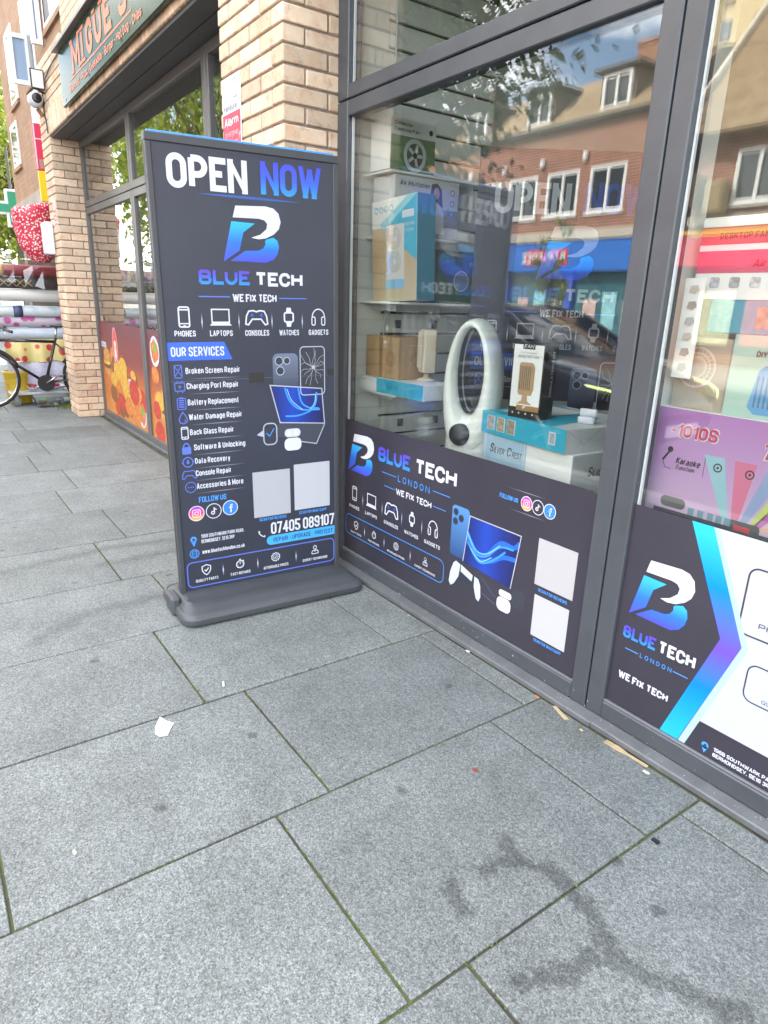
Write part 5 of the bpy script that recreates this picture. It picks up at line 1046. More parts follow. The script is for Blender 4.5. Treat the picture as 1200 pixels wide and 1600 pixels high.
# ------------------------------------------------------------------ opposite side of the street (seen in the glass)
REDBR = brickmat('red_brick_wall', (0.36, 0.145, 0.080), (0.25, 0.095, 0.055), (0.46, 0.37, 0.29), 0.24, 0.085)
BROWNBR = brickmat('brown_brick_wall', (0.34, 0.20, 0.11), (0.28, 0.16, 0.09), (0.22, 0.17, 0.13), 0.225, 0.075)
UPVC = mat('white_upvc', (0.80, 0.80, 0.78), 0.35)
def tilemat(name, c1, c2):
    m = brickmat(name, c1, c2, (c2[0] * .45, c2[1] * .45, c2[2] * .45), 0.30, 0.24); return m
TILE = tilemat('roof_tile', (0.36, 0.26, 0.15), (0.30, 0.21, 0.12)); TILE2 = tilemat('dormer_tile', (0.17, 0.115, 0.09), (0.14, 0.095, 0.075))
STONE = mat('stone_band', (0.56, 0.50, 0.40), 0.8, var=0.1, vscale=2)
DGL = mat('dark_window_glass', (0.03, 0.035, 0.04), 0.06, spec=0.9); CURT = mat('net_curtain', (0.62, 0.62, 0.58), 0.8)
LEAD = mat('roof_lead', (0.09, 0.08, 0.075), 0.6, var=.1)
OY = -14.5
def casement(root, M, x0, x1, z0, z1, y, cols=2, name='window', fr=UPVC, d=1, fw=0.10):
    """a window in a wall facing +y: frame, mullions, panes"""
    b = B(); y0, y1 = y - .05, y + .06
    b.box(x0, x0 + fw, y0, y1, z0, z1); b.box(x1 - fw, x1, y0, y1, z0, z1); b.box(x0 + fw, x1 - fw, y0, y1, z0, z0 + fw); b.box(x0 + fw, x1 - fw, y0, y1, z1 - fw, z1)
    for i in range(1, cols): x = x0 + (x1 - x0) * i / cols; b.box(x - fw * .45, x + fw * .45, y0, y1 - .01, z0 + fw, z1 - fw)
    w = b.build(name, fr, root, M=M)
    for i in range(cols):
        xa = x0 + (x1 - x0) * i / cols; xb = x0 + (x1 - x0) * (i + 1) / cols
        q = B(); q.box(xa + fw * .4, xb - fw * .4, y - .02, y - .012, z0 + fw * .9, z1 - fw * .9); q.build('pane', DGL, w)
    q = B(); q.box(x0 + fw, x0 + fw + (x1 - x0) * .18, y - .10, y - .08, z0 + fw, z1 - fw); q.box(x1 - fw - (x1 - x0) * .18, x1 - fw, y - .10, y - .08, z0 + fw, z1 - fw); q.build('curtain', CURT, w)
    q = B(); q.box(x0 - .06, x1 + .06, y - .02, y + .12, z0 - .07, z0 - .002); q.build('sill', fr, w)
    return w
terr = thing('terrace_building', 'long red brick terrace with white windows, dormers and blue shop fascia across the street', 'building', (-22.0, OY, 0))
TS = Sub(terr)
XR_, XL_ = -12.15, -40.0
wins = [-14.20 - 1.73 * i for i in range(15)]
# wall cut into piers around the window openings
b = B(); zs0, zs1 = 4.2, 5.5
b.box(XL_, XR_, OY - .35, OY, 3.60, zs0); b.box(XL_, XR_, OY - .35, OY, zs1, 6.75)
edges = [XR_] + [e for x in wins for e in (x + .66, x - .66)] + [XL_]
for i in range(0, len(edges), 2): b.box(edges[i + 1], edges[i], OY - .35, OY, zs0, zs1)
b.box(XL_, XR_, OY - 8.0, OY - 7.7, 0, 6.75); b.box(XL_, XL_ + .3, OY - 7.7, OY - .35, 0, 6.75); b.box(XR_ - .3, XR_, OY - 7.7, OY - .35, 0, 6.75)
TS('wall', b, REDBR)
b = B(); b.box(XL_, XR_ - .3, OY - 7.7, OY - .8, 3.5, 3.6); TS('floor_slab', b, dark)
b = B(); b.box(XL_, XR_, OY, OY + .10, 3.44, 3.72); TS('stone_band', b, STONE)
b = B(); b.box(XL_, XR_ + .1, OY - .3, OY + .22, 6.75, 6.86); TS('eaves_gutter', b, LEAD)
for x in wins: casement(terr, TS.M, x - .66, x + .66, zs0, zs1, OY - .06)
b = B()
for x in wins[:-1]: b.box(x - .94, x - .79, OY, OY + .13, 5.72, 5.98)
for x in wins[:8]:
    q = B(); q.cbox(x - .95, x - .79, OY, OY + .14, 5.70, 5.96, .03); TS('wall_lamp', q, UPVC)
b = B(); prof = [(OY + .16, 6.86), (OY - 1.5, 8.35), (OY - 4.0, 9.0), (OY - 6.5, 8.35), (OY - 8.1, 6.86)]
b.loft([[(XL_, y, z) for y, z in prof], [(XR_ + .1, y, z) for y, z in prof]]); TS('roof', b, TILE)
for i in range(8):
    x = -14.30 - 2.98 * i
    q = B(); q.box(x - .62, x + .62, OY - 1.9, OY - .14, 6.90, 8.0); dm = TS('dormer', q, TILE2)
    q = B(); q.box(x - .80, x + .80, OY - 2.1, OY + .08, 8.0, 8.10); q.build('dormer_roof', LEAD, dm)
    w = casement(dm, None, x - .50, x + .50, 7.0, 7.92, OY - .10, 2, 'dormer_window')
for i in range(3):
    q = B(); x = -16 - 8 * i; q.box(x - .5, x + .5, OY - 4.4, OY - 3.7, 8.6, 10.0); q.box(x - .56, x + .56, OY - 4.46, OY - 3.64, 9.85, 9.95); TS('chimney', q, REDBR)
# ground floor shopfronts
b = B(); b.box(XL_, XR_, OY - .30, OY - .1, 0.0, .45); TS('stall_riser', b, mat('riser_blue', (0.03, 0.08, 0.35), .5))
for i in range(10):
    x = XR_ - .15 - i * 2.9; q = B(); q.box(x - .14, x + .14, OY - .28, OY + .03, .0, 2.5); TS('pilaster', q, mat('pilaster_blue', (0.05, 0.12, 0.55), .5))
    q = B(); q.box(x - 2.76, x - .14, OY - .16, OY - .14, .45, 2.5); TS('shop_pane', q, mat('shop_window_teal', (0.05, 0.16, 0.19), 0.08, spec=.8, var=.3, vscale=1.2))
    for j in range(3):
        q = B(); xx = x - .6 - .75 * j; q.box(xx - .25, xx + .25, OY - .13, OY - .12, .75, 1.65 + .2 * (j % 2)); TS('window_poster', q, mat('poster_pale%d' % (j % 3), ((0.70, 0.68, 0.66), (0.30, 0.62, 0.70), (0.62, 0.46, 0.42))[j % 3], .6, var=.3, vscale=5))
fas = thing('shop_fascia', 'bright blue fascia sign with a red lettered panel across the street', 'sign', (-16.0, OY + .05, 2.5))
FS = Sub(fas); b = B(); b.box(-26.0, XR_ + .02, OY + .02, OY + .22, 2.50, 3.36); FS('board', b, mat('fascia_blue', (0.02, 0.16, 0.62), .4))
PF = Panel(fas, frame((16.0, .17, -2.5), (-1, 0, 0), (0, 0, 1)))     # faces +y: right is -x
PF.put('red_panel', B().rect(15.2, 2.68, 17.0, 3.18), mat('fascia_red', (0.66, 0.03, 0.05), .4), .004)
PF.text('BAR-FREE', 16.25, 2.93, 1.9, .34, WHITE, .04, z=.008)
# gabled building to its right
gab = thing('gabled_building', 'low brick building with steep tiled roof and red shop fascia across the street', 'building', (-8.0, OY, 0)); GS = Sub(gab)
b = B(); b.box(-11.3, -2.0, OY - 7, OY, 0.0, 5.75); GS('wall', b, REDBR)
def roofprism(x0, x1, y0, y1, zr, ze):
    q = B(); ym = (y0 + y1) / 2; q.loft([[(x0, y0, ze), (x0, ym, zr), (x0, y1, ze)], [(x1, y0, ze), (x1, ym, zr), (x1, y1, ze)]]); return q
GS('roof', roofprism(-11.6, -1.7, OY - 7.4, OY + .55, 10.2, 5.70), TILE)
for x in (-11.66, -1.64):
    b = B(); ym = (OY - 7.4 + OY + .55) / 2
    for y1 in (OY + .62, OY - 7.47): b.loft([[(x - .05, y1, 5.58), (x + .05, y1, 5.58), (x + .05, y1, 5.86), (x - .05, y1, 5.86)], [(x - .05, ym, 10.16), (x + .05, ym, 10.16), (x + .05, ym, 10.44), (x - .05, ym, 10.44)]])
    GS('barge_board', b, mat('barge_cream', (0.66, 0.58, 0.46), .6))
for x in (-9.6, -6.4, -3.6): casement(gab, GS.M, x - .6, x + .6, 4.05, 5.3, OY + .03)
b = B(); b.box(-11.3, -2.0, OY + .02, OY + .12, 3.55, 3.78); GS('stone_band', b, STONE)
b = B(); b.box(-11.1, -2.2, OY + .02, OY + .05, .35, 2.5); GS('shop_pane', b, mat('red_shop_window', (0.12, 0.06, 0.05), .1, var=.5, vscale=1.5))
for i in range(6):
    q = B(); q.box(-10.6 + i * 1.3, -9.6 + i * 1.3, OY + .06, OY + .08, .55, 1.9); GS('window_poster', q, mat('poster_bright%d' % (i % 3), ((0.60, 0.62, 0.40), (0.55, 0.10, 0.08), (0.66, 0.66, 0.62))[i % 3], .6, var=.5, vscale=7))
b = B(); b.box(-11.2, -10.9, OY + .1, OY + .9, 4.0, 4.75); b.cbox(-10.75, -10.2, OY + .1, OY + .5, 3.8, 4.6, .08); GS('balcony_planter', b, mat('dry_plants', (0.34, 0.26, 0.14), .9, var=.5, vscale=30))
f2 = thing('shop_fascia', 'red fascia sign with a yellow top edge on the gabled building', 'sign', (-7.0, OY + .15, 2.5)); F2S = Sub(f2)
b = B(); b.box(-11.35, -2.0, OY + .13, OY + .30, 2.53, 3.30); F2S('board', b, mat('fascia_red2', (0.66, 0.02, 0.05), .4)); b = B(); b.box(-11.35, -2.0, OY + .13, OY + .33, 3.302, 3.42); F2S('yellow_edge', b, mat('fascia_yellow', (0.85, 0.50, 0.03), .4))
# tower block far behind
tow = thing('tower_block', 'pale yellow tower block rising behind the gabled roof', 'building', (-36.0, -66.0, 0)); WS = Sub(tow)
b = B(); b.box(-47.5, -18, -78, -66, 0, 52); WS('wall', b, mat('tower_render', (0.72, 0.58, 0.34), .8, var=.05))
for c in range(9):
    for r in range(11):
        q = B(); x = -46.6 + c * 3.1; z = 18 + r * 2.9; q.box(x, x + (1.0 if c else 1.3), -65.99, -65.85, z, z + 1.6); WS('window', q, mat('tower_window%d' % ((c * 3 + r) % 2), ((0.22, 0.24, 0.26), (0.46, 0.36, 0.24))[(c * 3 + r) % 2], .3))

# ------------------------------------------------------------------ trees
def leafmat(name, c1, c2):
    if name in MATS: return MATS[name]
    m, nt, p = _nt(name); L = nt.links.new
    ge = N(nt, 'NewGeometry'); cr = N(nt, 'ValToRGB'); e = cr.color_ramp.elements; e[0].color = c4(c1); e[1].color = c4(c2); L(ge.outputs['Random Per Island'], cr.inputs[0]); L(cr.outputs[0], p.inputs['Base Color'])
    p.inputs['Roughness'].default_value = .5; p.inputs['Specular IOR Level'].default_value = .4
    tr = N(nt, 'BsdfTranslucent'); L(cr.outputs[0], tr.inputs[0]); mx = N(nt, 'MixShader'); mx.inputs[0].default_value = .35; L(p.outputs[0], mx.inputs[1]); L(tr.outputs[0], mx.inputs[2]); L(mx.outputs[0], nt.nodes['Material Output'].inputs['Surface'])
    MATS[name] = m; return m
BARK = mat('bark', (0.12, 0.09, 0.06), .9, var=.3, vscale=8, bump=.6, bscale=30)
def tree(name, label, loc, trunk_h, crown, nclump, leaves, lsize, lm, seed, tr=.14, group='street trees'):
    rr = random.Random(seed); t = thing(name, label, 'tree', loc, 0, group)
    rx, ry, rz = crown; cz = trunk_h + rz * .8; b = B(); c = B()
    top = (rr.uniform(-.2, .2), rr.uniform(-.2, .2), cz + rz * .3)
    b.tube([(0, 0, -.1), (.03, .02, trunk_h * .5), (top[0] * .5, top[1] * .5, trunk_h), top], [tr, tr * .85, tr * .7, tr * .2], 8)
    for i in range(nclump):
        a = rr.uniform(0, 6.283); u = rr.uniform(-1, 1); q = rr.random() ** .4; s = math.sqrt(1 - u * u)
        cx, cy_, cc = rx * q * s * math.cos(a), ry * q * s * math.sin(a), cz + rz * q * u
        h = trunk_h + (cz - trunk_h) * rr.uniform(.0, .8); b.tube([(top[0] * .4, top[1] * .4, h), (cx * .5, cy_ * .5, (h + cc) / 2 + .1), (cx, cy_, cc)], [tr * .3, tr * .16, tr * .05], 5)
        cr_ = rr.uniform(.30, .55) * min(rx, rz) * .55
        for k in range(leaves):
            d = Vector((rr.gauss(0, 1), rr.gauss(0, 1), rr.gauss(0, .75))) * cr_ * .62; p = Vector((cx, cy_, cc)) + d
            n = Vector((rr.gauss(0, 1), rr.gauss(0, 1), rr.gauss(.4, .8))).normalized(); x = n.orthogonal().normalized(); x = (Matrix.Rotation(rr.uniform(0, 6.28), 3, n) @ x); y = n.cross(x); l = lsize * rr.uniform(.6, 1.25)
            c.add([p - x * l * .5, p + y * l * .28 - x * l * .05, p + x * l * .5 - n * l * .12, p - y * l * .28 - x * l * .05], [(0, 1, 2, 3)])
    b.build('trunk', BARK, t, True); c.build('crown', lm, t); return t
LG = leafmat('leaf_bright', (0.10, 0.17, 0.02), (0.26, 0.30, 0.04)); LD = leafmat('leaf_green', (0.03, 0.07, 0.02), (0.08, 0.12, 0.03))
tree('street_tree', 'dark leafy street tree at the kerb reflected at the top of the wide window', (-8.3, -2.6, -.0), 3.0, (2.1, 1.7, 2.1), 130, 80, .14, LD, 4)
tree('young_tree', 'slim young tree reflected in front of the blue fascia', (-12.35, -10.4, 0), 1.2, (.55, .55, 1.35), 26, 26, .13, LG, 9, .035)
tree('street_tree', 'sunlit tree beyond the brown building at the far left', (-24.0, 2.4, 0), 2.4, (3.2, 2.6, 3.4), 90, 60, .26, LG, 12)
tree('street_tree', 'sunlit tree behind the first one at the far left edge', (-31.0, 4.2, 0), 2.6, (3.8, 3.0, 4.2), 90, 60, .30, LG, 21)
tree('street_tree', 'sunlit kerbside tree reflected in the restaurant windows', (-21.5, -5.0, 0), 2.4, (3.4, 2.8, 4.4), 130, 60, .26, LG, 33)
tree('street_tree', 'second sunlit kerbside tree reflected in the restaurant windows', (-31.0, -8.0, 0), 2.4, (4.0, 3.4, 5.5), 120, 50, .34, LG, 35)

# ------------------------------------------------------------------ restaurant sign, window print, fittings on the far pier
ms = thing('restaurant_sign', "dark green fascia sign with orange MIGUE'S lettering over the restaurant windows", 'sign', (-5.4, 1.43, 2.82))
GRN = mat('sign_green_gloss', (0.020, 0.048, 0.030), 0.16, spec=.10)
MG = Sub(ms); b = B(); b.cbox(-6.90, -3.75, 1.405, 1.435, 2.83, 3.235, .003); MG('board', b, GRN)
b = B(); b.cbox(-6.94, -3.72, 1.36, 1.452, 3.236, 3.262, .003); MG('top_flashing', b, RF)
PM = Panel(ms, frame((5.4, -.026, -2.82), (1, 0, 0), (0, 0, 1))); ORG = mat('sign_orange', (0.62, 0.16, 0.07), .5)
xm = -6.40
for ch, w in (('M', .27), ('I', .09), ('G', .19), ('U', .20), ('E', .18), ("'", .045), ('S', .19)):
    PM.text(ch, xm + w / 2, 3.085, w, .215, ORG, .045)
    if ch in 'MIU':
        b = B()
        for yy in (2.983, 3.187):
            if ch == 'U' and yy < 3.0: continue
            for q in ((xm, xm + w) if ch != 'I' else (xm + w / 2,)): b.rect(q - .045 if ch != 'I' else q - .055, yy - .011, q + .045 if ch != 'I' else q + .055, yy + .011)
        for q_ in range(len(b.f)): PM.put('serif', B().add([b.v[i] for i in b.f[q_]], [(0, 1, 2, 3)]), ORG, .0022)
    xm += w + .068
PM.put('printed_rule', B().rect(-6.55, 2.948, -4.75, 2.958), ORG)
PM.text('Breakfast - Pizza - Quesadilla - Burger - Hot Dog - Chips', -5.56, 2.897, 2.02, .052, ORG, .025)
b = B()
for x in (-6.75, -5.9, -5.0, -4.1):
    for z in (2.86, 3.21): b.disc(x, z, .010, n=10)
PM.put('screw_head', b, BLACKGAP)
# food print on the restaurant glass
fv = thing('food_window_print', 'orange and red food photo print along the bottom of the restaurant windows', 'window graphic', (-6.0, 1.738, .085))
FP = Panel(fv, frame((6.0, 0, -.085), (1, 0, 0), (0, 0, 1)))
GF = grad('food_backdrop', [(0, (0.60, 0.24, 0.05)), (.4, (0.52, 0.14, 0.03)), (.62, (0.22, 0.04, 0.035)), (1, (0.15, 0.045, 0.06))])
frr = random.Random(8)
for x0, x1 in ((-7.845, -6.220), (-6.110, -4.485), (-4.375, -3.60)): FP.put('print_sheet', B().rect(x0, .09, x1, 1.04), GF, .0002)
def fmat(nm, c, v=.35): return mat('food_' + nm, c, .5, var=v, vscale=22)
def blob(cx, cy, rx, ry, m, z, k=.12, nm='printed_food'): FP.put(nm, B().poly([(cx + rx * (1 + frr.uniform(-k, k)) * math.cos(i * .314), cy + ry * (1 + frr.uniform(-k, k)) * math.sin(i * .314)) for i in range(20)]), m, z)
for i in range(110):
    x0, x1 = ((-7.80, -6.26), (-6.07, -4.52), (-4.34, -3.64))[i % 3]
    x = frr.uniform(x0 + .13, x1 - .13); y = frr.uniform(.15, .70); r = frr.uniform(.06, .15)
    blob(x, y, r * 1.1, r * .8, fmat(*(('gold', (0.62, 0.36, 0.05)), ('orange', (0.60, 0.20, 0.04)), ('brown', (0.25, 0.09, 0.03)), ('red', (0.48, 0.05, 0.03)), ('amber', (0.66, 0.28, 0.05)))[i % 5]), .0005 + .00002 * i)
for bx, by in ((-7.62, .62), (-6.75, .36), (-5.7, .40), (-5.0, .55)):
    for q, (dy, rx, ry, nm, c) in enumerate(((-.09, .15, .05, 'bun', (0.55, 0.28, 0.08)), (-.03, .16, .035, 'patty', (0.16, 0.06, 0.03)), (.0, .165, .022, 'cheese', (0.72, 0.46, 0.05)), (.025, .17, .02, 'lettuce', (0.20, 0.36, 0.05)), (.08, .15, .075, 'bun', (0.55, 0.28, 0.08)))): blob(bx, by + dy, rx * .85, ry, fmat(nm, c), .0013 + .00003 * q, .05)
for px, py in ((-6.42, .24), (-5.90, .86), (-4.85, .24)):
    blob(px, py, .13, .13, WHITE, .0014, .01, 'printed_plate'); blob(px, py, .10, .10, fmat('salad', (0.55, 0.18, 0.06)), .0016, .15); blob(px + .02, py + .03, .05, .04, fmat('lettuce', (0.20, 0.36, 0.05)), .0018, .2)
FP.put('printed_oval', B().disc(-7.23, .80, .105, .20), mat('food_oval_red', (0.62, 0.10, 0.08), .4), .0018); FP.put('printed_oval', B().ring(-7.23, .80, .098, .008, ry=.193), WHITE, .0020)
b = B(); b.poly(rrect(-7.27, .70, -7.19, .80, .03)); b.disc(-7.23, .83, .04); b.line([(-7.28, .66), (-7.18, .72)], .012); b.line([(-7.18, .66), (-7.28, .72)], .012); FP.put('printed_emblem', b, mat('food_cream', (0.66, 0.62, 0.55), .5), .0022)
for s, x, y in (('MINI', -7.70, .80), ('SUPREME', -6.72, .50), ('BURGER', -5.2, .78)): FP.put('printed_tag', B().rect(x - .10, y - .025, x + .10, y + .03), WHITE, .0020); FP.text(s, x, y, .17, .03, TXT, .02, z=.0023)
# alarm notice on the near pier
al = thing('alarm_notice', 'faded white and red Alarm notice fixed to the near brick pier', 'notice', (-3.40, 1.452, 2.0))
PA = Panel(al, frame((0, 0, 0), (1, 0, 0), (0, 0, 1))); b = B(); b.cbox(-.105, .105, .0, .33, -.006, .0, .001); b.build('plate', mat('notice_white', (0.72, 0.72, 0.72), .5, var=.15, vscale=12, dirt=((0.40, 0.40, 0.42), 18, .6)), al, M=Matrix.Translation((0, -.004, 0)) @ PA.M)
PA.M = Matrix.Translation((0, -.0045, 0)) @ PA.M
PA.put('red_field', B().rect(-.104, .001, .104, .175), mat('notice_red', (0.46, 0.04, 0.08), .5, dirt=((0.62, 0.50, 0.52), 16, .58)), .0005); PA.text('Kensure', -.01, .200, .16, .030, mat('notice_grey', (0.25, 0.27, 0.32), .5), .03); PA.text('Alarm', .0, .140, .17, .040, WHITE, .03)
PA.text('SYSTEMS', .0, .085, .15, .018, WHITE, .0); PA.text('24 HOUR', 0, .045, .13, .018, WHITE, 0)
b = B(); b.line([(-.02, .235), (.02, .235), (.03, .29), (0, .315), (-.03, .29)], .006, True); PA.put('printed_mark', tform(b, .05, .0, 1.0), MATS['notice_grey'])
def notice(label, x, z, w, h, m1, rows):
    t = thing('paper_notice', label, 'notice', (x, 1.4515, z), group='papers on the far pier'); P_ = Panel(t, frame((0, 0, 0), (1, 0, 0), (0, 0, 1)))
    b = B(); b.cbox(-w / 2, w / 2, 0, h, -.004, .0, .0008); b.build('sheet', m1, t, M=P_.M)
    for y, s in rows: P_.put('printed_rule', B().rect(-w * .4, y, w * .35, y + .012), s)
    return t
notice('faded red and white printed notice on the far brick pier', -8.02, 1.93, .16, .30, mat('notice_faded', (0.56, 0.46, 0.42), .7, var=.2, vscale=12), [(.05 + .04 * i, mat('notice_faded_red', (0.45, 0.10, 0.10), .6)) for i in range(4)])
wbx = thing('meter_box', 'small pale grey box fixed at the left edge of the far brick pier', 'box', (-8.30, 1.45, 1.70)); b = B(); b.cbox(-8.40, -8.20, 1.37, 1.450, 1.70, 2.02, .006); Sub(wbx)('case', b, mat('box_grey', (0.62, 0.66, 0.68), .5)); b = B(); b.cbox(-8.39, -8.21, 1.362, 1.3695, 1.71, 2.01, .002); Sub(wbx)('cover', b, MATS['box_grey'])
cc = thing('security_camera', 'white turret security camera on the far pier below the floodlight', 'camera', (-8.05, 1.45, 3.10)); CCS = Sub(cc)
b = B(); b.lathe([(.055, 0), (.055, -.02), (.045, -.03)], (-8.05, 1.452, 3.10), 'y', 20); CCS('mount', b, WHITE, smooth=True)
b = B(); b.lathe([(.0, -.06), (.05, -.05), (.068, .0), (.066, .05), (.058, .11), (.0, .112)], (-8.05, 1.385, 3.10), 'x', 24); CCS('housing', b, WHITE, smooth=True)
b = B(); b.lathe([(.0, .1125), (.045, .1135), (.042, .120), (.0, .122)], (-8.05, 1.385, 3.10), 'x', 20); CCS('lens', b, BK, smooth=True)
b = B(); b.tube([(-8.05, 1.40, 3.03), (-8.04, 1.44, 2.97)], .02, 8); CCS('bracket', b, mat('rusty_bracket', (0.28, 0.13, 0.08), .8))
fl = thing('floodlight', 'black framed floodlight on the far pier above the security camera', 'lamp', (-7.9, 1.45, 3.15)); FLS = Sub(fl)
b = B(); b.cbox(-7.84, -7.80, 1.325, 1.445, 3.145, 3.315, .005); FLS('housing', b, BK); b = B(); b.cbox(-7.80, -7.796, 1.336, 1.434, 3.157, 3.303, .001); FLS('lens', b, mat('lamp_lens', (0.60, 0.62, 0.62), .2)); b = B(); b.tube([(-7.84, 1.38, 3.16), (-7.90, 1.42, 3.15), (-7.92, 1.455, 3.15)], .012, 6); FLS('bracket', b, BK)
cb = thing('wall_cable', 'thin black cable sagging down the far pier', 'cable', (-8.0, 1.45, 2.8)); b = B(); b.tube([(-6.95, 1.445, 3.30), (-7.5, 1.442, 3.27), (-7.95, 1.440, 3.20), (-7.98, 1.443, 3.0), (-7.93, 1.446, 2.9), (-7.91, 1.446, 2.80)], .006, 5); b.tube([(-8.03, 1.40, 3.30), (-7.8, 1.44, 3.22), (-7.4, 1.445, 3.28)], .005, 5); Sub(cb)('cable', b, BK)

# ------------------------------------------------------------------ brown building and stall beyond the pier
bb = thing('brown_brick_building', 'tall brown brick building with open white window beyond the far pier', 'building', (-11.5, 2.0, 0)); BS = Sub(bb)
b = B(); b.box(-14.5, -8.505, 2.0, 9.5, 2.45, 13.0); BS('wall', b, BROWNBR)
b = B(); b.box(-14.5, -8.505, 4.5, 9.5, 0, 2.45); b.box(-14.5, -14.2, 2.02, 4.5, 0, 2.45); BS('ground_floor', b, mat('stall_back', (0.20, 0.16, 0.12), .8, var=.3, vscale=2))
b = B(); b.box(-14.5, -8.6, 1.94, 1.9995, 2.45, 2.75); BS('fascia_band', b, mat('fascia_grey', (0.30, 0.26, 0.22), .7, var=.2, vscale=2))
def win_side(x0, x1, z0, z1):
    b = B(); b.box(x0, x1, 1.983, 1.9995, z0, z1); w = BS('window', b, UPVC); b = B(); b.box(x0 + .07, x1 - .07, 1.979, 1.9825, z0 + .07, z1 - .07); b.build('pane', DGL, w); b = B(); b.box(x0 - .05, x1 + .05, 1.965, 1.9995, z0 - .06, z0 - .001); b.build('sill', BROWNBR, w)
for x0, x1, z0, z1 in ((-13.6, -12.9, 4.15, 5.15), (-14.1, -13.4, 3.30, 3.95), (-12.0, -11.2, 4.1, 5.15), (-11.9, -11.4, 3.35, 4.0), (-10.4, -9.4, 4.4, 5.6)): win_side(x0, x1, z0, z1)
def sash(hx, hy, ang, w, z0, z1):
    M_ = BS.M @ Matrix.Translation((hx, hy, 0)) @ Matrix.Rotation(ang, 4, 'Z'); b = B(); f = .055
    b.box(0, f, -.03, .03, z0, z1); b.box(w - f, w, -.03, .03, z0, z1); b.box(f, w - f, -.03, .03, z0, z0 + f); b.box(f, w - f, -.03, .03, z1 - f, z1); s = b.build('open_sash', UPVC, bb, M=M_)
    b = B(); b.box(f, w - f, -.008, .008, z0 + f, z1 - f); b.build('pane', mat('sash_glass', (0.25, 0.36, 0.50), .05, spec=.9), s)
sash(-11.6, 2.0, R(-94), .26, 4.05, 4.66); sash(-10.6, 1.99, R(-94), .13, 4.3, 5.3)
ss = thing('shop_sign_board', 'projecting red sign with white marks over a yellow sign beside the far pier', 'sign', (-9.6, 1.8, 2.35)); PSS = Panel(ss, frame((.022, 0, -2.35), (0, 1, 0), (0, 0, 1)))
b = B(); b.cbox(-9.62, -9.58, 1.585, 1.99, 2.70, 3.20, .004); Sub(ss)('red_board', b, mat('board_red', (0.62, 0.03, 0.09), .4)); b = B(); b.cbox(-9.62, -9.58, 1.60, 1.99, 2.36, 2.695, .004); Sub(ss)('yellow_board', b, mat('board_yellow', (0.80, 0.58, 0.02), .4))
PSS.put('printed_rule', B().rect(-.21, 3.03, .18, 3.042), WHITE); PSS.put('printed_rule', B().rect(-.21, 2.71, -.195, 3.19), WHITE); PSS.put('printed_mark', B().poly(rrect(-.10, 2.88, .02, 2.97, .03)), WHITE); PSS.text('T', -.08, 3.10, .06, .09, WHITE, .05); PSS.put('printed_picture', B().rect(-.18, 2.72, .15, 2.82), mat('board_photo', (0.40, 0.22, 0.18), .5, var=.5, vscale=25))
PSS.text('FAB', -.02, 2.53, .20, .16, mat('board_brown', (0.20, 0.08, 0.02), .5), .01)
px_ = thing('pharmacy_cross', 'green and white pharmacy cross hanging far down the street', 'sign', (-17.5, 2.3, 3.0)); b = B(); PXS = Sub(px_)
b.cbox(-17.55, -17.45, 2.20, 2.46, 2.62, 3.38, .01); b.cbox(-17.55, -17.45, 1.98, 2.20, 2.87, 3.13, .01); b.cbox(-17.55, -17.45, 2.46, 2.68, 2.87, 3.13, .01); PXS('cross', b, WHITE)
b = B(); b.box(-17.449, -17.44, 2.25, 2.41, 2.67, 3.33); b.box(-17.449, -17.44, 2.03, 2.25, 2.92, 3.08); b.box(-17.449, -17.44, 2.41, 2.63, 2.92, 3.08); PXS('green_face', b, mat('cross_green', (0.02, 0.26, 0.15), .4)); b = B(); b.tube([(-17.5, 2.33, 3.38), (-17.5, 2.33, 4.2)], .03, 6); PXS('hanger', b, RF)
hs = thing('far_shop', 'far shopfront block with dark sign and pale blinds under the trees', 'building', (-20.0, 3.5, 0)); HS_ = Sub(hs)
b = B(); b.box(-24, -18.2, 3.2, 6.0, 0, 3.2); HS_('wall', b, mat('far_shop_wall', (0.12, 0.10, 0.09), .8)); b = B(); b.box(-18.2, -18.15, 3.25, 5.5, 1.1, 2.0); HS_('blind', b, mat('far_blind', (0.58, 0.48, 0.34), .8, var=.2, vscale=3))
# rolls of vinyl cloth stacked across the stall front
def rollmat(name, c, kind, c2=(.5, .4, .1)):
    if name in MATS: return MATS[name]
    m, nt, p = _nt(name); L = nt.links.new; tc = N(nt, 'TexCoord'); p.inputs['Roughness'].default_value = .38
    if kind == 'wave': t = N(nt, 'TexVoronoi', Scale=9.0); out = t.outputs['Distance']; lo, hi = .28, .34
    elif kind == 'patch': t = N(nt, 'TexVoronoi', Scale=8.0); out = t.outputs['Distance']; lo, hi = .36, .30
    elif kind == 'hex': t = N(nt, 'TexVoronoi', Scale=26.0, feature='DISTANCE_TO_EDGE'); out = t.outputs['Distance']; lo, hi = .05, .02
    elif kind == 'dots': t = N(nt, 'TexVoronoi', Scale=44.0); out = t.outputs['Distance']; lo, hi = .42, .34
    else: t = N(nt, 'TexNoise', Scale=7.0, Detail=6.0); out = t.outputs['Fac']; lo, hi = .52, .66
    L(tc.outputs['Object'], t.inputs['Vector']); mr = N(nt, 'MapRange'); mr.inputs[1].default_value = lo; mr.inputs[2].default_value = hi; L(out, mr.inputs[0])
    mx = N(nt, 'MixRGB'); mx.inputs['Color1'].default_value = c4(c); mx.inputs['Color2'].default_value = c4(c2); L(mr.outputs[0], mx.inputs['Fac']); L(mx.outputs[0], p.inputs['Base Color']); MATS[name] = m; return m
CORE = mat('card_core', (0.40, 0.30, 0.20), .8)
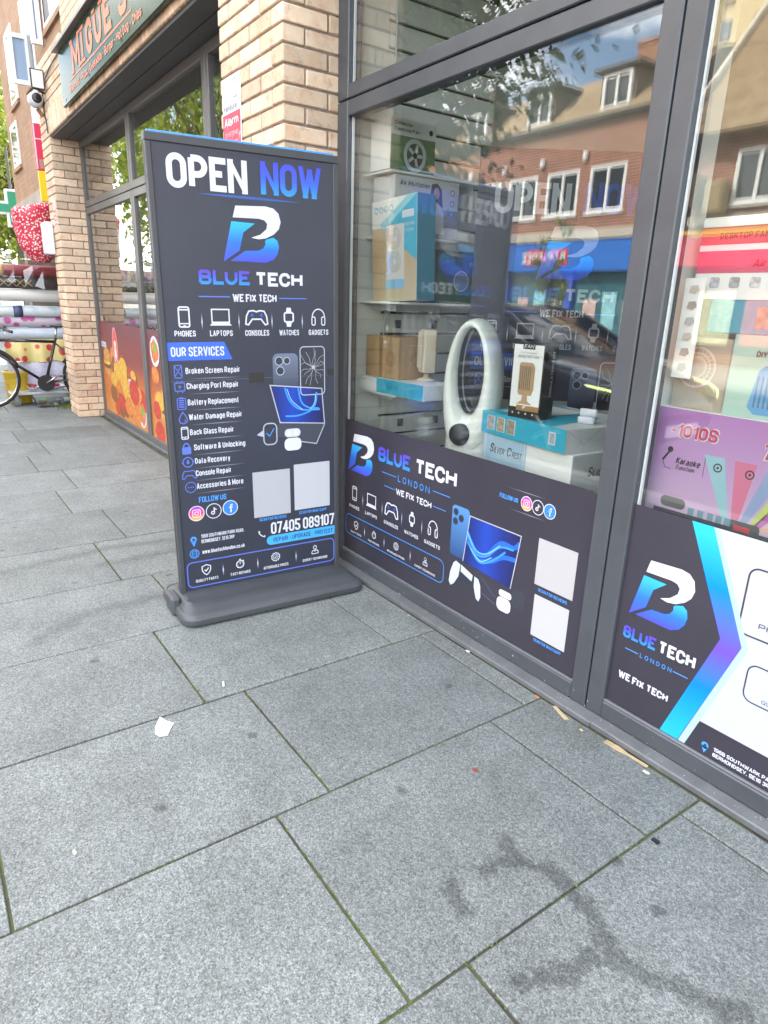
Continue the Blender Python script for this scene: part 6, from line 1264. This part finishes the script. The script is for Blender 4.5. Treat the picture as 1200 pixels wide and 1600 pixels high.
rolls = [(1.545, .068, 'burgundy vinyl roll with gold and black bands, topmost of the stacked rolls', mat('roll_burgundy', (0.26, 0.045, 0.055), .35), 'bands'), (1.408, .068, 'black vinyl roll with a gold lattice pattern, second from the top', mat('roll_black', (0.030, 0.028, 0.032), .35), 'lattice'),
         (1.268, .071, 'plain white vinyl roll below the black lattice roll', mat('roll_white', (0.66, 0.66, 0.62), .4), None), (1.085, .066, 'pale marbled vinyl roll with a small dark label', rollmat('roll_marble', (0.56, 0.62, 0.64), 'noise', (0.36, 0.46, 0.52)), 'label'),
         (0.958, .060, 'lilac vinyl roll with magenta patches', rollmat('roll_lilac', (0.44, 0.40, 0.45), 'patch', (0.36, 0.06, 0.22)), None), (0.825, .070, 'pale blue vinyl roll, lowest of the stacked rolls', mat('roll_blue', (0.50, 0.57, 0.66), .35, var=.08), None)]
for i, (z, r, l, m_, ex) in enumerate(rolls):
    t = thing('vinyl_roll', l, 'roll', (-9.28, 1.4, z), R((-1.5, .5, 2.2, -.6, .8, 0)[i]), 'rolls of vinyl cloth at the stall'); ext = (1.30, 1.32, 1.28, 1.30, 1.25, 1.35)[i]
    b = B(); b.lathe([(.022, -ext), (r, -ext), (r, ext * .75), (.022, ext * .75)], (0, 0, 0), 'y', 22); o = b.build('cloth', m_, t, True); o.modifiers.new('e', 'EDGE_SPLIT').split_angle = R(40)
    b = B(); b.lathe([(.021, -ext - .01), (.021, ext * .75 + .01)], (0, 0, 0), 'y', 12); b.build('core', CORE, t)
    if ex == 'bands':
        for y, c in ((-.48, (0.62, 0.42, 0.10)), (-.43, (0.02, 0.02, 0.02)), (-.38, (0.62, 0.42, 0.10)), (-.95, (0.62, 0.42, 0.10)), (-.90, (0.02, 0.02, 0.02))): b = B(); b.lathe([(r + .001, y - .022), (r + .0012, y + .022)], (0, 0, 0), 'y', 22); b.build('printed_band', mat('band_%d' % int(c[0] * 100), c, .35), t, True)
    if ex == 'lattice':
        b = B()
        for k in range(7):
            for s in (-1, 1): b.tube([(r * math.cos(a) * 1.008, -.62 + k * .085 + s * .042 * (a / .6), r * math.sin(a) * 1.008) for a in (-.6, -.3, 0, .3, .6)], .0035, 4)
        b.build('printed_lattice', mat('lattice_gold', (0.60, 0.46, 0.12), .35), t)
    if ex == 'label':
        b = B(); b.lathe([(r + .001, -.30), (r + .0012, -.20)], (0, 0, 0), 'y', 22); b.build('paper_label', mat('label_navy', (0.06, 0.08, 0.16), .4, var=.4, vscale=30), t, True)
rk = thing('roll_rack', 'metal rack holding the vinyl rolls at the stall', 'rack', (-9.4, 1.4, 0)); RKS = Sub(rk)
for y in (.45, 2.2):
    b = B(); b.tube([(-9.37, y, 0.0), (-9.37, y, 1.72)], .018, 6); RKS('upright', b, RF)
    for z, r, *_ in rolls: b = B(); b.tube([(-9.37, y, z - r - .012), (-9.19, y, z - r - .012), (-9.19, y, z - r + .02)], .010, 5); RKS('arm', b, RF)
ps = thing('plastic_sheet', 'clear plastic sheet crumpled over the top vinyl rolls', 'plastic sheet', (-9.2, 1.3, 1.6)); b = B(); n_ = 14; rr = random.Random(2); V = []
for i in range(n_):
    for j in range(7):
        y = .55 + i * .10; a = -.9 + j * .42; V.append((-9.28 + (.095 + rr.uniform(0, .045)) * math.cos(a) + (.0 if j > 1 else .03), y, 1.555 + (.13 + rr.uniform(-.02, .05)) * math.sin(a) - (.22 * (i / n_) if j < 2 else 0)))
b.add(V, [(i * 7 + j, (i + 1) * 7 + j, (i + 1) * 7 + j + 1, i * 7 + j + 1) for i in range(n_ - 1) for j in range(6)]); Sub(ps)('sheet', b, glass('clear_film', (0.93, 0.94, 0.95), .10, 1.2, .12))
bg_ = thing('spotted_bag', 'bulging red spotted cloth bag hanging above the vinyl rolls', 'bag', (-8.95, 1.42, 1.62)); b = B(); rr = random.Random(6); rings = []
for i in range(13):
    u = i / 12; z = 1.635 + .60 * u; w = .075 + .085 * min(1, u * 4) + .05 * u - (.05 * max(0, u - .92) * 6); rings.append([(-8.92 + (w * .75 + rr.uniform(-.008, .008)) * math.cos(k * .349), 1.415 - .03 * u + (w * (1 + .06 * math.sin(k * 2.1 + u * 9))) * math.sin(k * .349), z + (.05 * math.sin(k * .349) * u)) for k in range(18)])
b.loft(rings); b.v = [(x, 1.415 + (y - 1.415) * 1.12, z) for x, y, z in b.v]; Sub(bg_)('cloth', b, rollmat('bag_spots', (0.52, 0.02, 0.06), 'dots', (0.80, 0.66, 0.60)), smooth=True); b = B(); b.tube([(-8.92, 1.46, 2.20), (-8.95, 1.58, 2.26), (-9.0, 1.7, 2.40)], .014, 6); Sub(bg_)('tie', b, MATS['bag_spots'])
def drape(name, label, m_, y0, y1, z0, z1, x, seed):
    t = thing(name, label, 'cloth', (x, (y0 + y1) / 2, z0), group='cloths hanging under the rolls'); b = B(); rr = random.Random(seed); V = []; ny, nz = 24, 8
    for i in range(ny + 1):
        for j in range(nz + 1): y = y0 + (y1 - y0) * i / ny; V.append((x + .022 * math.sin(i * .9 + seed) * (1 - j / nz * .6) + .05 * (j / nz) ** 4 * -1, y, z0 + (z1 - z0) * j / nz + .012 * math.sin(i * .5) * (1 - j / nz)))
    m0 = len(V); V += [(p[0] - .006, p[1], p[2]) for p in V]; F = []
    for i in range(ny):
        for j in range(nz): a = i * (nz + 1) + j; q = (a, a + nz + 1, a + nz + 2, a + 1); F.append(q); F.append(tuple(k + m0 for k in q[::-1]))
    b.add(V, F); return t, Sub(t)('sheet', b, m_, smooth=True)
drape('hanging_cloth', 'yellow cloth printed with red flowers hanging behind the bicycle', rollmat('cloth_yellow', (0.66, 0.56, 0.22), 'patch', (0.55, 0.05, 0.05)), .95, 1.72, .50, .76, -9.16, 3)
drape('hanging_cloth', 'grey lilac honeycomb patterned cloth hanging behind the bicycle', rollmat('cloth_hex', (0.46, 0.46, 0.56), 'hex', (0.30, 0.30, 0.42)), .95, 1.80, .24, .50, -9.13, 5)
bn = thing('yellow_bin', 'yellow plastic tub under the cloths beside the trolley wheel', 'tub', (-9.2, 1.03, 0)); b = B(); b.lathe([(.0, .0), (.12, .0), (.135, .02), (.15, .36), (.158, .37), (.158, .39), (.14, .39), (.128, .03), (0, .03)], (-9.25, 1.05, .0), 'z', 24); Sub(bn)('tub', b, mat('tub_yellow', (0.62, 0.44, 0.03), .45), smooth=True)
tr_ = thing('trolley', 'low grey trolley with rubber caster under the cloths', 'trolley', (-9.0, 1.2, 0)); TRS = Sub(tr_)
b = B(); b.cbox(-9.35, -8.92, .92, 1.85, .135, .165, .006); TRS('deck', b, mat('trolley_grey', (0.50, 0.53, 0.54), .4, var=.1))
for x, y in ((-8.98, .98), (-9.29, .98), (-8.98, 1.78), (-9.29, 1.78)):
    b = B(); b.lathe([(.0, -.018), (.05, -.018), (.058, -.010), (.058, .010), (.05, .018), (0, .018)], (x, y, .058), 'x', 18); w = TRS('caster_wheel', b, mat('caster_rubber', (0.20, 0.20, 0.21), .6), smooth=True); b = B(); b.box(x - .024, x - .019, y - .02, y + .02, .055, .134); b.box(x + .019, x + .024, y - .02, y + .02, .055, .134); b.build('fork', RIM, w)
ty = thing('plastic_tray', 'white plastic tray of red packets on the trolley', 'tray', (-9.05, 1.32, .166)); b = B(); b.loft([[(x, y, z) for x, y in rrect(-9.22 + q, 1.12 + q, -8.95 - q, 1.52 - q, .03)] for z, q in ((.166, .02), (.215, .0), (.222, -.008), (.222, .004), (.172, .024))]); Sub(ty)('tray', b, WHITE)
for i in range(5): b = B(); b.cbox(-9.18 + .01 * i, -9.05 + .01 * i, 1.16 + i * .065, 1.21 + i * .065, .175, .235 + .01 * (i % 3), .006); Sub(ty)('packet', b, mat('packet_%d' % (i % 2), ((0.50, 0.03, 0.08), (0.60, 0.50, 0.48))[i % 2], .4))
cr_ = thing('clear_crate', 'clear plastic crate of odds and ends on the ground behind the bicycle pedals', 'crate', (-8.95, 1.4, 0)); CS_ = Sub(cr_); FILM = glass('crate_plastic', (0.85, 0.88, 0.88), .08, 1.0, .15)
b = B(); b.loft([[(x, y, z) for x, y in rrect(-8.99 + q, 1.14 + q, -8.72 - q, 1.62 - q, .03)] for z, q in ((.002, .03), (.125, .0), (.130, -.006), (.130, .003), (.006, .034))]); CS_('box', b, FILM)
rr = random.Random(4)
for i in range(12): b = B(); x = rr.uniform(-8.93, -8.78); y = rr.uniform(1.21, 1.55); s = rr.uniform(.02, .04); b.cbox(x - s, x + s, y - s, y + s, .008 + .03 * (i % 3), .008 + .03 * (i % 3) + s, .006); CS_('odd_item', b, mat('odd_%d' % (i % 4), ((0.20, 0.42, 0.12), (0.60, 0.60, 0.58), (0.40, 0.08, 0.16), (0.30, 0.32, 0.34))[i % 4], .4))
# bicycle, front wheel towards the kerb
bk = thing('bicycle', 'black bicycle leaning by the stall behind the far brick pier', 'bicycle', (-8.86, 1.36, 0), R(88))
BP = mat('bike_black', (0.018, 0.018, 0.020), .25, coat=.5); CHR = mat('chrome', (0.60, 0.61, 0.62), .15, metal=1.0)
def tubes(name, L_, r, m_, par=bk):
    b = B()
    for q in L_: b.tube(q, r, 8)
    return b.build(name, m_, par, True)
BBx, BBz = -.06, .28; ST = (.10, 0, .80); HT = (-.50, 0, .80); HB = (-.54, 0, .64); RW = (.47, 0, .34); FW = (-.66, 0, .34)
# x axis of the bike points backwards (rear wheel at +x)
tubes('frame', [[(BBx, 0, BBz), (ST[0], 0, ST[2])], [(ST[0] - .02, 0, .755), (HT[0], 0, .775)], [(BBx, 0, BBz), (HB[0], 0, HB[2])], [(HT[0] + .01, 0, HT[2] + .02), HB]], .017, BP)
tubes('stay', [[(BBx, s * .03, BBz), (RW[0], s * .055, RW[2])] for s in (-1, 1)] + [[(ST[0] - .01, s * .02, .74), (RW[0], s * .055, RW[2])] for s in (-1, 1)], .009, BP)
tubes('fork', [[(HB[0], s * .035, HB[2] - .02), (HB[0] - .02, s * .05, .5), (FW[0], s * .05, FW[2])] for s in (-1, 1)], .011, BP)
for c_ in (RW, FW):
    b = B(); P_ = [(c_[0] + .325 * math.cos(i * .2618), 0, c_[2] + .325 * math.sin(i * .2618)) for i in range(25)]; b.tube(P_, .017, 8, False); w = b.build('wheel', TY, bk, True)
    b = B(); P_ = [(c_[0] + .303 * math.cos(i * .2618), 0, c_[2] + .303 * math.sin(i * .2618)) for i in range(25)]; b.tube(P_, .009, 6, False); b.build('rim', CHR, w, True)
    b = B(); 
    for i in range(20): a = i * .314; b.tube([(c_[0], (.025 if i % 2 else -.025), c_[2]), (c_[0] + .3 * math.cos(a), 0, c_[2] + .3 * math.sin(a))], .0014, 4)
    b.build('spoke', CHR, w); b = B(); b.lathe([(.018, -.045), (.018, .045)], c_, 'y', 12); b.build('hub', CHR, w)
    b = B(); P_ = [(c_[0] + .352 * math.cos(a), 0, c_[2] + .352 * math.sin(a)) for a in [R(20 + 11 * k) for k in range(13)]]
    b.tube(P_, .022, 6); b.build('mudguard', BP, bk, True)
b = B(); b.lathe([(.02, -.012), (.095, -.012), (.095, -.006), (.02, -.006)], (BBx, -.035, BBz), 'y', 28); b.build('chainring', BP, bk)
tubes('crank', [[(BBx, -.06, BBz), (BBx + .14, -.07, BBz + .09)], [(BBx, .06, BBz), (BBx - .14, .07, BBz - .09)]], .011, CHR)
for x, y, z in ((BBx + .14, -.12, BBz + .09), (BBx - .14, .12, BBz - .09)): b = B(); b.cbox(x - .045, x + .045, y - .045, y + .045, z - .012, z + .012, .004); b.build('pedal', CHR, bk)
tubes('chain', [[(BBx, -.04, BBz + .092), (RW[0], -.05, RW[2] + .035)], [(BBx, -.04, BBz - .092), (RW[0], -.05, RW[2] - .035)]], .005, BP)
tubes('seat_post', [[(ST[0] - .01, 0, .77), (ST[0] + .02, 0, .92)]], .013, CHR)
b = B(); b.loft([[(x, w * math.cos(a), z + h * math.sin(a)) for a in [k * .7854 for k in range(8)]] for x, w, z, h in ((-.05 + .10, .02, .935, .012), (.02 + .10, .03, .94, .018), (.12 + .10, .075, .945, .028), (.20 + .10, .08, .95, .03), (.23 + .10, .05, .95, .02))]); b.build('saddle', BP, bk, True)
tubes('handlebar', [[(-.43, -.28, .90), (-.46, -.12, .93), (-.47, 0, .90), (-.46, .12, .93), (-.43, .28, .90)]], .011, BP); tubes('stem', [[(HT[0], 0, .78), (-.47, 0, .90)]], .013, CHR)
tubes('grip', [[(-.43, -.28, .90), (-.38, -.38, .885)]], .016, BP); tubes('grip', [[(-.43, .28, .90), (-.38, .38, .885)]], .016, BP); tubes('brake_lever', [[(-.45, -.2, .90), (-.44, -.34, .86)], [(-.45, .2, .90), (-.44, .34, .86)]], .005, CHR)
gw = thing('weeds', 'small green weeds growing at the foot of the far pier', 'weeds', (-8.6, 1.45, 0)); gw['kind'] = 'stuff'; b = B(); rr = random.Random(1)
for i in range(90):
    x = rr.uniform(-8.85, -8.52); y = rr.uniform(1.35, 1.55); h = rr.uniform(.03, .09); a = rr.uniform(0, 6.28); b.add([(x - .004 * math.sin(a), y + .004 * math.cos(a), 0), (x + .004 * math.sin(a), y - .004 * math.cos(a), 0), (x + h * .5 * math.cos(a), y + h * .5 * math.sin(a), h)], [(0, 1, 2)])
Sub(gw)('leaf_blade', b, LG)

# ------------------------------------------------------------------ litter on the slabs
WOODF = mat('birch_wood', (0.44, 0.34, 0.20), .7, var=.12, vscale=40)
def flat(name, label, cat, poly, m, h=.002, z=.0008, group=None):
    cx = sum(p[0] for p in poly) / len(poly); cy_ = sum(p[1] for p in poly) / len(poly)
    b = B(); b.prism([(x - cx, y - cy_) for x, y in poly], 0, h); o = b.build(name, m); o.location = (cx, cy_, z); return tag(o, label, cat, group)
flat('paper_scrap', 'torn white paper scrap lying on the grey slab', 'paper', [(-1.935, .503), (-1.900, .515), (-1.878, .530), (-1.862, .518), (-1.825, .493), (-1.832, .470), (-1.853, .462), (-1.89, .474)], mat('paper_white', (0.72, 0.77, 0.78), .8), .0006, .0022)
b = B(); b.lathe([(.0035, 0), (.004, .004), (.004, .026), (.0035, .028)], (0, 0, .004), 'x', 10); o = b.build('cigarette_end', mat('cigarette_white', (0.74, 0.70, 0.64), .7), None, True); o.location = (-2.02, .756, .0008); o.rotation_euler = (0, 0, R(-18)); tag(o, 'white cigarette end on the slab near the paper scrap', 'cigarette')
# wooden fork
fk = thing('wooden_fork', 'pale wooden takeaway fork lying along the window sill', 'fork', (-.99, 1.662, .0010), R(2)); b = B()
b.prism([(-.03, -.011), (-.022, -.0125), (.0, -.010), (.02, -.005), (.09, -.006), (.093, 0), (.09, .006), (.02, .005), (0, .010), (-.022, .0125), (-.03, .011)], 0, .0018); b.build('handle', WOODF, fk)
for y in (-.0088, -.003, .003, .0088): b = B(); b.prism([(-.060, y - .0012), (-.0295, y - .0019), (-.0295, y + .0019), (-.060, y + .0012)], 0, .0017); b.build('tine', WOODF, fk)
flat('wooden_stick', 'short broken wooden stick lying beside the sill joint', 'stick', [(-1.275, 1.664), (-1.268, 1.675), (-1.192, 1.651), (-1.200, 1.638)], WOODF, .0018)
flat('fallen_leaf', 'small dark red leaf on the slab before the arrow graphic', 'leaf', [(-1.187, 1.205), (-1.180, 1.217), (-1.168, 1.215), (-1.164, 1.205), (-1.174, 1.199)], mat('leaf_red', (0.20, 0.05, 0.04), .7), .0015, group='fallen leaves')
flat('plastic_bit', 'black plastic bit at the slab corner near the sill', 'debris', [(-.718, 1.414), (-.716, 1.424), (-.699, 1.425), (-.699, 1.414)], BK, .006)
for i, (x, y, r, l, m_) in enumerate(((-1.345, 1.662, .012, 'brown dried leaf against the sill left of the stick', (0.36, 0.18, 0.08)), (-.885, 1.640, .010, 'curled pale shaving beside the fork handle', (0.66, 0.58, 0.44)), (-1.13, 1.640, .006, 'yellow crumb between the stick and the fork', (0.62, 0.48, 0.16)), (-2.10, 1.655, .006, 'tan leaf fragment by the sill near the sign base', (0.50, 0.36, 0.16)), (-1.49, .155, .008, 'pale crumb on the slab at the lower left', (0.60, 0.60, 0.40)), (-1.72, 1.668, .010, 'white scrap against the sill under the phone picture', (0.66, 0.66, 0.64)))):
    flat('debris_flake', l, 'debris', [(x + r * (1 + .3 * math.sin(k * 2.1)) * math.cos(k * .9), y + r * .6 * (1 + .3 * math.cos(k * 1.7)) * math.sin(k * .9)) for k in range(7)], mat('flake_%d' % i, m_, .8), .002)
gm = B(); rr = random.Random(17)
for i in range(260):        # moss tufts in the joints
    k = rr.choice((0, 1, 2, 3, 4, 5)); x = -0.733 - .601 * k + rr.uniform(-.002, .002); y = rr.uniform(.2, 1.6)
    if rr.random() < .55:
        yj = (.78, .63, .80, .66, .83, .69)[k]; x = -0.733 - .601 * k + .601 * rr.random(); y = yj + rr.uniform(-.002, .002)
    for q in range(3):
        a = rr.uniform(0, 6.28); r_ = rr.uniform(.002, .005); gm.add([(x - r_, y - .001, -.003), (x + r_, y + .001, -.003), (x + r_ * math.cos(a), y + r_ * math.sin(a), rr.uniform(.0005, .003))], [(0, 1, 2)])
o = gm.build('moss', mat('moss_green', (0.11, 0.16, 0.03), .95, var=.3, vscale=20)); tag(o, 'green moss growing in the paving joints', 'moss', kind='stuff')

ds = B(); rr = random.Random(23)
for i in range(150):        # dried splashes and grit on the window rail and sill
    x = rr.uniform(-2.75, .2); r_ = rr.uniform(.0008, .0026) * (1.6 if rr.random() < .1 else 1)
    if rr.random() < .5: z = .030 + .055 * rr.random() ** 1.5; ds.add([(x + r_ * math.cos(k * 1.05), 1.7192, z + r_ * rr.uniform(.8, 1.5) * math.sin(k * 1.05)) for k in range(6)], [tuple(range(6))])
    else: t_ = rr.random(); ds.add([(x + r_ * math.cos(k * 1.05), 1.682 + .034 * t_ + r_ * math.sin(k * 1.05), .0218 + .0062 * t_) for k in range(6)], [tuple(range(6))])
o = ds.build('dried_splashes', mat('splash_pale', (0.36, 0.36, 0.34), .8)); tag(o, 'pale dried splashes and grit on the grey window sill', 'grime', kind='stuff')
